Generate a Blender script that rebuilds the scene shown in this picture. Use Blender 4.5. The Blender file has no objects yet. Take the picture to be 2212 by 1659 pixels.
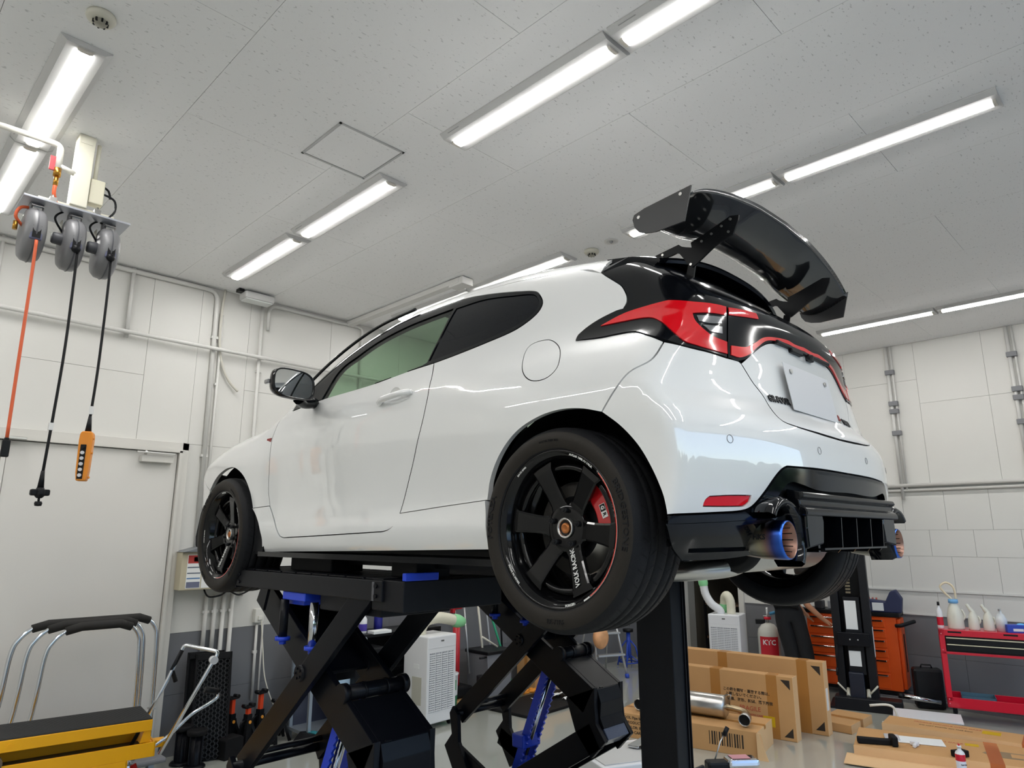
import bpy, bmesh, math, random
import numpy as np
from mathutils import Vector, Matrix, Quaternion
from mathutils.geometry import delaunay_2d_cdt
random.seed(7)
SC_ = bpy.context.scene
COL = SC_.collection
# ---------------------------------------------------------------- camera
EYE = 1.86            # camera height
cam_d = bpy.data.cameras.new('camera'); cam = bpy.data.objects.new('camera', cam_d); COL.objects.link(cam)
FPX = 1470.0
cam_d.sensor_fit = 'HORIZONTAL'; cam_d.sensor_width = 36.0; cam_d.lens = 36.0*FPX/2212.0
cam_d.clip_start = .05; cam_d.clip_end = 300
PITCH = math.atan(328/FPX); YAWA = math.radians(45.187)
cam.location = (0, 0, EYE)
cam.rotation_euler = (math.pi/2+PITCH, 0, -YAWA)
SC_.camera = cam
# ---------------------------------------------------------------- world, daylight
w = bpy.data.worlds.new('daylight'); SC_.world = w; w.use_nodes = True
nt = w.node_tree; nt.nodes.clear()
sky = nt.nodes.new('ShaderNodeTexSky'); sky.sky_type = 'NISHITA'; sky.sun_elevation = math.radians(48); sky.sun_rotation = math.radians(20)
sky.sun_disc = False; sky.air_density = 1.0; sky.dust_density = 1.2; sky.ozone_density = 1.3
bg = nt.nodes.new('ShaderNodeBackground'); bg.inputs[1].default_value = .36
wo = nt.nodes.new('ShaderNodeOutputWorld'); nt.links.new(sky.outputs[0], bg.inputs[0]); nt.links.new(bg.outputs[0], wo.inputs[0])
# portal: only guides sampling of the daylight through the open shutter, gives no light of its own
pl = bpy.data.lights.new('shutter_portal', 'AREA'); pl.shape = 'RECTANGLE'; pl.size = 9.6; pl.size_y = 3.4
pl.cycles.is_portal = True
po = bpy.data.objects.new('shutter_portal', pl); COL.objects.link(po); po.location = (3.6, -3.35, 1.75); po.rotation_euler = (math.radians(90), 0, 0)
LAMP = 41.0
SC_.view_settings.view_transform = 'Standard'; SC_.view_settings.look = 'None'; SC_.view_settings.gamma = 1; SC_.view_settings.use_curve_mapping = False
SC_.view_settings.exposure = 0.40
SC_.cycles.max_bounces = 10; SC_.cycles.diffuse_bounces = 5; SC_.cycles.glossy_bounces = 5; SC_.cycles.transmission_bounces = 8; SC_.cycles.transparent_max_bounces = 12
SC_.cycles.sample_clamp_indirect = 6.0; SC_.cycles.caustics_reflective = False; SC_.cycles.caustics_refractive = False

# ---------------------------------------------------------------- materials
def srgb(c):
    if isinstance(c, str): c = [int(c[i:i+2], 16)/255 for i in (0, 2, 4)]
    return tuple((x/12.92 if x <= .04045 else ((x+.055)/1.055)**2.4) for x in c)
MATS = {}
def mat(name, col, rough=.5, metal=0., coat=0., coatr=.03, cior=1.5, spec=.5, bump=None, var=None, emit=0., trans=0., ior=1.45, alpha=1.):
    """plain or slightly varied paint / metal / plastic. bump=(scale,strength[,detail]); var=(scale,amount)"""
    if name in MATS: return MATS[name]
    m = bpy.data.materials.new(name); m.use_nodes = True; t = m.node_tree; b = t.nodes['Principled BSDF']
    c = srgb(col) if isinstance(col, str) else tuple(col)
    b.inputs['Base Color'].default_value = (*c, 1); b.inputs['Roughness'].default_value = rough; b.inputs['Metallic'].default_value = metal
    b.inputs['Coat Weight'].default_value = coat; b.inputs['Coat Roughness'].default_value = coatr; b.inputs['Coat IOR'].default_value = cior; b.inputs['Specular IOR Level'].default_value = spec
    b.inputs['IOR'].default_value = ior; b.inputs['Transmission Weight'].default_value = trans; b.inputs['Alpha'].default_value = alpha
    if emit: b.inputs['Emission Color'].default_value = (*c, 1); b.inputs['Emission Strength'].default_value = emit
    tc = t.nodes.new('ShaderNodeTexCoord')
    if var:
        n = t.nodes.new('ShaderNodeTexNoise'); n.inputs['Scale'].default_value = var[0]; n.inputs['Detail'].default_value = 6
        t.links.new(tc.outputs['Object'], n.inputs['Vector'])
        r = t.nodes.new('ShaderNodeMapRange'); r.inputs[1].default_value = .3; r.inputs[2].default_value = .7; r.inputs[3].default_value = 1-var[1]; r.inputs[4].default_value = 1+var[1]
        t.links.new(n.outputs[0], r.inputs[0])
        x = t.nodes.new('ShaderNodeVectorMath'); x.operation = 'SCALE'; x.inputs[0].default_value = c; t.links.new(r.outputs[0], x.inputs['Scale'])
        t.links.new(x.outputs[0], b.inputs['Base Color'])
    if bump:
        n = t.nodes.new('ShaderNodeTexNoise'); n.inputs['Scale'].default_value = bump[0]; n.inputs['Detail'].default_value = bump[2] if len(bump) > 2 else 3
        t.links.new(tc.outputs['Object'], n.inputs['Vector'])
        u = t.nodes.new('ShaderNodeBump'); u.inputs['Strength'].default_value = bump[1]; u.inputs['Distance'].default_value = .002
        t.links.new(n.outputs[0], u.inputs['Height']); t.links.new(u.outputs[0], b.inputs['Normal'])
    MATS[name] = m; return m
def glassmat(name, col, mix=.5, rough=0.):
    """thin tinted glass: tinted transparency plus a fresnel mirror"""
    if name in MATS: return MATS[name]
    m = bpy.data.materials.new(name); m.use_nodes = True; t = m.node_tree; t.nodes.clear()
    o = t.nodes.new('ShaderNodeOutputMaterial'); tr = t.nodes.new('ShaderNodeBsdfTransparent'); tr.inputs[0].default_value = (*srgb(col), 1)
    g = t.nodes.new('ShaderNodeBsdfGlossy'); g.inputs['Roughness'].default_value = rough
    ge = t.nodes.new('ShaderNodeNewGeometry'); dp = t.nodes.new('ShaderNodeVectorMath'); dp.operation = 'DOT_PRODUCT'; t.links.new(ge.outputs['Incoming'], dp.inputs[0]); t.links.new(ge.outputs['Normal'], dp.inputs[1])
    ab = t.nodes.new('ShaderNodeMath'); ab.operation = 'ABSOLUTE'; t.links.new(dp.outputs['Value'], ab.inputs[0]); om = t.nodes.new('ShaderNodeMath'); om.operation = 'SUBTRACT'; om.inputs[0].default_value = 1; t.links.new(ab.outputs[0], om.inputs[1])
    pw = t.nodes.new('ShaderNodeMath'); pw.operation = 'POWER'; pw.inputs[1].default_value = 5; t.links.new(om.outputs[0], pw.inputs[0]); f = t.nodes.new('ShaderNodeMath'); f.operation = 'MULTIPLY_ADD'; f.inputs[1].default_value = .95; f.inputs[2].default_value = .05; t.links.new(pw.outputs[0], f.inputs[0])
    mx = t.nodes.new('ShaderNodeMixShader'); t.links.new(f.outputs[0], mx.inputs[0]); t.links.new(tr.outputs[0], mx.inputs[1]); t.links.new(g.outputs[0], mx.inputs[2]); t.links.new(mx.outputs[0], o.inputs[0])
    MATS[name] = m; return m
# ---------------------------------------------------------------- mesh building
class MB:
    def __init__(s): s.v = []; s.f = []; s.sm = []; s.mi = []
    def add(s, v, f, smooth=False, mi=0, M=None):
        n = len(s.v)
        if M is not None: v = [tuple(M @ Vector(p)) for p in v]
        s.v += [tuple(p) for p in v]; s.f += [tuple(i+n for i in q) for q in f]; s.sm += [smooth]*len(f); s.mi += [mi]*len(f); return s
    def box(s, a, b, bev=0., mi=0, M=None):
        a, b = [min(x, y) for x, y in zip(a, b)], [max(x, y) for x, y in zip(a, b)]
        if bev <= 0:
            v = [(x, y, z) for x in (a[0], b[0]) for y in (a[1], b[1]) for z in (a[2], b[2])]
            f = [(0, 1, 3, 2), (4, 6, 7, 5), (0, 4, 5, 1), (2, 3, 7, 6), (0, 2, 6, 4), (1, 5, 7, 3)]
            return s.add(v, f, False, mi, M)
        bev = min(bev, *[(b[i]-a[i])*.49 for i in range(3)])
        bm = bmesh.new(); bmesh.ops.create_cube(bm, size=1)
        for q in bm.verts: q.co = Vector([(a[i]+b[i])/2+q.co[i]*(b[i]-a[i]) for i in range(3)])
        bmesh.ops.bevel(bm, geom=list(bm.edges), offset=bev, segments=2, affect='EDGES', profile=.5)
        bm.verts.index_update(); v = [q.co[:] for q in bm.verts]; f = [tuple(x.index for x in q.verts) for q in bm.faces]; bm.free()
        return s.add(v, f, False, mi, M)
    def cyl(s, p, q, r, r2=None, n=16, cap=True, mi=0, smooth=True, M=None):
        p, q = Vector(p), Vector(q); r2 = r if r2 is None else r2; d = (q-p).normalized()
        a = d.orthogonal().normalized(); c = d.cross(a); v = []
        for k in range(n):
            t = 2*math.pi*k/n; e = a*math.cos(t)+c*math.sin(t); v.append(p+e*r)
        for k in range(n):
            t = 2*math.pi*k/n; e = a*math.cos(t)+c*math.sin(t); v.append(q+e*r2)
        s.add(v, [(k, (k+1) % n, n+(k+1) % n, n+k) for k in range(n)], smooth, mi, M)
        if cap:
            s.add(v[:n], [tuple(range(n))[::-1]], False, mi, M); s.add(v[n:], [tuple(range(n))], False, mi, M)
        return s
    def tube(s, pts, r, n=10, cap=True, mi=0, M=None, closed=False):
        pts = [Vector(p) for p in pts]; m = len(pts); rr = r if hasattr(r, '__len__') else [r]*m
        up = None; v = []
        for i, p in enumerate(pts):
            if closed: d = (pts[(i+1) % m]-pts[i-1]).normalized()
            else: d = (pts[min(i+1, m-1)]-pts[max(i-1, 0)]).normalized()
            if up is None: up = d.orthogonal().normalized()
            up = (up-d*up.dot(d)).normalized(); c = d.cross(up)
            for k in range(n):
                t = 2*math.pi*k/n; v.append(p+(up*math.cos(t)+c*math.sin(t))*rr[i])
        f = [(i*n+k, i*n+(k+1) % n, (i+1)*n+(k+1) % n, (i+1)*n+k) for i in range(m-1) for k in range(n)]
        if closed: f += [((m-1)*n+k, (m-1)*n+(k+1) % n, (k+1) % n, k) for k in range(n)]
        s.add(v, f, True, mi, M)
        if cap and not closed:
            s.add(v[:n], [tuple(range(n))[::-1]], False, mi, M); s.add(v[-n:], [tuple(range(n))], False, mi, M)
        return s
    def lathe(s, prof, n=48, axis='z', c=(0, 0, 0), mi=0, smooth=True, M=None, a0=0, a1=2*math.pi):
        """prof: list of (radius, height along the axis)"""
        full = abs(a1-a0-2*math.pi) < 1e-6; v = []; cnt = n if full else n+1
        for k in range(cnt):
            t = a0+(a1-a0)*k/n
            for r, h in prof:
                x, y = r*math.cos(t), r*math.sin(t)
                p = {'z': (x, y, h), 'y': (x, h, y), 'x': (h, x, y)}[axis]; v.append((p[0]+c[0], p[1]+c[1], p[2]+c[2]))
        m = len(prof); f = []
        for k in range(n):
            k2 = (k+1) % cnt
            for i in range(m-1): f.append((k*m+i, k2*m+i, k2*m+i+1, k*m+i+1))
        return s.add(v, f, smooth, mi, M)
    def prism(s, poly, a, b, axis='y', mi=0, M=None, bev=0.):
        """poly of 2-d points extruded from a to b along axis (z: xy, y: xz, x: yz)"""
        def P(u, w, h): return {'z': (u, w, h), 'y': (u, h, w), 'x': (h, u, w)}[axis]
        n = len(poly)
        if bev:
            bm = bmesh.new(); lo = [bm.verts.new(P(u, w, a)) for u, w in poly]; hi = [bm.verts.new(P(u, w, b)) for u, w in poly]
            bm.faces.new(lo[::-1]); bm.faces.new(hi)
            for k in range(n): bm.faces.new((lo[k], lo[(k+1) % n], hi[(k+1) % n], hi[k]))
            bmesh.ops.recalc_face_normals(bm, faces=bm.faces)
            bmesh.ops.bevel(bm, geom=list(bm.edges), offset=bev, segments=2, affect='EDGES', profile=.5)
            bm.verts.index_update(); v = [q.co[:] for q in bm.verts]; f = [tuple(x.index for x in q.verts) for q in bm.faces]; bm.free()
            return s.add(v, f, False, mi, M)
        v = [P(u, w, a) for u, w in poly]+[P(u, w, b) for u, w in poly]
        f = [tuple(range(n))[::-1], tuple(range(n, 2*n))]+[(k, (k+1) % n, n+(k+1) % n, n+k) for k in range(n)]
        return s.add(v, f, False, mi, M)
    def sphere(s, c, r, n=16, m=10, mi=0, M=None, sc=(1, 1, 1)):
        v = []; f = []
        for i in range(m+1):
            ph = math.pi*i/m
            for k in range(n):
                t = 2*math.pi*k/n; v.append((c[0]+r*sc[0]*math.sin(ph)*math.cos(t), c[1]+r*sc[1]*math.sin(ph)*math.sin(t), c[2]+r*sc[2]*math.cos(ph)))
        for i in range(m):
            for k in range(n): f.append((i*n+k, (i+1)*n+k, (i+1)*n+(k+1) % n, i*n+(k+1) % n))
        return s.add(v, f, True, mi, M)
    def mesh(s, name, mats, fix=True):
        me = bpy.data.meshes.new(name); me.from_pydata(s.v, [], s.f)
        for m in (mats if isinstance(mats, (list, tuple)) else [mats]): me.materials.append(m)
        me.polygons.foreach_set('use_smooth', s.sm); me.polygons.foreach_set('material_index', s.mi)
        if fix:
            bm = bmesh.new(); bm.from_mesh(me); bmesh.ops.remove_doubles(bm, verts=bm.verts, dist=1e-6)
            bmesh.ops.recalc_face_normals(bm, faces=bm.faces); bm.to_mesh(me); bm.free()
        me.update(); return me
    def build(s, name, mats, parent=None, loc=(0, 0, 0), rot=None, **kw):
        return link(name, s.mesh(name, mats), parent, loc, rot, **kw)
def link(name, me, parent=None, loc=(0, 0, 0), rot=None, label=None, cat=None, group=None, kind=None):
    o = bpy.data.objects.new(name, me); COL.objects.link(o); o.parent = parent; o.location = loc
    if rot: o.rotation_euler = rot
    if label: o['label'] = label
    if cat: o['category'] = cat
    if group: o['group'] = group
    if kind: o['kind'] = kind
    return o
def thing(name, label, cat, loc=(0, 0, 0), rz=0., group=None):
    o = bpy.data.objects.new(name, None); o.empty_display_size = .1; COL.objects.link(o); o.location = loc; o.rotation_euler = (0, 0, rz); o['label'] = label; o['category'] = cat
    if group: o['group'] = group
    return o
def copy_tree(o, parent=None):
    c = o.copy(); COL.objects.link(c)
    if parent is not None: c.parent = parent
    for ch in [x for x in bpy.data.objects if x.parent == o]: copy_tree(ch, c)
    return c
def struct(name, mb, mats, parent=None, **kw):
    return mb.build(name, mats, parent, kind='structure' if parent is None else None, **kw)
FONT = bpy.data.fonts.load('<builtin>') if '<builtin>' in bpy.data.fonts else None
def text_geo(txt, size=1., depth=.0, bold=0.0, align='CENTER', shear=0., res=2):
    cu = bpy.data.curves.new('lettering', 'FONT'); cu.body = txt; cu.size = size; cu.extrude = depth; cu.offset = bold; cu.align_x = align; cu.align_y = 'CENTER'; cu.resolution_u = res; cu.shear = shear
    ob = bpy.data.objects.new('lettering', cu); COL.objects.link(ob); dg = bpy.context.evaluated_depsgraph_get(); me = bpy.data.meshes.new_from_object(ob.evaluated_get(dg))
    v = [p.co[:] for p in me.vertices]; f = [tuple(p.vertices) for p in me.polygons]
    bpy.data.objects.remove(ob); bpy.data.meshes.remove(me); bpy.data.curves.remove(cu); return v, f
def mtx(loc, xax, zax):
    """frame: local x along xax, local z along zax"""
    x = Vector(xax).normalized(); z = Vector(zax).normalized(); y = z.cross(x).normalized(); x = y.cross(z)
    M = Matrix((x, y, z)).transposed().to_4x4(); M.translation = Vector(loc); return M
def smooth_pts(pts, k=8, closed=False):
    """catmull-rom through 3-d points"""
    P = [Vector(p) for p in pts]; n = len(P); out = []
    for i in range(n if closed else n-1):
        a = P[(i-1) % n] if closed or i > 0 else P[i]; b = P[i]; c = P[(i+1) % n]; d = P[(i+2) % n] if closed or i+2 < n else c
        for j in range(k):
            t = j/k; out.append(.5*((2*b)+(c-a)*t+(2*a-5*b+4*c-d)*t*t+(3*b-a-3*c+d)*t**3))
    if not closed: out.append(P[-1])
    return out

# ================================================================= body surface
def pchip(xs, ys):
    xs=np.array(xs,float); ys=np.array(ys,float); h=np.diff(xs); d=np.diff(ys)/h
    m=np.zeros_like(ys); m[0]=d[0]; m[-1]=d[-1]
    for i in range(1,len(xs)-1):
        if d[i-1]*d[i]>0:
            w1=2*h[i]+h[i-1]; w2=h[i]+2*h[i-1]; m[i]=(w1+w2)/(w1/d[i-1]+w2/d[i])
    def f(x):
        x=np.clip(np.asarray(x,float),xs[0],xs[-1]); i=np.clip(np.searchsorted(xs,x)-1,0,len(xs)-2)
        t=(x-xs[i])/h[i]; t2=t*t; t3=t2*t
        return (2*t3-3*t2+1)*ys[i]+(t3-2*t2+t)*h[i]*m[i]+(-2*t3+3*t2)*ys[i+1]+(t3-t2)*h[i]*m[i+1]
    tx=np.linspace(xs[0],xs[-1],1500); ty=f(tx)
    # light smoothing for even reflections
    k=np.hanning(61); k/=k.sum(); pad=30
    dy0=ty[1]-ty[0]; dy1=ty[-1]-ty[-2]
    ex=np.concatenate([ty[0]+dy0*np.arange(-pad,0),ty,ty[-1]+dy1*np.arange(1,pad+1)])
    ty=np.convolve(ex,k,'valid')
    return lambda x: np.interp(x,tx,ty)
def smax(a,b,k):
    h=np.maximum(k-np.abs(a-b),0)/k
    return np.maximum(a,b)+h*h*k*0.25
# all in metres, x forward from rear axle, y left, z up from hub height (suspension hanging)
PROF=pchip([-.16,-.10,-.05,0.0,.06,.14,.25,.38,.48,.56,.63,.70,.80,.90,1.0,1.08,1.2],
           [.79,.815,.835,.842,.832,.826,.832,.843,.845,.832,.805,.775,.735,.69,.635,.58,.48])
REARG=pchip([-.7,-.2,.12,.32,.55,.80,1.05],[1,1,.97,.78,.34,.06,0])
REARH=pchip([-.2,.0,.30,.40,.48,.56,.64,.72],[.7,1,1.,.92,.68,.36,.12,0])
FRONG=pchip([1.75,1.98,2.2,2.45,2.75,3.05,3.4],[0,.18,.75,1,.95,.6,.2])
FRONH=pchip([-.2,.0,.32,.42,.52,.60,.68],[.7,1,1,.8,.45,.15,0])
NARR=pchip([-.7,-.3,-.05,.2,.5,.8],[.20,.125,.085,.045,.012,0])
NARZ=pchip([.42,.55,.68,.8,1.2],[0,.35,.85,1,1.1])
NARF=pchip([1.3,1.7,2.1,2.6,3.1,3.4],[0,.01,.03,.07,.16,.26])
ROOF=pchip([-.5,-.2,0.,.3,.6,.9,1.2,1.4,1.6,1.8,1.95,2.1,2.25,2.4,2.7,3.0,3.2,3.38],
           [.98,1.035,1.07,1.115,1.145,1.155,1.15,1.115,1.05,.96,.88,.79,.70,.665,.63,.565,.49,.36])
REARC=pchip([-.16,-.08,-.02,.04,.12,.20,.28,.335,.37,.41,.50,.58,.64,.70,.755,.80,.90,1.0,1.1,1.2],
            [-.46,-.50,-.545,-.57,-.585,-.590,-.586,-.566,-.536,-.505,-.486,-.476,-.474,-.474,-.455,-.41,-.29,-.16,-.02,.13])
REARK=pchip([-.16,.3,.4,.6,.75,.9,1.2],[.11,.11,.10,.12,.15,.12,.1])
KR=pchip([-.16,.35,.5,.65,.8,1.2],[.045,.045,.09,.13,.11,.09])
def W(x,z):
    return PROF(z)+.062*REARG(x)*REARH(z)+.045*FRONG(x)*FRONH(z)-NARR(x)*NARZ(z)-NARF(x)*(0.35+0.65*NARZ(z))
def F(x,y,z):
    ay=np.sqrt(y*y+1e-6)
    side=ay-W(x,z)
    rear=REARC(z)+REARK(z)*(ay/.8)**2.6-x
    front=x-(3.385-.24*(ay/.85)**2.8-.45*np.maximum(z-.30,0)**1.3)
    roof=z-(ROOF(x)-.045*(ay/.6)**2.4)
    g=smax(side,roof*.92,.10)
    g=smax(g,front,.12)
    return smax(g,rear,KR(z))
XC,YC,XF,YF=.15,.35,2.75,.40
RHO=.55; L1=RHO*np.pi/2
def base(s):
    """s: x on the flank; beyond XC goes round the rear corner, beyond XF round the nose. returns origin(outside) & inward dir in plan"""
    s=np.asarray(s,float)
    ox=np.empty_like(s); oy=np.empty_like(s); dx=np.empty_like(s); dy=np.empty_like(s)
    for m,(a,b,c,d) in (
        ((s>=XC)&(s<=XF),(s,1.3+0*s,0*s,-1+0*s)),):
        ox[m],oy[m],dx[m],dy[m]=a[m],b[m],c[m],d[m]
    m=(s<XC)&(s>=XC-L1); th=(XC-s)/RHO
    ox[m]=(XC-1.2*np.sin(th))[m]; oy[m]=(YC+1.2*np.cos(th))[m]; dx[m]=np.sin(th)[m]; dy[m]=-np.cos(th)[m]
    m=s<XC-L1; ox[m]=XC-1.2; oy[m]=(YC-(XC-L1-s))[m]; dx[m]=1; dy[m]=0
    m=(s>XF)&(s<=XF+L1); th=(s-XF)/RHO
    ox[m]=(XF+1.2*np.sin(th))[m]; oy[m]=(YF+1.2*np.cos(th))[m]; dx[m]=-np.sin(th)[m]; dy[m]=-np.cos(th)[m]
    m=s>XF+L1; ox[m]=XF+1.2; oy[m]=(YF-(s-XF-L1))[m]; dx[m]=-1; dy[m]=0
    return ox,oy,dx,dy
SREAR=XC-L1-YC   # s of the rear centre line
SFRONT=XF+L1+YF
def surf(s,z,off=0.):
    s=np.asarray(s,float); z=np.asarray(z,float)
    ox,oy,dx,dy=base(s)
    n=90; lim=1.25
    t0=np.zeros_like(s); found=np.zeros(s.shape,bool); lo=np.zeros_like(s); hi=np.full_like(s,lim)
    prev=np.zeros_like(s)
    for i in range(1,n+1):
        t=lim*i/n
        f=F(ox+dx*t,oy+dy*t,z)
        new=(~found)&(f<=0); lo[new]=prev[new]; hi[new]=t; found|=new; prev[:]=t
    for _ in range(26):
        mid=.5*(lo+hi); f=F(ox+dx*mid,oy+dy*mid,z); inn=f<=0
        hi=np.where(inn,mid,hi); lo=np.where(inn,lo,mid)
    hi=np.where(found,hi,lim)
    P=np.stack([ox+dx*hi,oy+dy*hi,z],-1)
    N=normal(P)
    return P-N*off if off else P
def surfN(s,z,off=0.):
    P=surf(s,z); N=normal(P); return P-N*off,N
def normal(P):
    e=2e-3; x,y,z=P[...,0],P[...,1],P[...,2]
    g=np.stack([F(x+e,y,z)-F(x-e,y,z),F(x,y+e,z)-F(x,y-e,z),F(x,y,z+e)-F(x,y,z-e)],-1)
    return g/np.linalg.norm(g,axis=-1,keepdims=True)
def topsurf(x,y,zmax=1.4):
    x=np.asarray(x,float); y=np.asarray(y,float); lo=np.full_like(x,zmax); hi=np.full_like(x,zmax); found=np.zeros(x.shape,bool); prev=lo.copy()
    n=80
    for i in range(1,n+1):
        t=zmax-1.2*i/n; f=F(x,y,t+0*x); new=(~found)&(f<=0); lo[new]=prev[new]; hi[new]=t; found|=new; prev[:]=t
    hi=np.where(found,hi,.2)
    for _ in range(26):
        mid=.5*(lo+hi); f=F(x,y,mid); inn=f<=0; hi=np.where(inn,mid,hi); lo=np.where(inn,lo,mid)
    return np.stack([x,y,hi],-1)
def inv(x,y):
    """plan point -> s (left half)"""
    y=abs(y)
    if x>=XC and x<=XF: return x
    if x<XC:
        if y>YC or True:
            th=np.arctan2(XC-x,y-YC)
            if y>=YC: return XC-RHO*th
            return XC-L1-(YC-y)
    th=np.arctan2(x-XF,y-YF)
    if y>=YF: return XF+RHO*th
    return XF+L1+(YF-y)

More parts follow.
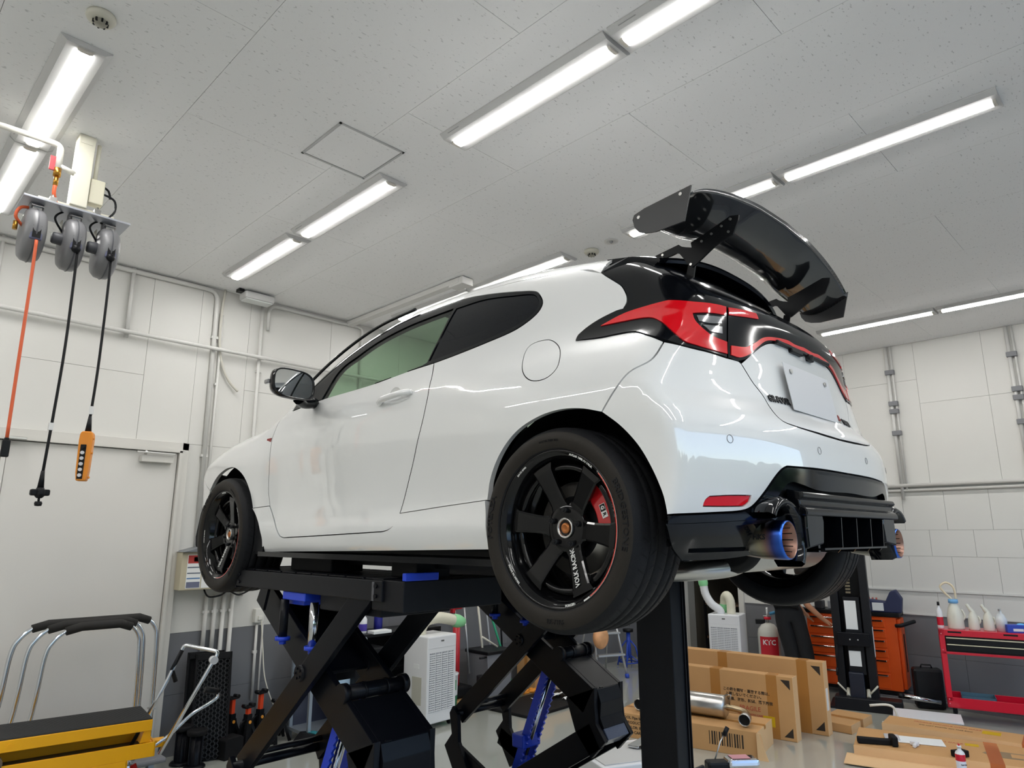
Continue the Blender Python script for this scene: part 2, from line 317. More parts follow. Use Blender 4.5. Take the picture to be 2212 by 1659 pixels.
OUTLINES = {"front_fender":[[2.2527,0.124,1],[2.3,0.2227,0],[2.3705,0.3029,0],[2.4506,0.3463,0],[2.5453,0.3674,0],[2.6669,0.3582,0],[2.8575,0.3015,0],[2.9724,0.2528,1],[3.08,0.3,0],[3.16,0.4,1],[3.0,0.515,0],[2.8,0.545,0],[2.5,0.58,0],[2.25,0.61,0],[2.0089,0.6467,1],[2.1063,0.6624,0],[2.1012,0.5325,0],[2.0906,0.3594,0],[2.0987,0.216,0],[2.0801,0.1319,1]],"door":[[2.0089,0.6467,1],[1.6769,0.6671,0],[1.2452,0.6725,0],[0.9668,0.6918,0],[0.7822,0.6987,1],[0.7544,0.6203,0],[0.7378,0.4982,0],[0.7997,0.3294,0],[0.8763,0.1608,0],[0.9098,0.0668,1],[0.924,0.0368,0],[0.9432,0.0143,0],[0.9775,-0.0006,0],[1.0183,-0.0071,1],[1.4981,-0.0222,0],[1.9025,-0.0336,1],[1.9347,-0.0255,1],[2.0066,0.0458,0],[2.0801,0.1319,1],[2.0987,0.216,0],[2.0906,0.3594,0],[2.1012,0.5325,0],[2.1069,0.6565,0]],"side_skirt":[[2.2527,0.124,1],[2.0801,0.1319,1],[2.0066,0.0458,0],[1.9347,-0.0255,1],[1.9025,-0.0336,1],[1.4981,-0.0222,0],[1.0183,-0.0071,1],[0.9775,-0.0006,0],[0.9432,0.0143,0],[0.924,0.0368,0],[0.9098,0.0668,1],[0.6384,0.0844,0],[0.3419,0.0991,1],[0.3198,0.0064,0],[0.3148,-0.0706,1],[1.1342,-0.0881,0],[2.1419,-0.1078,1],[2.1105,-0.0303,0],[2.1827,0.0676,0]],"rear_quarter":[[0.9098,0.0668,1],[0.8763,0.1608,0],[0.7997,0.3294,0],[0.7378,0.4982,0],[0.7544,0.6203,0],[0.7822,0.6987,1],[0.6576,0.7108,0],[0.4969,0.7318,0],[0.356,0.7591,0],[0.2924,0.7893,0],[0.2546,0.825,0],[0.2487,0.8629,0],[0.2765,0.9062,0],[0.3119,0.936,0],[0.4006,0.9598,0],[0.573,0.9969,0],[0.71,1.0218,1],[0.9,1.045,0],[0.6,1.043,0],[0.3,1.018,0],[0.1,0.998,0],[-0.128,0.949,1],[-0.2471,0.8667,0],[-0.2702,0.8169,0],[-0.2679,0.7805,0],[-0.248,0.7508,1],[-0.2201,0.749,0],[-0.1039,0.7155,0],[-0.0293,0.6714,0],[-0.024,0.6481,1],[-0.1512,0.6364,0],[-0.212,0.6362,0],[-0.2722,0.6301,0],[-0.2983,0.6005,0],[-0.3298,0.5647,1],[-0.2847,0.4945,0],[-0.2324,0.4583,0],[-0.198,0.4083,0],[-0.1614,0.3442,1],[-0.0962,0.3661,0],[-0.0192,0.3726,0],[0.0714,0.3592,0],[0.175,0.3191,0],[0.2619,0.253,0],[0.3186,0.1711,0],[0.3338,0.0988,1],[0.6384,0.0844,0]],"window_trim":[[2.0089,0.6467,1],[1.6769,0.6671,0],[1.2452,0.6725,0],[0.9668,0.6918,0],[0.7822,0.6987,0],[0.6576,0.7108,0],[0.4969,0.7318,0],[0.356,0.7591,0],[0.2924,0.7893,0],[0.2546,0.825,0],[0.2487,0.8629,0],[0.2765,0.9062,0],[0.3119,0.936,0],[0.4006,0.9598,0],[0.573,0.9969,0],[0.71,1.0218,1],[0.9,1.045,0],[1.2,1.045,0],[1.5,0.985,0],[1.8,0.862,0],[2.02,0.7,1]],"door_glass":[[1.7079,0.6483,1],[1.44,0.6629,0],[1.1901,0.68,0],[0.8703,0.7045,0],[0.8376,0.7128,1],[0.814,0.8596,0],[0.8135,0.983,1],[0.9853,0.9791,0],[1.158,0.9691,0],[1.3723,0.9313,0],[1.5112,0.8817,0],[1.6491,0.8186,0]],"quarter_glass":[[0.8255,0.7171,1],[0.7833,0.72,0],[0.5564,0.742,0],[0.3642,0.7808,0],[0.2921,0.813,0],[0.2672,0.8538,0],[0.2809,0.8896,0],[0.3188,0.9216,0],[0.4338,0.9449,0],[0.6166,0.9751,0],[0.7901,0.9765,1],[0.8018,0.8496,0]],"fuel_door":[[0.2137,0.584,0],[0.2384,0.6608,0],[0.1896,0.6825,0],[0.1134,0.6658,0],[0.0438,0.6149,0],[0.0146,0.5423,0],[0.0433,0.5026,0],[0.1096,0.4984,0],[0.1678,0.5274,0]],"rear_bumper":[[-0.3298,0.5647,1],[-0.3752,0.5532,0],[-0.4138,0.5486,0],[-0.4691,0.5455,0],[-0.536,0.5382,0],[-0.5912,0.5363,0],[-0.6028,0.5301,1],[-0.6368,0.4741,0],[-0.6789,0.4162,0],[-0.6606,0.3451,0],[-0.6978,0.3267,0],[-0.9,0.312,0],[-1.0639,0.308,1],[-1.0639,0.19,1],[-0.8,0.19,0],[-0.6384,0.1862,1],[-0.6172,0.1764,0],[-0.5898,0.1518,0],[-0.5462,0.1001,0],[-0.5084,0.0599,0],[-0.4774,0.0472,0],[-0.3946,0.0395,0],[-0.289,0.0324,1],[-0.282,0.0963,0],[-0.2657,0.1671,0],[-0.2406,0.2363,0],[-0.2049,0.296,0],[-0.1614,0.3442,1],[-0.198,0.4083,0],[-0.2324,0.4583,0],[-0.2847,0.4945,0]],"reflector":[[-0.3692,0.0567,1],[-0.3753,0.074,0],[-0.3854,0.0839,1],[-0.4434,0.0886,0],[-0.5037,0.0907,1],[-0.498,0.0715,0],[-0.4814,0.0598,1],[-0.4186,0.0574,0]],"hatch_panel":[[-0.6028,0.5301,1],[-0.6326,0.5502,0],[-0.6823,0.5842,0],[-0.7336,0.6155,0],[-0.7991,0.6391,0],[-0.9149,0.6498,0],[-0.97,0.655,0],[-1.0639,0.652,1],[-1.0639,0.312,1],[-0.9,0.316,0],[-0.6978,0.3267,0],[-0.6606,0.3451,0],[-0.6789,0.4162,0],[-0.6368,0.4741,0]],"tail_lamp":[[-0.025,0.6458,1],[-0.0293,0.6714,0],[-0.1039,0.7155,0],[-0.2201,0.749,0],[-0.248,0.7508,0],[-0.2986,0.7589,0],[-0.3578,0.7498,0],[-0.4,0.746,0],[-0.4635,0.7305,0],[-0.5112,0.7286,0],[-0.574,0.7256,1],[-0.5381,0.5386,1],[-0.4691,0.5455,0],[-0.4138,0.5486,0],[-0.3752,0.5532,0],[-0.3368,0.569,0],[-0.2983,0.6005,0],[-0.2722,0.6301,0],[-0.212,0.6362,0],[-0.1512,0.6364,0]],"hatch_garnish":[[-0.5782,0.7254,1],[-0.6498,0.7347,0],[-0.7465,0.7386,0],[-0.9582,0.7808,0],[-0.93,0.792,0],[-1.0639,0.795,1],[-1.0639,0.652,1],[-0.97,0.655,0],[-0.9149,0.6498,0],[-0.7991,0.6391,0],[-0.7336,0.6155,0],[-0.6823,0.5842,0],[-0.6326,0.5502,0],[-0.5907,0.5345,1],[-0.5423,0.539,1]],"red_outer":[[-0.1466,0.6893,1],[-0.2507,0.7245,0],[-0.3362,0.737,0],[-0.3991,0.7429,1],[-0.4619,0.7273,0],[-0.5095,0.724,0],[-0.5701,0.7218,1],[-0.5578,0.69,1],[-0.4881,0.6865,0],[-0.444,0.6814,1],[-0.4418,0.6516,0],[-0.4554,0.6233,0],[-0.4859,0.6039,0],[-0.5464,0.5931,1],[-0.539,0.5498,1],[-0.4709,0.5538,0],[-0.4158,0.5601,0],[-0.3826,0.5682,0],[-0.3634,0.6051,0],[-0.3534,0.6473,0],[-0.3374,0.6762,0],[-0.3135,0.6862,0],[-0.246,0.6889,0]],"clear_up":[[-0.4537,0.6724,1],[-0.5338,0.6788,1],[-0.5356,0.6561,1],[-0.486,0.6473,0],[-0.4535,0.6504,1]],"clear_low":[[-0.4607,0.6369,1],[-0.5356,0.6446,1],[-0.5321,0.6195,1],[-0.5074,0.6182,0],[-0.4812,0.6181,1]],"red_top":[[-0.5805,0.7214,1],[-0.6503,0.7282,0],[-0.7281,0.732,1],[-0.7281,0.711,1],[-0.574,0.6932,1]],"red_stripe":[[-0.5641,0.5836,1],[-0.636,0.5925,0],[-0.6897,0.6183,0],[-0.74,0.6458,0],[-0.8032,0.6605,0],[-0.9208,0.672,0],[-0.98,0.668,0],[-1.0639,0.672,1],[-1.0639,0.657,1],[-0.98,0.655,0],[-0.9165,0.658,0],[-0.8008,0.6476,0],[-0.7476,0.6333,0],[-0.6846,0.5946,0],[-0.6457,0.5674,0],[-0.5945,0.5475,0],[-0.5562,0.5496,1]],"diffuser_top":[[-0.2889,0.0311,1],[-0.3947,0.0383,0],[-0.4776,0.0459,0],[-0.5084,0.0599,0],[-0.5462,0.1001,0],[-0.5898,0.1518,0],[-0.6172,0.1764,0],[-0.6382,0.1841,1],[-0.8,0.187,0],[-1.0639,0.187,1],[-1.0639,0.12,1],[-0.8,0.118,0],[-0.6603,0.1379,1],[-0.6363,0.1309,0],[-0.6136,0.1101,0],[-0.5683,0.0535,0],[-0.5358,0.0259,0],[-0.4861,0.0146,0],[-0.2896,0.0062,1]],"rear_glass":[[-0.128,0.949,1],[-0.2471,0.8667,0],[-0.2702,0.8169,0],[-0.2679,0.7805,0],[-0.248,0.7508,0],[-0.2986,0.7589,0],[-0.3578,0.7498,0],[-0.4,0.746,1],[-0.4635,0.7305,0],[-0.574,0.7256,0],[-0.6498,0.7347,0],[-0.7465,0.7386,0],[-0.9582,0.7808,0],[-0.93,0.795,0],[-1.0639,0.797,1],[-1.0639,1.02,1],[-0.8,1.015,0],[-0.6,1.0,0],[-0.4,0.98,0],[-0.25,0.965,0]],"front_bumper":[[2.9722,0.2499,1],[3.08,0.3,0],[3.16,0.4,1],[3.5,0.38,0],[4.0139,0.36,1],[4.0139,0.12,1],[3.6,0.12,0],[3.06,0.15,1]]}
# ================================================================= THE CAR
PEARL = mat('pearl_white_paint', (.78, .785, .785), .34, coat=1., coatr=.012, cior=1.85, var=(1.5, .006))
GLOSSB = mat('gloss_black', (.003, .0035, .005), .10, spec=.45)
SATB = mat('satin_black', (.007, .0075, .009), .40, spec=.25)
MATTB = mat('matt_black_plastic', (.007, .007, .008), .6, spec=.2, bump=(900, .15))
RUBB = mat('tyre_rubber', (.010, .010, .0115), .52, spec=.22, bump=(420, .5))
RUBW = mat('sidewall_rubber', (.021, .018, .015), .55, spec=.22, bump=(300, .2))
WHEELB = mat('wheel_gloss_black', (.003, .003, .0035), .10, spec=.4)
STEEL = mat('brushed_steel', (.55, .54, .52), .28, 1., bump=(120, .1))
DISC = mat('brake_disc_steel', (.42, .40, .37), .32, .9)
REDC = mat('caliper_red', (.50, .008, .012), .28, coat=1.)
REDLENS = mat('red_lens', (.70, .005, .012), .10, coat=1., coatr=.0)
REDLENS2 = mat('bright_red_lens', (.80, .02, .02), .18, coat=1., coatr=.0)
SMOKE = mat('smoked_lens', (.022, .022, .024), .07, coat=1., coatr=.0)
CLEARL = mat('clear_reflector_lens', (.30, .30, .31), .12, .6, coat=1.)
PRIV = mat('privacy_glass', (.004, .005, .008), .03, spec=.3)
TINTG = glassmat('green_tinted_glass', 'c8dcca')
CARBON = None
def carbon():
    m = bpy.data.materials.new('carbon_twill'); m.use_nodes = True; t = m.node_tree; b = t.nodes['Principled BSDF']
    tc = t.nodes.new('ShaderNodeTexCoord'); w_ = t.nodes.new('ShaderNodeTexWave'); w_.wave_type = 'BANDS'; w_.bands_direction = 'DIAGONAL'; w_.inputs['Scale'].default_value = 75
    t.links.new(tc.outputs['Object'], w_.inputs['Vector']); r = t.nodes.new('ShaderNodeValToRGB'); r.color_ramp.elements[0].color = (.012, .012, .013, 1); r.color_ramp.elements[1].color = (.05, .05, .052, 1)
    t.links.new(w_.outputs[0], r.inputs[0]); t.links.new(r.outputs[0], b.inputs['Base Color']); b.inputs['Roughness'].default_value = .38; return m
CARBON = carbon()
HUBZ = EYE+.0243
BASE = .33
CARX, CARY = 2.547, 1.4496
car = thing('car', 'white three-door hatchback with black wheels and tall rear wing, raised on the lift', 'car', (CARX, CARY, HUBZ-BASE), math.pi/2)
def cpart(name, mb, m, parent=None, **kw):
    return mb.build(name, m, parent or car, (0, 0, BASE) if parent is None else (0, 0, 0), **kw)
def curve2(pts, step):
    """outline of (s, z, cornerflag): catmull-rom between corner points"""
    P = [np.array(p[:2]) for p in pts]; cf = [p[2] for p in pts]; n = len(P); out = []
    for i in range(n):
        b, c = P[i], P[(i+1) % n]; a = b if cf[i] else P[i-1]; d = c if cf[(i+1) % n] else P[(i+2) % n]
        L = np.linalg.norm(c-b); k = max(1, int(math.ceil(L/step)))
        # centripetal-ish: limit tangents by chord length
        m0 = (c-a); m1 = (d-b)
        m0 = m0/max(np.linalg.norm(m0), 1e-9)*L; m1 = m1/max(np.linalg.norm(m1), 1e-9)*L
        for j in range(k):
            t = j/k; h = (2*t**3-3*t*t+1)*b+(t**3-2*t*t+t)*m0+(-2*t**3+3*t*t)*c+(t**3-t*t)*m1; out.append(h)
    return np.array(out)
def shrink(poly, g):
    n = len(poly); a = 0
    x, y = poly[:, 0], poly[:, 1]; area = .5*np.sum(x*np.roll(y, -1)-np.roll(x, -1)*y)
    e = np.roll(poly, -1, 0)-np.roll(poly, 1, 0); L = np.linalg.norm(e, axis=1, keepdims=True); e = e/np.maximum(L, 1e-9)
    nrm = np.stack([-e[:, 1], e[:, 0]], 1)*(1 if area > 0 else -1)
    return poly+nrm*g
def inside(pts, poly):
    x, y = pts[:, 0], pts[:, 1]; c = np.zeros(len(pts), bool); n = len(poly)
    for i in range(n):
        x1, y1 = poly[i]; x2, y2 = poly[(i+1) % n]
        m = ((y1 > y) != (y2 > y)); xi = (x2-x1)*(y-y1)/((y2-y1) if abs(y2-y1) > 1e-12 else 1e-12)+x1
        c ^= m & (x < xi)
    return c
def edge_dist(pts, poly):
    d = np.full(len(pts), 9.)
    for i in range(len(poly)):
        a, b = poly[i], poly[(i+1) % len(poly)]; ab = b-a; L = max(ab @ ab, 1e-12); t = np.clip(((pts-a) @ ab)/L, 0, 1); d = np.minimum(d, np.linalg.norm(pts-(a+t[:, None]*ab), axis=1))
    return d
def panel(name, outline, m, parent=None, holes=(), step=.014, grid=.022, gap=.0022, off=0., rimdark=False, thick=.012, mapf=None, centre=False, mirror=True, nlift=None):
    """skin panel on the body surface: outline in (s, z), triangulated there, lifted on to the body, given a turned-in rim.
    centre: the outline ends on the centre line and the mirrored half is joined to it."""
    o = curve2(outline, step)
    if centre: cm = o[:, 0] < SREAR+.0005
    o2 = shrink(o, gap)
    if centre: o2[cm, 0] = SREAR; o2[:, 0] = np.maximum(o2[:, 0], SREAR)
    loops = [o2]+[shrink(curve2(h, step), -gap) if not isinstance(h, np.ndarray) else h for h in holes]
    mn, mx = o2.min(0), o2.max(0)
    gx, gy = np.meshgrid(np.arange(mn[0]+grid/2, mx[0], grid), np.arange(mn[1]+grid/2, mx[1], grid)); G = np.stack([gx.ravel(), gy.ravel()], 1)
    G = G[inside(G, o2) & (edge_dist(G, o2) > grid*.4)]
    for h in loops[1:]: G = G[~inside(G, h) & (edge_dist(G, h) > grid*.35)]
    verts = []; edges = []
    for L in loops:
        n0 = len(verts); verts += [Vector(p) for p in L]; edges += [(n0+i, n0+(i+1) % len(L)) for i in range(len(L))]
    verts += [Vector(p) for p in G]
    vo, eo, fo, _, _, _ = delaunay_2d_cdt(verts, edges, [], 0, 1e-7)
    V2 = np.array([v[:] for v in vo]); T = np.array([f for f in fo if len(f) == 3])
    cen = V2[T].mean(1); ok = inside(cen, o2)
    for h in loops[1:]: ok &= ~inside(cen, h)
    T = T[ok]
    f3 = mapf or (lambda s, z, off: surfN(s, z, off))
    P, N = f3(V2[:, 0], V2[:, 1], -off)
    # orient
    a = P[T]; fn = np.cross(a[:, 1]-a[:, 0], a[:, 2]-a[:, 0]); fl = (fn*N[T[:, 0]]).sum(1) < 0; T[fl] = T[fl][:, ::-1]
    # boundary edges -> rim
    ec = {}
    for t in T:
        for i in range(3): e = (t[i], t[(i+1) % 3]); ec[e] = 1
    bd = [e for e in ec if (e[1], e[0]) not in ec]
    if centre: bd = [e for e in bd if not (V2[e[0], 0] < SREAR+1e-4 and V2[e[1], 0] < SREAR+1e-4)]
    used = sorted(set(i for t in T for i in t)); rm = {u: i for i, u in enumerate(used)}
    vs = [tuple(P[u]) for u in used]; ns = [tuple(N[u]) for u in used]; fs = [tuple(rm[i] for i in t) for t in T]; sm = [True]*len(fs); mi = [0]*len(fs)
    if thick > 0:
        for e0, e1 in bd:
            k = len(vs); p0, p1 = P[e0], P[e1]; q0, q1 = p0-N[e0]*thick, p1-N[e1]*thick
            vs += [tuple(p0), tuple(p1), tuple(q1), tuple(q0)]; fn = np.cross(p1-p0, q0-p0); fn = -fn/max(np.linalg.norm(fn), 1e-9)
            ns += [tuple(fn)]*4; fs.append((k+1, k, k+3, k+2)); sm.append(True); mi.append(1 if rimdark else 0)
    def emit(vs, ns, fs, nm):
        me = bpy.data.meshes.new(nm); me.from_pydata(vs, [], fs); me.materials.append(m); me.materials.append(MATTB); me.polygons.foreach_set('use_smooth', sm if len(fs) == len(sm) else sm+sm); me.polygons.foreach_set('material_index', mi if len(fs) == len(mi) else mi+mi); me.update()
        me.normals_split_custom_set_from_vertices([Vector(n) for n in ns]); return me
    fl = lambda L: [(p[0], -p[1], p[2]) for p in L]
    if centre:
        n = len(vs); vs2 = vs+fl(vs); ns2 = ns+fl(ns); fs2 = fs+[tuple(i+n for i in f)[::-1] for f in fs]
        return [link(name, emit(vs2, ns2, fs2, name), parent or car, (0, 0, BASE) if parent is None else (0, 0, 0))]
    out = [link(name, emit(vs, ns, fs, name), parent if parent is not None and not isinstance(parent, list) else (parent[0] if parent else car), (0, 0, BASE) if not parent else (0, 0, 0))]
    if mirror: out.append(link(name, emit(fl(vs), fl(ns), [f[::-1] for f in fs], name), parent[1] if isinstance(parent, list) else (parent or car), (0, 0, BASE) if not parent else (0, 0, 0)))
    return out
OL = {k: [tuple(p) for p in v] for k, v in OUTLINES.items()}
fender = panel('front_fender', OL['front_fender'], PEARL, thick=.02)
door = panel('door', OL['door'], PEARL, rimdark=True)
skirt = panel('side_skirt', OL['side_skirt'], PEARL, off=.004, thick=.03)
quarter = panel('rear_quarter_panel', OL['rear_quarter'], PEARL, holes=[OL['fuel_door']], thick=.02, grid=.018)
panel('fuel_door', OL['fuel_door'], PEARL, mirror=False, gap=.0012, rimdark=True)
bumper = panel('rear_bumper', OL['rear_bumper'], PEARL, centre=True, holes=[OL['reflector']], grid=.018, thick=.02)
hatch = panel('hatch_panel', OL['hatch_panel'], PEARL, centre=True, rimdark=True)
fb = panel('front_bumper', OL['front_bumper'], PEARL, centre=False)
lower_f = [(3.03, .15, 1), (3.6, .12, 0), (SFRONT, .12, 1), (SFRONT, -.10, 1), (3.6, -.10, 0), (3.02, -.09, 1), (2.98, .0, 0)]
panel('front_grille', lower_f, MATTB, grid=.04, thick=.03)
trim = panel('window_surround', OL['window_trim'], GLOSSB, holes=[OL['door_glass'], OL['quarter_glass']], off=.001, thick=.015)
dg = panel('door_window', OL['door_glass'], TINTG, off=-.004, thick=0, gap=-.002)
panel('quarter_window', OL['quarter_glass'], PRIV, off=-.003, thick=.004, gap=.0)
tl = panel('tail_lamp', OL['tail_lamp'], GLOSSB, off=.004, thick=.02, gap=.001)
gn = panel('hatch_garnish', OL['hatch_garnish'], GLOSSB, centre=True, off=.004, thick=.02, gap=.001)[0]
panel('red_lens', OL['red_outer'], REDLENS, parent=tl, off=.0075, thick=.004, gap=.0)
panel('reversing_lens', OL['clear_up'], CLEARL, parent=tl, off=.0072, thick=.003, gap=0, grid=.01)
panel('reversing_lens', OL['clear_low'], CLEARL, parent=tl, off=.0072, thick=.003, gap=0, grid=.01)
panel('red_strip', OL['red_stripe'], REDLENS2, parent=gn, centre=True, off=.0075, thick=.004, gap=0, grid=.012)
panel('upper_red_lens', OL['red_top'], REDLENS, parent=[gn, gn], off=.0075, thick=.003, gap=0, grid=.012)
refl = panel('bumper_reflector', OL['reflector'], REDLENS, parent=[bumper[0], bumper[0]], off=-.004, thick=.01, gap=.001, grid=.012)
rglass = panel('rear_window', OL['rear_glass'], GLOSSB, centre=True, thick=.02)
panel('diffuser_band', OL['diffuser_top'], GLOSSB, centre=True, off=.004, thick=.03)
# side part of the black lower bumper with its sunk pocket
dl = [(-.285, .010, 1), (-.45, .020, 0), (-.60, .034, 0), (-.655, .055, 1), (-.66, .0, 0), (-.635, -.045, 0), (-.575, -.078, 1), (-.45, -.090, 0), (-.33, -.092, 1), (-.30, -.05, 0)]
pk = [(-.345, -.004, 1), (-.45, .004, 0), (-.585, .013, 0), (-.618, .005, 0), (-.632, -.015, 0), (-.622, -.045, 0), (-.60, -.058, 0), (-.45, -.064, 0), (-.345, -.066, 1)]
low = panel('lower_bumper_trim', dl, GLOSSB, holes=[pk], off=.006, thick=.035, grid=.014, step=.01)
panel('trim_pocket', pk, GLOSSB, parent=low, off=-.004, thick=0, gap=-.004, grid=.02)
# dark inner body, sunk behind the seams, open at the windows and wheels
def circ_poly(cx, cz, r, a0, a1, n=26): return [(cx+r*math.cos(a0+(a1-a0)*k/n), cz+r*math.sin(a0+(a1-a0)*k/n)) for k in range(n+1)]
sh = [(SREAR, -.05, 1), (SREAR, .80, 1)]+[(-.9, .80, 0), (-.14, .93, 1), (.1, .985, 0), (.3, 1.0, 0), (.6, 1.025, 0), (.9, 1.035, 0), (1.2, 1.03, 0), (1.5, .97, 0), (1.8, .845, 0), (2.0, .66, 1), (2.5, .56, 0), (3.1, .46, 1), (3.6, .33, 0), (SFRONT, .33, 1), (SFRONT, -.08, 1), (3.08, -.08, 1)]
sh += [(2.56+.40*math.cos(a), .035+.385*math.sin(a), 0) for a in np.linspace(-.25, math.pi+.25, 22)]+[(2.10, -.085, 1), (.42, -.07, 1)]
sh += [(-.03+.42*math.cos(a), .035+.385*math.sin(a), 0) for a in np.linspace(-.25, math.pi+.1, 22)]+[(-.42, -.05, 1)]
panel('inner_shell', sh, MATTB, holes=[shrink(curve2(OL['door_glass'], .03), .004)], off=-.022, thick=0, grid=.05, step=.05, gap=0)
# roof, windscreen, bonnet: same body surface seen from above
def topmap(x, y, off):
    P = topsurf(x, np.maximum(y, 0)); N = normal(P); return P-N*off, N
def toppanel(name, pts, m, **kw):
    # outline given as (x, y) on the left half, closed along y=0
    o = [(p[0], p[1], p[2] if len(p) > 2 else 0) for p in pts]
    poly = curve2(o, .03); full = poly
    mir = poly[::-1].copy(); mir[:, 1] *= -1
    keep = poly[:, 1] > 1e-5; keepm = mir[:, 1] < -1e-5
    ring = np.vstack([poly[keep], mir[keepm]])
    out = [(a, b, 1) for a, b in ring]
    def mp(x, y, off):
        P = topsurf(x, np.abs(y)); N = normal(P); P[:, 1] *= np.sign(y)+(y == 0); N[:, 1] *= np.sign(y)+(y == 0); return P-N*off, N
    return panel(name, out, m, mapf=mp, mirror=False, step=.05, grid=.05, **kw)
def yat(s, z): P = surf(np.array([s]), np.array([z])); return float(P[0, 1]), float(P[0, 0])
rr = [(.9, 1.045), (.6, 1.043), (.3, 1.018), (.1, .998)]
roofp = [(.035, 0, 1)]
y0, x0 = yat(-.128, .949); roofp = [(.06, .0, 1), (.045, .3), (x0+.005, y0, 1)]+[(s, yat(s, z)[0]) for s, z in rr[::-1]]+[(1.2, yat(1.2, 1.045)[0]-.002, 1), (1.27, .3), (1.30, 0, 1)]
toppanel('roof', roofp, PEARL, gap=0.0, thick=.01)
ws = [(1.30, 0, 1), (1.27, .3), (1.2, yat(1.2, 1.045)[0]-.002, 1), (1.5, yat(1.5, .985)[0]-.004), (1.8, yat(1.8, .862)[0]-.004), (2.0, .735, 1), (2.22, .45), (2.30, 0, 1)]
toppanel('windscreen', ws, TINTG, gap=0, thick=0)
hood = [(2.30, 0, 1), (2.22, .45), (2.0, .735, 1), (2.02, .775, 1), (2.25, .80), (2.5, .80), (2.8, .77), (3.0, .72), (3.12, .62, 1), (3.26, .3), (3.30, 0, 1)]
toppanel('bonnet', hood, PEARL, gap=.002, thick=.012)
# wiper-cowl, A pillar strip
for sy in (1, -1):
    pts = [(1.16, sy*.60, 1.075), (1.4, sy*.625, 1.045), (1.6, sy*.655, .985), (1.8, sy*.69, .895), (1.96, sy*.72, .80)]
    cpart('pillar_moulding', MB().tube(smooth_pts(pts, 6), .008, 8), GLOSSB)
# lower side skirt lip
for sy in (1, -1):
    m_ = MB(); pts = [(x, sy*(.825 if .3 < x < 2.05 else .80), -.113) for x in np.linspace(.29, 2.15, 20)]
    poly = [(-.0, -.012), (.0, .012), (-.08, .014), (-.10, -.008)]
    m_.prism([(sy*(.845+u), -.118+v) for u, v in poly], .30, 2.16, 'x'); cpart('side_skirt_lip', m_, GLOSSB)
# underbody
ub = MB()
ub.box((.42, -.76, -.12), (2.1, .76, -.06), .02); ub.box((-.42, -.60, -.03), (.42, .60, .05), .02); ub.box((2.1, -.5, -.10), (3.1, .5, .0), .02)
ub.box((.45, .60, -.16), (2.0, .66, -.10)); ub.box((.45, -.66, -.16), (2.0, -.60, -.10))
ub.tube([(.4, .18, -.13), (2.2, .18, -.13)], .035); ub.box((-.30, -.55, -.10), (-.18, .55, -.02), .02)
cpart('underbody', ub, SATB)
# wheel arch liners
for cx in (0., 2.56):
    for sy in (1, -1):
        m_ = MB(); pr = []
        n = 26; v = []; f = []
        for k in range(n+1):
            a = -.25+(math.pi+.5)*k/n
            for yy, r in (((.845, .360) if cx == 0 else (.80, .357)), (.60, .385), (.52, .36), (.52, .10)): v.append((cx-.02*(cx == 0)+r*math.cos(a), sy*yy, .035+r*math.sin(a)))
        for k in range(n):
            for i in range(3): f.append((k*4+i, (k+1)*4+i, (k+1)*4+i+1, k*4+i+1))
        m_.add(v, f, True); cpart('wheel_arch_liner', m_, MATTB)
for sy in (1, -1):
    m_ = MB(); m_.prism([(2.165, .10), (2.19, .11), (2.14, .02), (2.095, -.05), (2.12, -.115), (2.20, -.12), (2.22, -.03)], sy*.80, sy*.84, 'y'); cpart('mud_flap', m_, SATB)
for sy in (1, -1):
    cpart('front_bumper_corner', MB().prism([(2.975, .262), (3.05, .215), (3.115, .12), (3.165, -.03), (3.15, -.095), (2.98, -.095), (2.93, .0), (2.95, .15)], sy*.70, sy*.80, 'y', bev=.012), MATTB)
# cabin
cab = MB()
for sy in (1, -1):
    cab.box((.95, sy*.37-.24, .12), (1.45, sy*.37+.24, .30), .06)
    cab.prism([(.78, .72), (.92, .74), (1.08, .25), (.92, .22)], sy*.37-.22, sy*.37+.22, 'y', bev=.03); cab.box((.74, sy*.37-.12, .74), (.86, sy*.37+.12, .88), .04)
cab.box((1.75, -.68, .48), (2.15, .68, .64), .05); cab.prism([(.15, .62), (.30, .66), (.42, .22), (.28, .2)], -.6, .6, 'y', bev=.03)
cab.box((.1, -.70, .05), (2.1, .70, .10))
cpart('cabin_interior', cab, MATTB)
cpart('steering_wheel', MB().tube([(1.62+.03*math.cos(a), -.37+.18*math.sin(a), .58+.18*math.cos(a)) for a in np.linspace(0, 2*math.pi, 28)[:-1]], .014, 8, closed=True).box((1.62, -.42, .54), (1.66, -.32, .62), .02), SATB)
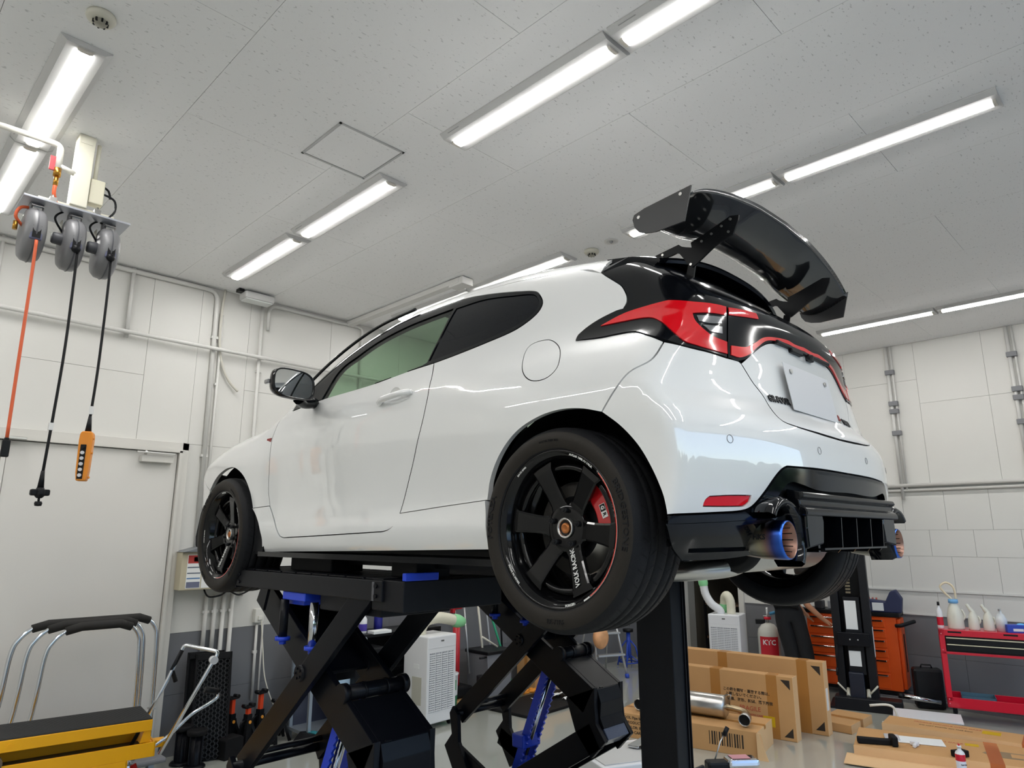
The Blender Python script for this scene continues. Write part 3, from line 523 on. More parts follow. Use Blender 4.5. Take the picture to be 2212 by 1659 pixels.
# ----------------------------------------------------------------- wheels
def decal(mb, txt, r, ang, size, h, depth=.0008, flip=1, bold=0., squeeze=1.):
    """letters bent round a circle of radius r in the xz plane (seen from +y), centred on ang; h = y position"""
    v, f = text_geo(txt, size, depth, bold); out = []
    for x, y, z in v:
        rr_ = r+flip*y; a = ang-flip*x*squeeze/r; out.append((-rr_*math.cos(a), h+z, rr_*math.sin(a)))
    mb.add(out, f)
def make_wheel(front=False, spoke0=-7.):
    rim = MB(); yo = .0     # wheel local: outer lip plane y=0, inboard negative
    prof = [(.2475, -.002), (.249, .0), (.2475, .003), (.241, .003), (.238, -.001), (.232, -.006), (.224, -.012), (.221, -.03), (.205, -.055), (.201, -.10), (.200, -.20), (.222, -.225), (.245, -.228), (.249, -.232), (.245, -.236)]
    rim.lathe(prof, 72, 'y')
    rim.lathe([(.0, -.055), (.028, -.052), (.050, -.050), (.072, -.052), (.078, -.056), (.080, -.064), (.080, -.085), (0, -.085)], 48, 'y')
    ring = [(.188, -.040), (.205, -.046), (.207, -.062), (.196, -.075), (.186, -.062)]
    rim.lathe(ring+[ring[0]], 72, 'y')
    R = rim.build('wheel', WHEELB, car)
    kids = []
    def k(name, mb, m): o = mb.build(name, m, R); kids.append(o); return o
    for i in range(6):
        a = math.radians(spoke0+60*i); u = Vector((-math.cos(a), 0, math.sin(a))); t = Vector((math.sin(a), 0, math.cos(a))); yv = Vector((0, 1, 0))
        st = [(.060, .036, -.053, .030), (.085, .029, -.050, .030), (.12, .0295, -.043, .028), (.16, .0325, -.034, .026), (.192, .036, -.027, .024), (.212, .044, -.028, .020)]
        v = []; f = []
        for r, wd, y, th in st:
            c = u*r
            v += [c-t*wd+yv*(y-.003), c-t*(wd-.006)+yv*y, c+t*(wd-.006)+yv*y, c+t*wd+yv*(y-.003), c+t*(wd-.008)+yv*(y-th), c-t*(wd-.008)+yv*(y-th)]
        for q in range(len(st)-1):
            for e in range(6): f.append((q*6+e, q*6+(e+1) % 6, q*6+6+(e+1) % 6, q*6+6+e))
        f += [tuple(range(6))[::-1], tuple(len(v)-6+e for e in range(6))]
        k('spoke', MB().add(v, f), WHEELB)
    for i in range(5):
        a = math.radians(spoke0+20+72*i); c = (-.057*math.cos(a), -.06, .057*math.sin(a)); d = (c[0], -.036, c[2])
        k('lug_nut', MB().cyl(c, d, .0095, n=12).cyl(d, (c[0], -.034, c[2]), .006, .004, n=12), SATB)
    k('centre_bore', MB().lathe([(.031, -.056), (.033, -.046), (.030, -.044), (.026, -.046), (.024, -.07)], 32, 'y').lathe([(.024, -.062), (0, -.062)], 24, 'y'), STEEL)
    k('hub_cap', MB().lathe([(.017, -.062), (.017, -.048), (.012, -.044), (.008, -.046), (0, -.046)], 20, 'y'), mat('copper_grease', (.45, .16, .05), .35, .8))
    # lip stripe and lettering
    WH = mat('white_print', (.75, .74, .72), .4); RD = mat('red_stripe_print', (.65, .06, .04), .35)
    def arc(a0, a1, r0, r1, y0, y1, n=28):
        m_ = MB(); v = []
        for q in range(n+1):
            a = math.radians(a0+(a1-a0)*q/n); v += [(-r0*math.cos(a), y0, r0*math.sin(a)), (-r1*math.cos(a), y1, r1*math.sin(a))]
        return m_.add(v, [(2*q, 2*q+2, 2*q+3, 2*q+1) for q in range(n)], True)
    st_ = arc(-55, 42, .2395, .2425, .0045, .0045); k('rim_stripe', st_, RD)
    ws_ = MB(); ws_ = arc(-57, 44, .2425, .2434, .0042, .0042); w2 = arc(-57, 44, .2386, .2395, .0030, .0042); ws_.add(w2.v, w2.f); w3 = arc(-62, -56, .2386, .2434, .0040, .0044, 6); ws_.add(w3.v, w3.f)
    k('rim_stripe_edge', ws_, WH)
    for txt, a in (('RAYS ENG', 128), ('A-PLUS TIME ATTACK', 62), ('MADE IN JAPAN', -141), ('FORGED', -76)): lt = MB(); decal(lt, txt, .2365, math.radians(a), .0105, .0005, .0006, 1 if a > 0 else -1, .0003); k('rim_lettering', lt, WH)
    # name on the lower spoke
    v, f = text_geo('VOLK RACING', .023, .0006, .0004); a = math.radians(spoke0-60); u = Vector((-math.cos(a), .24, math.sin(a))).normalized(); M = mtx(Vector((-math.cos(a), 0, math.sin(a)))*.128+Vector((.004, -.0385, 0)), -u, Vector((0, 1, 0))-u*u.y)
    k('spoke_lettering', MB().add(v, f, M=M @ Matrix.Diagonal((.85, 1.1, 1, 1))), WH)
    # tyre
    ty = MB(); T = [(.2435, -.002), (.250, .006), (.262, .013), (.280, .016), (.297, .014), (.3045, .009), (.309, .002), (.3165, -.008), (.3205, -.020), (.3225, -.045)]
    g = [-.052, -.092, -.150, -.190]
    for y in g: T += [(.3228, y+.006), (.3225, y+.0052), (.3155, y+.004), (.3155, y-.004), (.3225, y-.0052)]
    T += [(.3225, -.20), (.3205, -.222), (.3165, -.234), (.305, -.250), (.280, -.258), (.262, -.254), (.250, -.246), (.243, -.238)]
    ty.lathe(T, 96, 'y'); TY = ty.build('tyre', [RUBB], R); kids.append(TY)
    wl = MB(); wl.lathe([(.2515, .0078), (.262, .0136), (.280, .0166), (.297, .0146), (.3035, .0102)], 96, 'y'); k('sidewall_band', wl, RUBW)
    sl = MB()
    for q in range(44):     # tread slits
        for (y, L, sk) in ((-.028, .017, .35), (-.072, .015, -.4), (-.121, .020, .3), (-.171, .015, -.4), (-.212, .012, .35)):
            a = 2*math.pi*q/44+y*9; v = []
            for e, (dy, da) in enumerate(((-L, -sk*.06), (L, sk*.06))):
                for ww in (-.004, .004):
                    for rr_ in (.3215-(.002 if abs(y+.028) < .01 and dy > 0 else 0), .3233-(.0012 if abs(y+.028) < .01 and dy > 0 else 0)):
                        v.append((-rr_*math.cos(a+da+ww), y+dy*.8, rr_*math.sin(a+da+ww)))
            sl.add(v, [(1, 3, 7, 5)])
    o = k('tread_slits', sl, mat('slit_black', (.003, .003, .003), .9)); o['kind'] = 'stuff'
    for args in (('BRIDGESTONE', .281, math.radians(8), .026, .0166, .0016, 1, .0004, 1.25), ('POTENZA', .281, math.radians(172), .026, .0166, .0016, 1, .0004, 1.25), ('RE-71RS', .281, math.radians(-88), .020, .0166, .001, -1), ('DOT U1 A202 2623', .277, math.radians(92), .010, .0166, .001, 1)): tl_ = MB(); decal(tl_, *args); k('tyre_lettering', tl_, RUBB)
    return R, kids
def put_wheel(W, x, y, z, left=True, cp=False):
    R, kids = W
    if cp:
        R2 = R.copy(); COL.objects.link(R2)
        for c in kids: c2 = c.copy(); COL.objects.link(c2); c2.parent = R2
        R = R2
    R.location = (x, y, z+BASE); R.rotation_euler = (0, 0, 0 if left else math.pi)
    return R
WL = make_wheel(False, -7.)
put_wheel(WL, 0, .895, 0); WR = put_wheel(WL, 0, -.895, -.02, False, True)
o = put_wheel(WL, 2.56, .885, -.016, True, True); o.rotation_euler = (0, math.radians(-36), 0)
put_wheel(WL, 2.56, -.885, 0, False, True)
for x, dz in ((0, 0), (2.56, 0)):
    for sy in (1, -1):
        d = MB(); yo = sy*.80; r = .165 if x else .150
        prof = [(.075, yo-sy*.015), (.075, yo), (r-.045, yo), (r-.043, yo-sy*.01), (r, yo-sy*.01), (r, yo-sy*.034), (.08, yo-sy*.034)]
        d.lathe(prof, 56, 'y', (x, 0, dz)); d.cyl((x, yo-sy*.25, dz), (x, yo, dz), .06, n=24); D = cpart('brake_disc', d, DISC)
        hub = MB().lathe([(r-.047, yo+sy*.001), (.0, yo+sy*.001)], 40, 'y', (x, 0, dz)); hub.build('disc_bell', SATB, D)
        # caliper sits at the rear of the rear disc, image right
        c = MB(); a0, a1 = (-12, 52) if sy else (0, 0); v = []; n = 12
        pts = []
        for q in range(n+1):
            a = math.radians(a0+(a1-a0)*q/n); ro = .196 if 1 < q < n-1 else .182; ri = .118 if 1 < q < n-1 else .135
            pts.append((ro, ri, a))
        poly = [(x-ro*math.cos(a), dz+ro*math.sin(a)) for ro, ri, a in pts]+[(x-ri*math.cos(a), dz+ri*math.sin(a)) for ro, ri, a in pts[::-1]]
        c.prism(poly, yo-sy*.05, yo+sy*.028, 'y', bev=.005)
        for q in (3, 6, 9):
            ro, ri, a = pts[q]; c.cyl((x-.19*math.cos(a), yo+sy*.02, dz+.19*math.sin(a)), (x-.19*math.cos(a), yo+sy*.04, dz+.19*math.sin(a)), .012, n=12)
        CAL = cpart('brake_caliper', c, REDC)
        if sy == 1:
            a = math.radians(20); cc = Vector((x-.152*math.cos(a), yo+.0295, dz+.152*math.sin(a))); M = mtx(cc, (math.sin(a)*1, 0, math.cos(a)*1), (0, 1, 0)) @ Matrix.Rotation(math.pi, 4, 'Z')
            MB().box((-.022, -.011, 0), (.022, .011, .001), M=M).build('caliper_badge', mat('white_print', (1, 1, 1)), CAL)
            MB().box((-.0205, -.0098, .0009), (.0015, .0098, .0014), M=M).build('badge_field', SATB, CAL)
            v, f = text_geo('G', .017, .0004, .0006); v2, f2 = text_geo('R', .017, .0004, .0006)
            MB().add(v, f, M=M @ Matrix.Translation((-.0095, 0, .0018))).build('badge_letter', mat('white_print', (1, 1, 1)), CAL)
            MB().add(v2, f2, M=M @ Matrix.Translation((.0115, 0, .0014))).build('badge_letter', SATB, CAL)
# ----------------------------------------------------------------- mirror, handle, badges
def mirror_side(sy):
    def Y(v): return sy*v
    prof = [(1.60, .70), (1.62, .755), (1.66, .785), (1.72, .79)]
    sh_ = MB(); ring = []
    # housing: rounded shell, open towards the rear
    import itertools
    out = [(0, .115, .055), (.03, .118, .062), (.09, .10, .055), (.13, .06, .035), (.14, .0, .0)]
    cy, cz = .985, .705; v = []; n = 28; st = [(-.0, 1.), (.035, 1.02), (.08, .86), (.115, .55), (.13, .0001)]
    def shape(k):
        a = 2*math.pi*k/n; c, s_ = math.cos(a), math.sin(a); p = 3.2
        return (abs(c)**(2/p)*(1 if c > 0 else -1)*.105, abs(s_)**(2/p)*(1 if s_ > 0 else -1)*.072+.012*c)
    for dx, sc in st:
        for k in range(n):
            a, b = shape(k); v.append((1.60+dx+.12*(a*sc+.1)*.6, Y(cy+a*sc), cz+b*sc))
    f = [(i*n+k, i*n+(k+1) % n, (i+1)*n+(k+1) % n, (i+1)*n+k) for i in range(len(st)-1) for k in range(n)]
    sh_.add(v, f, True)
    v = []
    for dx, sc in ((0, 1.), (-.004, .97), (.004, .92)):
        for k in range(n): a, b = shape(k); v.append((1.60+dx+.12*(a*sc+.1)*.6, Y(cy+a*sc), cz+b*sc))
    sh_.add(v, [(i*n+k, i*n+(k+1) % n, (i+1)*n+(k+1) % n, (i+1)*n+k) for i in range(2) for k in range(n)], True)
    sh_.tube(smooth_pts([(1.66, Y(.93), .645), (1.70, Y(.88), .632), (1.74, Y(.80), .65)], 5), [.03, .03, .028, .028, .026, .026, .026, .026, .026, .026, .03], 10)
    H = cpart('door_mirror', sh_, GLOSSB)
    g = MB(); v = [(1.606+.12*(shape(k)[0]*.92+.1)*.6, Y(cy+shape(k)[0]*.92), cz+shape(k)[1]*.92) for k in range(n)]; g.add(v, [tuple(range(n))]); g.build('mirror_glass', mat('mirror_silver', (.75, .77, .77), .02, 1.), H)
    i_ = MB(); i_.box((1.655, Y(1.075), .700), (1.70, Y(1.10), .722), .006); i_.build('turn_signal', CLEARL, H)
for sy in (1, -1): mirror_side(sy)
for d_, sy in zip(door, (1, -1)):
    hp = [surf(np.array([s]), np.array([z]))[0] for s, z in ((1.09, .556), (1.03, .562), (.97, .566), (.90, .572), (.855, .576))]
    pts = [(p[0], sy*(p[1]+o_), p[2]) for p, o_ in zip(hp, (.006, .032, .036, .032, .006))]
    MB().tube(smooth_pts(pts, 6), [.010]+[.0135]*22+[.010, .010], 12).build('door_handle', PEARL, d_)
    P0, N0 = surfN(np.array([.975]), np.array([.566])); 
    cup = MB(); cup.lathe([(.0, -.0), (.03, .001), (.045, .004), (.048, .006)], 28, 'y', (0, 0, 0)); 
    M = Matrix.Translation((float(P0[0, 0]), sy*(float(P0[0, 1])-.0035), float(P0[0, 2])))
    MB().add(cup.v, cup.f, True, M=M @ Matrix.Diagonal((1, sy, 1, 1))).build('handle_cup', mat('handle_cup_white', (.60, .60, .59), .3, coat=1.), d_)
bd = MB(); P0, N0 = surfN(np.array([2.13]), np.array([.49])); bd.box((2.105, .0, .478), (2.155, float(P0[0, 1])+.001, .500)); cpart('fender_badge', bd, mat('dark_red_badge', (.25, .02, .02), .3))
def letter_on_rear(txt, y, z, size, m, name, bold=.0, lift=.003, parent=None, sx=1.):
    v, f = text_geo(txt, size, .002, bold); mb = MB()
    P, N = surfN(np.array([SREAR+abs(y)]) if abs(y) < YC else np.array([SREAR+abs(y)]), np.array([z])); n = Vector(N[0]); p = Vector(P[0]); p.y = y; n.y *= 1 if y >= 0 else -1
    M = mtx(p+n*lift, Vector((0, -1, 0)), n); mb.add(v, f, M=M @ Matrix.Diagonal((sx, 1, 1, 1))); mb.build(name, m, parent)
HP = hatch[0]
letter_on_rear('GR-FOUR', .30, .424, .034, SATB, 'badge_lettering', .0009, parent=HP)
letter_on_rear('YARIS', -.31, .414, .034, SATB, 'badge_lettering', .0009, parent=HP)
letter_on_rear('GR', -.215, .424, .030, mat('dark_red_badge', (1, 0, 0)), 'badge_lettering', .0012, lift=.005, parent=HP)
P0, N0 = surfN(np.array([SREAR+.215]), np.array([.424])); MB().box((-.026, -.019, 0), (.026, .019, .003), M=mtx((P0[0, 0]-.001, -.215, .424), (0, -1, 0), (N0[0, 0], -N0[0, 1], N0[0, 2]))).build('badge_plate', STEEL, HP)
# number plate: blank, its characters are blurred out in the picture
Pz, Nz = surfN(np.array([SREAR+.0]), np.array([.50])); M = mtx((Pz[0, 0]-.016, .03, .485), (0, -1, 0), Nz[0])
npo = cpart('number_plate', MB().box((-.205, -.088, 0), (.205, .088, .003), .001, M=M), mat('plate_grey', (.60, .60, .62), .4))
MB().box((-.16, -.07, -.012), (.16, .07, -.002), .004, M=M).build('plate_mount', PEARL, npo)
for sy in (1, -1):
    v = [(-.155*1, .065, .004)]; c = Vector((sy*.155, .060, .004)); MB().cyl(M @ c, M @ (c+Vector((0, 0, .004))), .009, n=16).build('plate_bolt', STEEL, npo)
# recess of the hatch handle with its camera under the garnish
hr = MB(); hr.box((-.485, -.24, .642), (-.465, .24, .655), .004); hr.box((-.488, -.07, .625), (-.47, -.02, .645), .004); hr.box((-.488, .03, .63), (-.47, .13, .645), .004); hr.cyl((-.49, .0, .635), (-.505, 0, .628), .011, n=16); cpart('hatch_handle', hr, SATB)
# park sensors
def ring_on(s, z, r, m, name, parent, sy=1, w_=.0012):
    P0, N0 = surfN(np.array([s]), np.array([z])); p = Vector(P0[0])+Vector(N0[0])*.0006; n = Vector(N0[0]); p.y *= sy; n.y *= sy; a = n.orthogonal().normalized(); b = n.cross(a)
    MB().tube([p+(a*math.cos(t)+b*math.sin(t))*r for t in np.linspace(0, 2*math.pi, 33)[:-1]], w_, 6, closed=True).build(name, m, parent)
GREYL = mat('seam_grey', (.10, .10, .10), .6)
for s, z in ((-.446, .252), (-.838, .252)):
    for sy in (1, -1): ring_on(s, z, .012, GREYL, 'parking_sensor', bumper[0], sy, .0007)
# ----------------------------------------------------------------- roof spoiler
sp = MB(); ys = np.linspace(-.50, .50, 25); v = []; 
for y in ys:
    q = abs(y)/.5; xt = .055+.0*q; zt = float(topsurf(np.array([.06]), np.array([abs(y)]))[0, 2])+.002
    xe = -.235+.055*q**3; ze = 1.022-.052*q**2.2
    v += [(xt, y, zt), ((xt+xe)/2, y, (zt+ze)/2+.012), (xe, y, ze+.006), (xe-.004, y, ze-.004), (xe+.004, y, ze-.014), (xe+.10, y, ze-.004), (.03, y, zt-.05)]
n = 7; f = [(i*n+k, i*n+(k+1) % n, (i+1)*n+(k+1) % n, (i+1)*n+k) for i in range(len(ys)-1) for k in range(n)]+[tuple(range(n)), tuple((len(ys)-1)*n+k for k in range(n))[::-1]]
sp.add(v, f, False)
for sy in (1, -1):
    P1 = [surf(np.array([s]), np.array([z]))[0] for s, z in ((-.128, .955), (-.20, .90), (-.24, .86))]
    a = [(p[0]-.004, sy*p[1], p[2]) for p in P1]; e = [(-.185, sy*.497, .968), (-.175, sy*.51, .952), (-.12, sy*.55, .90)]
    s2 = MB(); v = [(.05, sy*.56, .975), a[0], a[1], (-.10, sy*.545, .885), (-.178, sy*.505, .960), (-.06, sy*.52, 1.01), (-.16, sy*.44, .95), (.0, sy*.45, .95)]
    sp.add(v[:6], [(0, 1, 2, 3, 4, 5)], False); sp.add([v[3], v[4], v[6], v[7]], [(0, 1, 2, 3)])
SPOI = cpart('roof_spoiler', sp, GLOSSB)
# ----------------------------------------------------------------- rear wing
tez = pchip([0, .2, .35, .5, .62, .70], [1.192, 1.187, 1.170, 1.143, 1.108, 1.068]); tex = pchip([0, .35, .7], [-.462, -.455, -.438])
lez = pchip([0, .25, .40, .55, .70], [1.112, 1.104, 1.078, 1.062, 1.045]); lex = pchip([0, .3, .45, .7], [-.212, -.212, -.204, -.205])
wg = MB(); ys = np.linspace(-.698, .698, 61); prof = []
for u in np.linspace(0, 1, 15): prof.append((u, .012*math.sin(math.pi*u**.6)-.02*math.sin(math.pi*u**.8)))
for u in np.linspace(1, 0, 15)[1:-1]: prof.append((u, -.052*math.sin(math.pi*u**.75)*(1-.25*u)-.0015))
v = []
for y in ys:
    ay = abs(y); x0, x1, z0, z1 = float(lex(ay)), float(tex(ay)), float(lez(ay)), float(tez(ay)); sc = 1.-.25*max(0, (ay-.35)/.35)
    for u, h in prof:
        c = Vector((x1-x0, z1-z0)); nrm = Vector((c.y, -c.x)).normalized()
        if nrm.y < 0: nrm = -nrm
        v.append((x0+c.x*u+nrm.x*h*sc, y, z0+c.y*u+nrm.y*h*sc))
n = len(prof); f = [(i*n+k, i*n+(k+1) % n, (i+1)*n+(k+1) % n, (i+1)*n+k) for i in range(len(ys)-1) for k in range(n)]+[tuple(range(n)), tuple((len(ys)-1)*n+k for k in range(n))[::-1]]
wg.add(v, f, True)
WING = cpart('rear_wing', wg, mat('gloss_carbon', (.010, .011, .013), .16, coat=1., coatr=.02))
for sy in (1, -1):
    ep = [(-.44, 1.090), (-.408, .974), (-.30, .972), (-.258, .980), (-.232, .992), (-.216, 1.015), (-.209, 1.045), (-.216, 1.061), (-.26, 1.072)]
    E_ = MB().prism(ep, sy*.699, sy*.705, 'y').build('endplate', CARBON, WING)
for sy in (1, -1):
    for x, z in ((-.40, 1.072), (-.235, 1.046)):
        MB().cyl((x, sy*.705, z), (x, sy*.7075, z), .006, n=14).build('endplate_bolt', STEEL, WING)
mp_ = [(-.048, 1.016), (-.219, 1.040), (-.232, 1.028), (-.250, 1.020), (-.272, 1.012), (-.270, 1.032), (-.32, 1.046), (-.43, 1.083), (-.462, 1.076), (-.458, 1.058), (-.435, 1.012), (-.367, .991), (-.283, .941), (-.268, .936), (-.256, .950), (-.220, 1.004), (-.208, 1.009), (-.189, 1.006), (-.157, 1.004), (-.05, 1.006)]
for sy in (1, -1):
    Mt = cpart('wing_mount', MB().prism(mp_, sy*.416, sy*.424, 'y'), SATB)
    for x, z in ((-.43, 1.070), (-.395, 1.055), (-.355, 1.038), (-.315, 1.022), (-.42, 1.025), (-.266, .947), (-.07, 1.012), (-.15, 1.018)): MB().cyl((x, sy*.424, z), (x, sy*.428, z), .005, n=10).build('mount_bolt', STEEL, Mt)
    MB().prism([(-.25, .952), (-.278, .946), (-.262, .872), (-.226, .872)], sy*.408, sy*.416, 'y').build('mount_stay', SATB, Mt)
    ft = MB(); c = (-.232, sy*.412, .862); ft.add([(c[0]+.06, c[1]+.0, c[2]+.018), (c[0], c[1]+.03, c[2]+.01), (c[0]-.05, c[1], c[2]-.012), (c[0], c[1]-.03, c[2]+.01), (c[0]+.06, c[1], c[2]+.006), (c[0], c[1]+.03, c[2]-.002), (c[0]-.05, c[1], c[2]-.028), (c[0], c[1]-.03, c[2]-.002)], [(0, 1, 2, 3), (7, 6, 5, 4), (0, 4, 5, 1), (1, 5, 6, 2), (2, 6, 7, 3), (3, 7, 4, 0)]); ft.cyl((c[0], c[1], c[2]), (c[0]+.03, c[1], c[2]-.06), .014, n=12)
    ft.build('mount_foot', SATB, Mt)
# ----------------------------------------------------------------- diffuser block, fins, exhaust
cb = MB(); hw = .41
prof = [(-.55, .118), (-.600, .108), (-.606, .094), (-.590, .084), (-.592, .068), (-.606, .060), (-.612, .048), (-.610, .036), (-.55, .034)]
cb.prism(prof, -.44, .44, 'y', bev=.004)
for sy in (1, -1):
    cb.prism([(.42*sy, .06), (.30*sy, .06), (.285*sy, .02), (.30*sy, -.050), (.42*sy, -.062), (.425*sy, .0)], -.60, -.50, 'x', bev=.006)
    cb.box((-.58, sy*.30, -.075), (-.46, sy*.285, .05))
cb.box((-.50, -.42, -.075), (-.49, .42, .06)); cb.prism([(-.60, -.062), (-.60, -.068), (-.46, -.078), (-.46, -.07)], -.30, .30, 'y'); cb.box((-.46, -.60, -.05), (-.40, .60, .11))
DIF = cpart('diffuser', cb, GLOSSB)
for y in (.152, .010, -.132, -.262):
    MB().prism([(-.606, .034), (-.50, .045), (-.50, -.075), (-.585, -.078), (-.602, -.060)], y-.003, y+.003, 'y').build('diffuser_fin', GLOSSB, DIF)
for y in (.215, .075, -.065, -.20): MB().box((-.545, y-.04, -.072), (-.505, y+.04, -.022), .006).build('diffuser_step', GLOSSB, DIF)
hexm = MB()
for i in range(24):
    for j in range(4):
        y = -.28+i*.024; z = -.015+j*.021+(i % 2)*.010; hexm.tube([(-.503, y+.011*math.cos(t), z+.011*math.sin(t)) for t in np.linspace(0, 2*math.pi, 7)[:-1]], .0015, 4, closed=True)
o = hexm.build('grille_mesh', SATB, DIF); o['kind'] = 'stuff'
for sy in (1, -1):
    ar = MB(); cy, cz = sy*.525, -.035; v = []; n = 22
    for k in range(n+1):
        a = math.radians(38+182*k/n)
        for r, x in ((.098, -.585), (.112, -.59), (.125, -.575), (.128, -.50), (.098, -.50)): v.append((x, cy+r*math.cos(a)*sy, cz+(r*math.sin(a) if math.sin(a) > 0 else r*math.sin(a))))
    ar.add(v, [(k*5+i, (k+1)*5+i, (k+1)*5+(i+1) % 5, k*5+(i+1) % 5) for k in range(n) for i in range(5)], True); ar.build('exhaust_surround', GLOSSB, DIF)
    can = MB(); c = (0, sy*.516, -.036+(-.018 if sy < 0 else 0)); T_ = [(.040, -.40), (.046, -.43), (.050, -.46), (.0555, -.50), (.0575, -.545), (.0575, -.575), (.056, -.582), (.053, -.583)]
    def titan():
        m = bpy.data.materials.new('burnt_titanium'); m.use_nodes = True; t = m.node_tree; b = t.nodes['Principled BSDF']; b.inputs['Metallic'].default_value = 1; b.inputs['Roughness'].default_value = .28
        g = t.nodes.new('ShaderNodeTexCoord'); s_ = t.nodes.new('ShaderNodeSeparateXYZ'); t.links.new(g.outputs['Object'], s_.inputs[0]); r = t.nodes.new('ShaderNodeMapRange'); r.inputs[1].default_value = -.585; r.inputs[2].default_value = -.49; t.links.new(s_.outputs[0], r.inputs[0])
        cr = t.nodes.new('ShaderNodeValToRGB'); e = cr.color_ramp.elements; e[0].color = (.06, .20, .75, 1); e[1].color = (.25, .24, .21, 1)
        for p_, c_ in ((.12, (.03, .10, .45, 1)), (.35, (.04, .05, .18, 1)), (.55, (.22, .14, .12, 1)), (.75, (.30, .27, .18, 1))): q = e.new(p_); q.color = c_
        t.links.new(r.outputs[0], cr.inputs[0]); t.links.new(cr.outputs[0], b.inputs['Base Color']); return m
    if sy == 1: TIT = titan()
    can.lathe(T_, 48, 'x', c); CAN = cpart('exhaust_tip', can, TIT)
    inn = MB(); inn.lathe([(.053, -.583), (.050, -.58), (.046, -.52), (.040, -.48)], 40, 'x', c); inn.build('tip_liner', mat('burnt_bronze', (.32, .19, .15), .35, 1.), CAN)
    MB().lathe([(.040, -.49), (0, -.49)], 24, 'x', c).build('tip_bore', mat('bore_black', (.004, .004, .004), .9), CAN)  # near-black disc closes the bore
    for k in range(16):
        a = 2*math.pi*k/16; ca, sa = math.cos(a), math.sin(a); t = Vector((0, -sa, ca)); c0 = Vector((-.572, c[1]+.0492*ca, c[2]+.0492*sa)); c1 = Vector((-.52, c[1]+.0455*ca, c[2]+.0455*sa))
        MB().add([c0-t*.0016, c0+t*.0016, c1+t*.0016, c1-t*.0016], [(0, 1, 2, 3)]).build('liner_slot', mat('bore_black', (0, 0, 0)), CAN)  # slots drawn as thin near-black strips
    if sy == 1:
        v, f = text_geo('HKS', .021, .0003, .0008); a = math.radians(8); MB().add([( -.515-x_*1.0, c[1]+(.0574+z_)*math.cos(a+y_/.0574), c[2]+(.0574+z_)*math.sin(a+y_/.0574)) for x_, y_, z_ in v], f).build('tip_lettering', SATB, CAN)
# silencer and pipes
mf = MB(); mf.lathe([(0, -.30), (.105, -.30), (.115, -.285), (.115, .285), (.105, .30), (0, .30)], 40, 'y', (-.28, 0, -.035)); MUF = cpart('silencer', mf, STEEL)
MB().lathe([(.117, .28), (.108, .306), (.09, .309), (.0, .309)], 40, 'y', (-.28, 0, -.035)).build('silencer_end_cap', SATB, MUF)
pp = MB(); pp.tube(smooth_pts([(.45, .20, -.13), (.20, .30, -.15), (.0, .38, -.152), (-.15, .36, -.145), (-.26, .28, -.13), (-.30, .22, -.10)], 8), .034, 20)
pp.build('exhaust_pipe', STEEL, MUF)
for sy in (1, -1): MB().tube(smooth_pts([(-.33, sy*.25, -.04), (-.35, sy*.42, -.03), (-.40, sy*.51, -.036)], 6), .032, 16).build('tail_pipe', STEEL, MUF)
lk = MB(); lk.tube([(.0, .70, -.02), (-.02, .45, -.06), (.1, .2, -.05)], .02, 8); lk.tube([(.0, -.70, -.02), (-.02, -.45, -.06), (.1, -.2, -.05)], .02, 8); lk.tube([(.05, .62, .0), (.30, .50, -.04)], .022, 8); lk.cyl((-.05, .55, -.05), (-.02, .52, .25), .035, n=16); lk.cyl((-.05, -.55, -.05), (-.02, -.52, .25), .035, n=16)
lk.tube([(2.56, .75, -.03), (2.45, .3, -.06)], .022, 8); lk.tube([(2.56, -.75, -.03), (2.45, -.3, -.06)], .022, 8)
cpart('suspension', lk, SATB)
# ================================================================= ROOM
YL, XR, HC, XW, YB = 6.63, 9.55, 4.27, -2.6, -3.3
WALLW = mat('wall_offwhite', 'd2d1cd', .5, bump=(45, .10), var=(1.5, .015))
WALLG = mat('wall_grey_dado', '6f7074', .45, bump=(45, .10), var=(1.5, .03))
JOINT = mat('wall_joint', '8d8c88', .8)
JOINTG = mat('dado_joint', '4c4d50', .8)
PAINTED = mat('painted_conduit', 'cfcecb', .4)
def ceilm():
    m = bpy.data.materials.new('ceiling_board'); m.use_nodes = True; t = m.node_tree; b = t.nodes['Principled BSDF']; b.inputs['Roughness'].default_value = .8
    g = t.nodes.new('ShaderNodeTexCoord'); mp = t.nodes.new('ShaderNodeMapping'); mp.inputs['Scale'].default_value = (1, 2.4, 1); t.links.new(g.outputs['Object'], mp.inputs[0])
    v = t.nodes.new('ShaderNodeTexNoise'); v.inputs['Scale'].default_value = 34; v.inputs['Detail'].default_value = 4; t.links.new(mp.outputs[0], v.inputs['Vector'])
    r = t.nodes.new('ShaderNodeValToRGB'); e = r.color_ramp.elements; e[0].position = .315; e[0].color = (.60, .60, .60, 1); e[1].position = .355; e[1].color = (.86, .86, .86, 1)
    t.links.new(v.outputs[0], r.inputs[0]); t.links.new(r.outputs[0], b.inputs['Base Color'])
    u = t.nodes.new('ShaderNodeBump'); u.inputs['Strength'].default_value = .25; u.inputs['Distance'].default_value = .003; t.links.new(v.outputs[0], u.inputs['Height']); t.links.new(u.outputs[0], b.inputs['Normal']); return m
CEIL = ceilm()
FLOORM = mat('floor_epoxy', (.42, .43, .39), .10, coat=.7, coatr=.04, var=(.6, .03))
struct('floor', MB().box((XW-.2, YB-.2, -.2), (XR+.2, YL+.2, 0)), FLOORM)
CE = struct('ceiling', MB().box((XW-.2, YB-.2, HC+.014), (XR+.2, YL+.2, HC+.2)), mat('ceiling_gap', (.16, .16, .16), .8))
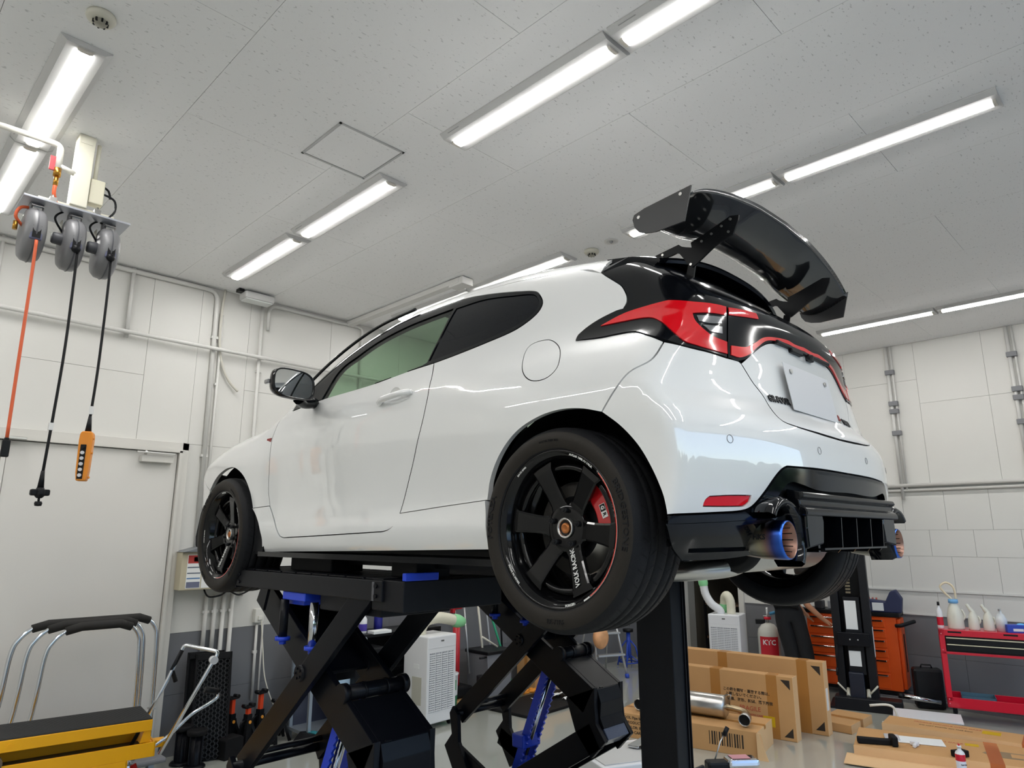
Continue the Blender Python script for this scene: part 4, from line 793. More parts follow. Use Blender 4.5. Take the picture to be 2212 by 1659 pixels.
# ceiling boards, each its own piece
i = 0; X0 = 1.163-.9135*4
for ci in range(14):
    xa = X0+.9135*ci; yb = 2.01-1.824*3+(.912 if ci % 2 else 0)
    for cj in range(7):
        ya = max(yb+1.824*cj, YB); ye = min(yb+1.824*(cj+1), YL); xe = min(xa+.9135, XR); xs = max(xa, XW)
        if ye-ya < .05 or xe-xs < .05: continue
        MB().box((xs+.0012, ya+.0012, HC), (xe-.0012, ye-.0012, HC+.013)).build('ceiling_board', CEIL, CE)
# front wall: cladding panels over a backing
WF = struct('wall_front', MB().box((XW-.2, YL+.008, 0), (XR+.2, YL+.25, HC+.1)), JOINT)
cols = [XW]+[.045+.935*k for k in range(-2, 11)]+[XR]
for k in range(len(cols)-1):
    a, b = cols[k], cols[k+1]
    if b-a < .03: continue
    zs = [(1.015, 3.29 if k % 2 == 0 else HC), (3.29, HC)] if k % 2 == 0 else [(1.015, HC)]
    zs = [z for z in zs if z[1]-z[0] > .05]
    for z0, z1 in zs:
        if a < 2.36 and z0 < 2.7:
            if b <= 2.36: MB().box((a+.0015, YL, 2.70), (b-.0015, YL+.010, z1-.0015)).build('wall_panel', WALLW, WF); continue
            MB().box((a+.0015, YL, 2.70), (2.36, YL+.010, z1-.0015)).build('wall_panel', WALLW, WF); a2 = 2.36
            MB().box((2.362, YL, z0+.0015), (b-.0015, YL+.010, 2.6985)).build('wall_panel', WALLW, WF)
            MB().box((2.362, YL, 2.70), (b-.0015, YL+.010, z1-.0015)).build('wall_panel', WALLW, WF) if False else None
            MB().box((2.362, YL, 2.7015), (b-.0015, YL+.010, z1-.0015)).build('wall_panel', WALLW, WF)
        else: MB().box((a+.0015, YL, z0+.0015), (b-.0015, YL+.010, z1-.0015)).build('wall_panel', WALLW, WF)
    for z0, z1 in ((0, .50), (.502, 1.014)):
        if b <= 2.36: continue
        MB().box((max(a, 2.36)+.001, YL-.001, z0), (b-.001, YL+.010, z1)).build('dado_panel', WALLG, WF)
# double steel door
DM = mat('door_grey_white', 'd2d0cc', .42, bump=(30, .05)); FR = mat('door_frame_paint', 'cbc9c4', .4)
D1 = struct('door_1', MB().box((.99, YL-.035, .012), (2.27, YL+.02, 2.60), .004), DM)
D2 = struct('door_2', MB().box((-.33, YL-.035, .012), (.95, YL+.02, 2.60), .004), DM)
fr = MB().box((2.275, YL-.075, 0), (2.30, YL, 2.62)).box((2.30, YL-.055, 0), (2.36, YL, 2.70), .004).box((-.42, YL-.055, 2.63), (2.36, YL, 2.70), .004).box((-.40, YL-.075, 2.605), (2.30, YL, 2.635)).box((-.42, YL-.055, 0), (-.36, YL, 2.70), .004)
struct('trim_1', fr, FR)
MB().box((.955, YL-.05, .02), (.985, YL-.0, 2.60)).build('centre_stop', DM, D1)
for Dd, xs in ((D1, ((1.93, 2.22),)), (D2, ((.40, .70),))):
    for a, b in xs:
        MB().box((a+.02, YL-.10, 2.50), (b, YL-.036, 2.565), .006).build('door_closer', FR, Dd)
        MB().box((a-.03, YL-.13, 2.575), (b, YL-.11, 2.588)).cyl((a+.05, YL-.07, 2.56), (a+.05, YL-.12, 2.585), .012, n=12).build('closer_arm', STEEL, Dd)
MB().box((.965, YL-.15, 2.60), (1.09, YL-.09, 2.62), .003).build('closer_arm', STEEL, D2)
# left wall and lintel over the open shutter behind the camera
WLf = struct('wall_left', MB().box((XW-.2, YB-.2, 0), (XW, YL, HC+.1)), WALLW)
struct('wall_back', MB().box((XW-.2, YB-.25, 3.45), (XR+.2, YB, HC+.1)).box((XW-.2, YB-.25, 0), (XW+.35, YB, 3.45)).box((XR-.5, YB-.25, 0), (XR+.2, YB, 3.45)), WALLW)
# right wall with doorway
WRt = struct('wall_right', MB().box((XR+.008, YB-.2, 0), (XR+.25, 4.87, HC+.1)).box((XR+.008, 4.87, 2.15), (XR+.25, 5.75, HC+.1)).box((XR+.008, 5.75, 0), (XR+.25, YL+.2, HC+.1)), JOINT)
def rwp(y0, y1, z0, z1, m=WALLW, name='wall_panel'):
    MB().box((XR, y0+.0015, z0+.0015), (XR+.010, y1-.0015, z1-.0015)).build(name, m, WRt)
ys_ = [YB, -1.2, -.3, .62, 1.55, 2.28, 3.13, 4.05, 4.87]
for k in range(len(ys_)-1):
    a, b = ys_[k], ys_[k+1]; zc = (3.79, 3.48, 3.48, 3.48, 3.48, 3.79, 3.79, 3.3)[k] if k < 8 else 3.5
    rwp(a, b, 2.46, zc); rwp(a, b, zc, HC)
rwp(4.87, 5.75, 2.46, HC); rwp(5.75, YL, 2.46, HC); rwp(4.87, 5.75, 2.15, 2.46)
g = [YB+.455*k for k in range(0, 23)]
for r, (z0, z1) in enumerate(((1.93, 2.46), (1.62, 1.93), (1.215, 1.62), (.94, 1.205))):
    for k in range(22):
        a = YB+.455*k+(.2 if r % 2 else 0); b = min(a+.455, YL)
        if a > YL: continue
        for lo, hi in ((YB, 4.87), (5.75, YL)):
            aa, bb = max(a, lo), min(b, hi)
            if bb-aa > .03: rwp(aa, bb, z0, z1)
for k in range(12):
    a = YB+.91*k; b = a+.91
    for lo, hi in ((YB, 4.87), (5.75, YL)):
        aa, bb = max(a, lo), min(b, hi)
        if bb-aa > .03: rwp(aa, bb, 0, .47, WALLG, 'dado_panel'); rwp(aa, bb, .47, .94, WALLG, 'dado_panel')
struct('trim_2', MB().box((XR-.02, YB, 1.205), (XR+.005, 4.87, 1.225)).box((XR-.012, YB, .93), (XR+.005, 4.87, .945)), PAINTED)
struct('trim_3', MB().box((XR-.04, 4.80, 0), (XR+.05, 4.88, 2.22), .004).box((XR-.04, 5.74, 0), (XR+.05, 5.80, 2.22), .004).box((XR-.04, 4.80, 2.15), (XR+.05, 5.80, 2.22), .004), FR)
rec = MB().box((XR+.3, 4.6, -.01), (XR+2.2, 4.65, 2.4)).box((XR+.3, 6.0, -.01), (XR+2.2, 6.05, 2.4)).box((XR+2.2, 4.6, -.01), (XR+2.25, 6.05, 2.4)).box((XR+.25, 4.6, 2.35), (XR+2.2, 6.05, 2.4)).box((XR+.2, 4.6, -.02), (XR+2.25, 6.05, .0))
struct('wall_storeroom', rec, mat('storeroom_wall', '6d675c', .7))
SHB = mat('brown_board', '5b4636', .6)
sr = thing('storage_rack', 'brown storage rack inside the dark doorway behind the white cooler', 'rack', (XR+.8, 5.35, 0))
for z in (.3, .8, 1.3, 1.8): MB().box((-.2, -.45, z), (.2, .45, z+.03)).build('shelf', SHB, sr)
for y in (-.45, .42): MB().box((-.2, y, 0), (-.17, y+.03, 1.95)).build('upright', SATB, sr)
# floor rail along the right wall
struct('trim_4', MB().box((XR-.42, YB, 0), (XR-.02, 3.05, .035)).box((XR-.40, YB, .035), (XR-.30, 3.05, .048), .004).box((XR-.25, YB, .035), (XR-.15, 3.05, .048), .004).box((XR-.10, YB, .035), (XR-.03, 3.05, .055), .004), mat('grey_rail', '9b9ca0', .35, .6))
# outdoors behind the camera, seen only in reflections
struct('ground_outside', MB().box((-30, -60, -.25), (40, YB-.2, -.05)), mat('asphalt', (.16, .16, .165), .85, bump=(80, .5), var=(1.2, .12)))
hd = MB(); rnd = random.Random(3)
for k in range(260):
    x = rnd.uniform(-16, 26); z = rnd.uniform(.3, 3.2); y = -17+rnd.uniform(-1, 1); hd.sphere((x, y, z), rnd.uniform(.5, 1.0), 8, 6)
ho = hd.build('hedge', mat('leaf_green', (.03, .07, .015), .7, bump=(6, 1.), var=(2., .5)), None, label='long green hedge across the road outside the open shutter', cat='hedge', kind='stuff')
for k in range(3): tag_o = MB().box((-8+k*9, -12.0, -.06), (-7.85+k*9, -4.5, -.045)).build('road_marking', mat('white_print', (1, 1, 1)), None, kind='structure')
# ---------------------------------------------------------------- ceiling lights
LED = mat('led_lens', (1., .985, .955), emit=LAMP)
PANM = mat('fixture_white', 'c0c0bf', .35)
def fixture(X, Y, label, n=1.245):
    t = thing('ceiling_light', label, 'ceiling light', (X, Y, HC), 0, 'strip lights on the ceiling')
    y0, y1 = -n/2, n/2
    MB().prism([(-.115, -.001), (.115, -.001), (.115, -.008), (.085, -.030), (-.085, -.030), (-.115, -.008)], y0, y1, 'y').build('housing', PANM, t)
    MB().prism([(-.034, -.030), (.034, -.030), (.031, -.037), (.018, -.041), (-.018, -.041), (-.031, -.037)], y0+.035, y1-.035, 'y').build('lens', LED, t)
    for s in (-1, 1): MB().prism([(-.037, -.028), (.037, -.028), (.033, -.038), (.020, -.043), (-.020, -.043), (-.033, -.038)], s*(n/2-.034), s*(n/2-.016), 'y').build('end_cap', mat('lens_end', 'cfcac0', .4), t)
    MB().box((-.105, y1-.16, -.0185), (-.075, y1-.06, -.0165)).build('rating_label', mat('label_grey', '9a9a9a', .6), t)
    return t
ROWS = [(.60, 'leftmost row above the reels', (5.47, 4.215)), (2.46, 'row above the car bonnet', (5.55, 4.22, 2.33, 1.06)), (4.32, 'row behind the rear wing', (5.47, 4.21, 2.33, 1.06)), (8.29, 'farthest right row by the panelled wall', (5.47, 4.21, 2.33, 1.06))]
ORD = ('nearest the far wall', 'second from the far wall', 'third from the far wall', 'nearest the camera')
for X, lab, Ys in ROWS:
    for k, Y in enumerate(Ys): fixture(X, Y, 'strip light in the %s, %s' % (lab, ORD[k] if len(Ys) == 4 else ('farther one' if k == 0 else 'nearer one')))
for k, Y in enumerate((-.9, -2.2)):
    for X, lb in ((-1.26, 'outermost left'), (.6, 'left'), (2.46, 'middle'), (4.32, 'right'), (6.2, 'outer right')): fixture(X, Y, 'added unseen strip light behind the camera, %s row, %s one' % (lb, ('nearer', 'farther')[k]))  # unseen strip lights, added to even out the room light
for k, Y in enumerate((5.3, 4.05, 2.8, 1.55, .3)): fixture(-1.26, Y, 'added strip light out of frame left, %s from the far wall' % ('first', 'second', 'third', 'fourth', 'fifth')[k])  # unseen row, added to brighten the car's flank and the left wall
hatch_c = [(1.59*1.1625, 2.83*1.1625), (1.99*1.1625, 3.21*1.1625)]
t = thing('inspection_hatch', 'square ceiling access hatch with an aluminium edge above the car', 'hatch', ((hatch_c[0][0]+hatch_c[1][0])/2, (hatch_c[0][1]+hatch_c[1][1])/2, HC))
ALU = mat('aluminium_edge', 'b9babb', .35, .7)
fr = MB(); w_ = .235
for a, b in (((-w_, -w_), (w_, -w_+.014)), ((-w_, w_-.014), (w_, w_)), ((-w_, -w_), (-w_+.014, w_)), ((w_-.014, -w_), (w_, w_))): fr.box((*a, -.006), (*b, .001))
fr.build('frame', ALU, t); MB().box((-w_+.018, -w_+.018, -.003), (w_-.018, w_-.018, .001)).build('hatch_board', CEIL, t)
def detector(name, label, x, y, kind=0):
    t = thing(name, label, 'detector', (x, y, HC)); M_ = mat('detector_cream', 'c9c6b8', .45)
    MB().lathe([(0, -.002), (.062, -.002), (.064, -.018), (.056, -.030), (.03, -.034), (0, -.034)], 32).build('base', M_, t)
    MB().lathe([(.0, -.052), (.024, -.052), (.030, -.044), (.030, -.032)], 24).build('sensor_head', mat('detector_dark', '8f8c80', .5) if kind == 0 else SATB if kind == 2 else M_, t)
    for k in range(8): a = 2*math.pi*k/8; MB().box((-.004, .024, -.050), (.004, .034, -.034), M=Matrix.Rotation(a, 4, 'Z')).build('sensor_vent', SATB, t)
detector('smoke_detector', 'round cream heat detector beside the top left strip light', .593, 3.335)
detector('smoke_detector', 'small round detector left of the downlight near the wing', 1278/1*0+4.385, 3.385)
t = thing('ceiling_sensor', 'round recessed ceiling sensor right of the small detector', 'sensor', (4.35, 3.15, HC)); MB().lathe([(.03, -.004), (.058, -.006), (.060, -.001)], 32).lathe([(0, -.003), (.03, -.003)], 24).build('ring', PAINTED, t); MB().sphere((0, 0, -.005), .016, 12, 8).build('lens_dome', CLEARL, t)
# ---------------------------------------------------------------- conduits
def conduit(label, pts, r=.014, n=10, cat='pipe', name='conduit', m=None, clips=(), group=None):
    base = pts[0]; t = thing(name, label, cat, tuple(base), 0, group); P = [tuple(Vector(p)-Vector(base)) for p in pts]
    MB().tube(P, r, n).build('pipe', m or PAINTED, t)
    for c in clips:
        c = Vector(c)-Vector(base); MB().box((c.x-r*1.5, c.y-r*.6, c.z-.012), (c.x+r*1.5, c.y+r*1.6, c.z+.012)).build('saddle_clip', m or PAINTED, t)
    return t
def bend(a, b, c, r=.08, k=6):
    a, b, c = Vector(a), Vector(b), Vector(c); u = (a-b).normalized(); v = (c-b).normalized(); return [b+u*r]+[((b+u*r)*(1-s)**2+b*2*s*(1-s)+(b+v*r)*s*s) for s in [j/k for j in range(1, k)]]+[b+v*r]
yw = YL-.03
conduit('thick painted conduit running under the ceiling and down beside the door', [(.2, yw, 4.225), (2.3, yw, 4.235)]+bend((2.3, yw, 4.235), (2.49, yw, 4.235), (2.49, yw, 4.0), .10)+[(2.52, yw, 1.75)], .021, clips=[(.9, yw, 4.23), (2.50, yw, 3.76), (2.51, yw, 2.6), (1.95, yw, 4.235)])
conduit('thin painted conduit left of the door corner, dropping from the ceiling', [(.74, yw, 4.26), (.745, yw, 3.66)], .014)
conduit('slim conduit running beside the thick one down to the panel box', [(2.56, yw, 4.0), (2.57, yw, 1.75)], .012, clips=[(2.56, yw, 3.3), (2.565, yw, 2.1)])
conduit('long horizontal air pipe crossing the front wall below the ceiling', [(.0, yw-.05, 3.66), (2.0, yw-.05, 3.64), (6.4, yw-.05, 3.62)], .019, clips=[(1.0, yw-.05, 3.65), (1.72, yw-.05, 3.64), (2.97, yw-.05, 3.63), (4.6, yw-.05, 3.63)])
conduit('short channel hanger from the ceiling to the air pipe', [(1.72, yw, 4.26), (1.725, yw, 3.60)], .020, 4)
conduit('painted conduit looping along the ceiling right of the emergency light', [(3.03, yw, 3.95)]+bend((3.03, yw, 3.95), (3.03, yw, 4.225), (3.2, yw, 4.225), .09)+[(4.08, yw, 4.225)]+bend((4.0, yw, 4.225), (4.17, yw, 4.225), (4.17, yw, 4.0), .05)+[(4.17, yw, 3.0)], .017, clips=[(3.6, yw, 4.225)])
conduit('vertical conduit below the emergency light behind the mirror', [(2.96, yw, 4.2), (2.98, yw, 1.3)], .017, clips=[(2.97, yw, 3.5), (2.975, yw, 2.7)])
conduit('grey flexible cable hanging from the ceiling and curling on the wall', smooth_pts([(2.56, yw, 4.27), (2.54, yw-.01, 4.0), (2.55, yw-.01, 3.7), (2.60, yw-.01, 3.48), (2.68, yw-.01, 3.34), (2.77, yw-.01, 3.26)], 6), .012, m=mat('cable_cream', 'c6c3b9', .5))
for k in range(4): conduit('vertical painted conduit rising to the panel box, number %s from the left' % ('one', 'two', 'three', 'four')[k], [(2.66+.08*k, yw, 1.33), (2.66+.08*k, yw, (.75, .72, .1, .1)[k])], .019, clips=[(2.66+.08*k, yw, 1.18)])
conduit('thin conduit below the white wall outlet', [(3.16, yw, 1.03), (3.165, yw, .35)], .013, clips=[(3.16, yw, .78)])
conduit('thin conduit behind the tallest red jack stand', [(3.22, yw, 1.03), (3.225, yw, .2)], .008)
# long overhead ceiling duct
t = thing('cable_duct', 'white cable duct fixed to the ceiling over the car roof', 'duct', (4.0, 6.55, HC-.03)); MB().box((-.04, -1.9, -.03), (.04, .06, .02), .004).build('duct', PAINTED, t); MB().box((-.035, -1.95, -.05), (.10, -1.75, .02), .004).build('junction_cover', PAINTED, t)
t = thing('emergency_light', 'small box emergency light on the ceiling edge above the hanging cable', 'emergency light', (2.83, 6.46, HC-.05)); MB().box((-.155, -.08, -.045), (.155, .08, .03), .02).build('housing', PANM, t); MB().box((-.14, -.065, -.055), (.14, .065, -.044), .01).build('diffuser', mat('diffuser_off', 'd9dcda', .3), t); MB().box((-.2, -.03, .02), (-.15, .05, .05)).build('mounting_clip', SATB, t)
t = thing('wall_outlet', 'white wall outlet box with a white cord plugged in', 'outlet', (3.17, YL-.03, 1.11)); MB().box((-.045, -.03, -.065), (.045, .03, .065), .008).build('outlet_box', mat('outlet_white', 'dcdbd5', .4), t); MB().box((-.02, -.05, -.04), (.02, -.03, 0), .006).build('plug', mat('outlet_white', (1, 1, 1)), t)
MB().tube(smooth_pts([(3.19, YL-.06, 1.06), (3.22, YL-.07, .8), (3.25, YL-.09, .55), (3.33, YL-.12, .32), (3.40, YL-.14, .2), (3.5, YL-.15, .02)], 8), .006, 8).build('power_cord', mat('cord_white', 'e2ded2', .45), None, label='white power cord hanging from the wall outlet to the floor', cat='cord')
# panel box with printed notices
t = thing('control_panel_box', 'beige control panel box with printed notices left of the front wheel', 'electrical box', (2.62, YL-.09, 1.56))
BEI = mat('beige_box', 'bcb49c', .45); MB().box((-.27, -.09, -.17), (.33, .09, .16), .006).build('box_body', BEI, t)
MB().prism([(-.28, .16), (-.10, .205), (.34, .205), (.34, .16)], -.14, .09, 'y').build('box_hood', mat('hood_grey', '6f7377', .4), t)
PAP = mat('paper_white', 'e4e6e6', .6)
for (a, b, nm, m_) in (((-.22, -.155), (-.095, .135), 'notice_sheet', PAP), ((-.085, -.155), (.10, .135), 'notice_sheet', PAP)):
    MB().box((a[0], -.0925, a[1]), (b[0], -.0905, b[1])).build(nm, m_, t)
for z0, z1, x0, x1, c in ((.06, .13, -.215, -.10, 'b03a34'), (.075, .115, -.165, -.105, '20242a'), (.02, .03, -.215, -.10, '5a6472'), (-.03, -.02, -.215, -.10, '5a6472'), (-.075, -.065, -.215, -.10, '4a78a8'), (-.15, -.10, -.215, -.10, '6a6f86'), (-.045, -.035, -.08, .095, '3fa07a')): MB().box((x0, -.0935, z0), (x1, -.0925, z1)).build('printed_block', mat('print_'+c, c, .6), t)
MB().tube(smooth_pts([(-.02, 0, -.17), (.02, -.02, -.24), (.12, -.03, -.235), (.2, -.02, -.20), (.30, -.02, -.24), (.42, 0, -.20)], 5), .008, 8).build('loose_cable', SATB, t)
# right wall services
conduit('horizontal cable trunking along the right wall', [(XR-.03, 3.0, 2.47), (XR-.03, -3.0, 2.47)], .03, 4, 'trunking', 'cable_trunking')
conduit('thin pipe just under the trunking on the right wall', [(XR-.025, 3.0, 2.41), (XR-.025, -3.0, 2.41)], .018)
for y, nm in ((2.59, 'left'), (1.29, 'right')):
    t = conduit('vertical conduit with switch boxes on the right wall, the %s one of two' % nm, [(XR-.03, y, HC-.01), (XR-.03, y, 2.30 if y > 2 else 2.5)], .020)
    MB().tube([(0, -.055, 0), (0, -.055, -1.85)], .012).build('pipe', PAINTED, t)
    for z in (3.93, 3.42, 3.14, 3.52): MB().box((-.035, -.075, z-HC-.03), (.02, .03, z-HC+.03), .006).build('switch_box', mat('switch_box_grey', '77787c', .5), t)
# reel gantry
RC = mat('cream_paint', 'd9d6c6', .4); RG = mat('reel_grey', '77777a', .38); RD_ = mat('reel_grey_dark', '55565b', .45)
t = thing('reel_bracket', 'cream steel ceiling post with a cross plate carrying three reels', 'bracket', (.83, 4.55, HC))
MB().box((-.045, -.045, -.47), (.045, .045, 0), .004).build('post', RC, t); MB().box((-.035, -.048, -.06), (.03, -.044, -.012)).build('post_clamp', RC, t)
MB().box((-.20, -.03, -.52), (.20, .05, -.47), .004).build('cross_bar', RC, t)
MB().box((-.28, -.13, -.535), (.27, .16, -.523), .002).build('mounting_plate', mat('plate_light_grey', 'b9bcc4', .35, .3), t)
for x in (-.13, .10): MB().box((x-.018, -.07, -.525), (x+.018, -.03, -.47), .002).cyl((x, -.05, -.52), (x, -.05, -.45), .007, n=10).build('beam_clamp', STEEL, t)
MB().box((.05, -.03, -.42), (.13, .04, -.26), .006).build('junction_box', mat('junction_cream', 'd3cfbb', .4), t)
MB().tube([(.075, 0, -.02), (.075, 0, -.26)], .012).build('riser_conduit', RC, t)
for p in (smooth_pts([(.13, -.02, -.34), (.19, -.02, -.36), (.20, -.02, -.43), (.16, -.03, -.50), (.13, -.04, -.54)], 5), smooth_pts([(.12, .02, -.27), (.16, .02, -.29), (.175, .02, -.34)], 4)): MB().tube(p, .007, 8).build('power_lead', SATB, t)
t2 = thing('air_supply_pipe', 'white air pipe under the ceiling with a brass valve feeding the hose reel', 'pipe', (.70, 4.50, 4.14))
MB().tube([(-1.9, 0, .0), (-.06, 0, .0)]+bend((-.06, 0, 0), (0, 0, 0), (0, 0, -.1), .035)+[(0, 0, -.15)], .018, 12).tube([(0, 0, -.13), (.09, .02, -.14)], .016).build('pipe', mat('pipe_white', 'dddbd2', .35), t2)
MB().cyl((0, 0, -.15), (0, 0, -.20), .02).cyl((0, 0, -.20), (0, 0, -.26), .013).build('brass_valve', mat('brass', 'b8883c', .3, 1.), t2)
MB().box((-.045, -.006, -.17), (-.015, .006, -.08), .003).build('valve_lever', mat('lever_red', 'a8323a', .4), t2)
MB().tube(smooth_pts([(0, 0, -.26), (.0, 0, -.31), (.02, .02, -.36)], 5), .011, 10).build('air_hose', mat('hose_orange', 'd9623a', .4), t2)
def reel(x, label, kind):
    t = thing('cable_reel' if kind else 'hose_reel', label, 'reel', (x, 4.52, 3.71), 0)
    MB().lathe([(0, -.055), (.10, -.055), (.135, -.048), (.152, -.030), (.156, 0), (.152, .030), (.135, .048), (.10, .055), (0, .055)], 48, 'x', (0, 0, -.165)).build('drum_case', RG, t)
    MB().lathe([(.157, -.004), (.159, 0), (.157, .004)], 48, 'x', (0, 0, -.165)).build('case_seam', RD_, t)
    MB().box((-.035, -.03, -.04), (.035, .03, .035), .008).build('hanger', RG, t)
    for y in (-.045, .04):
        MB().box((-.022, y-.004, -.028), (.022, y+.004, .0), .002).box((-.03, y-.02, -.004), (.03, y+.02, .0)).build('hanger_clip', STEEL, t)
    MB().box((-.030, -.150, -.235), (.030, -.118, -.145), .008).build('cable_guide', mat('guide_violet_grey', '5c5f78', .4), t)
    MB().box((-.020, -.153, -.225), (.020, -.148, -.155)).build('guide_slot', mat('slot_black', (.004, .004, .005), .8), t)
    if kind:
        MB().lathe([(0, -.105), (.028, -.105), (.034, -.098), (.036, -.06), (.036, -.05)], 24, 'x', (0, -.03, -.155)).build('side_boss', RD_, t)
        MB().box((-.062, .0, -.15), (-.055, .07, -.02), .003).build('side_label', mat('label_cream', 'cdcabc', .5), t)
        MB().sphere((0, -.155, -.235), .024, 14, 10).build('cable_stopper', SATB, t)
        MB().tube(smooth_pts([(-.05, .0, -.1), (-.10, -.02, -.03), (-.06, .0, .03), (0, .02, .05)], 6), .006, 8).build('feed_cable', SATB, t)
    else:
        MB().tube(smooth_pts([(-.05, 0, -.12), (-.09, -.02, -.08), (-.07, -.02, -.02), (.0, 0, -.0)], 6), .009, 8).build('feed_hose', mat('hose_orange', 'd9623a', .4), t)
        MB().cyl((-.085, -.02, -.16), (-.085, -.02, -.11), .012, n=12).build('brass_fitting', mat('brass', 'b8883c', .3, 1.), t)
    return t
reel(.63, 'grey hanging air hose reel, leftmost of the three under the bracket', 0)
reel(.825, 'grey hanging cable reel in the middle under the bracket', 1)
reel(1.005, 'grey hanging cable reel, rightmost of the three under the bracket', 1)
def hang(name, label, x, z1, m, r, sway=0.0):
    return MB().tube(smooth_pts([(x, 4.37, 3.47), (x+.004, 4.365, 3.2), (x+.006, 4.36, 2.8), (x+sway, 4.36, z1)], 5), r, 8).build(name, m, None, label=label, cat='cable' if name != 'air_hose' else 'hose')
hang('air_hose', 'orange air hose hanging straight down from the left reel', .635, 2.36, mat('hose_orange', (1, 1, 1)), .0085, .01)
hang('extension_cable', 'black cable hanging from the middle reel down to a black plug', .835, 2.18, SATB, .0075, -.01)
hang('pendant_cable', 'black cable hanging from the right reel down to the orange controller', 1.01, 2.50, SATB, .0075, .0)
t = thing('hose_coupler', 'black coupler at the left picture edge on the end of the orange hose', 'coupler', (.645, 4.36, 2.36)); MB().cyl((0, 0, 0), (0, 0, -.01), .011).box((-.018, -.015, -.10), (.018, .015, -.012), .005).build('coupler_body', SATB, t)
t = thing('multi_tap', 'black round three-way plug hanging on the middle cable', 'plug', (.825, 4.36, 2.18))
MB().cyl((0, 0, 0.02), (0, 0, -.07), .009, .016).build('strain_relief', SATB, t)
mt = MB().lathe([(0, -.07), (.018, -.07), (.022, -.085), (.022, -.115), (.012, -.125), (0, -.125)], 20); mt.box((-.045, -.016, -.112), (.045, .016, -.078), .008); mt.box((-.016, -.045, -.112), (.016, .045, -.078), .008); mt.build('plug_body', SATB, t)
MB().cyl((0, 0, -.125), (0, 0, -.14), .006, n=10).lathe([(0, -.14), (.016, -.142), (.019, -.152), (.016, -.165), (0, -.167)], 16).build('plug_tip', SATB, t)
MB().box((-.006, -.012, .24), (.016, .012, .28)).build('cable_tag', mat('tag_white', 'dcdcdc', .5), t)
t = thing('pendant_controller', 'orange push-button crane pendant hanging on the right cable', 'controller', (1.01, 4.36, 2.50), math.radians(-25))
ORP = mat('pendant_orange', 'e08a26', .35)
MB().cyl((0, 0, 0.02), (0, 0, -.07), .008, .017).build('rubber_boot', SATB, t)
MB().prism([(-.024, -.07), (.024, -.07), (.032, -.085), (.034, -.12), (.030, -.30), (.024, -.345), (-.024, -.345), (-.030, -.30), (-.034, -.12), (-.032, -.085)], -.030, .030, 'y', bev=.007).build('pendant_case', ORP, t)
MB().box((-.020, -.0335, -.335), (.008, -.029, -.145), .002).build('button_panel', mat('slot_black', (.004, .004, .005), .8), t)
for k in range(6): MB().cyl((-.006, -.030, -.160-.031*k), (-.006, -.044, -.160-.031*k), .0095, n=14).build('push_button', mat('button_white', 'cfcfd4', .4) if k > 0 else SATB, t)
for z in (-.11, -.19, -.325): MB().cyl((.030, -.015, z), (.040, -.015, z), .006, n=10).build('case_screw', ORP, t)
MB().box((-.008, -.010, .03), (.012, .010, .075)).build('cable_tag', mat('tag_white', (1, 1, 1)), t)
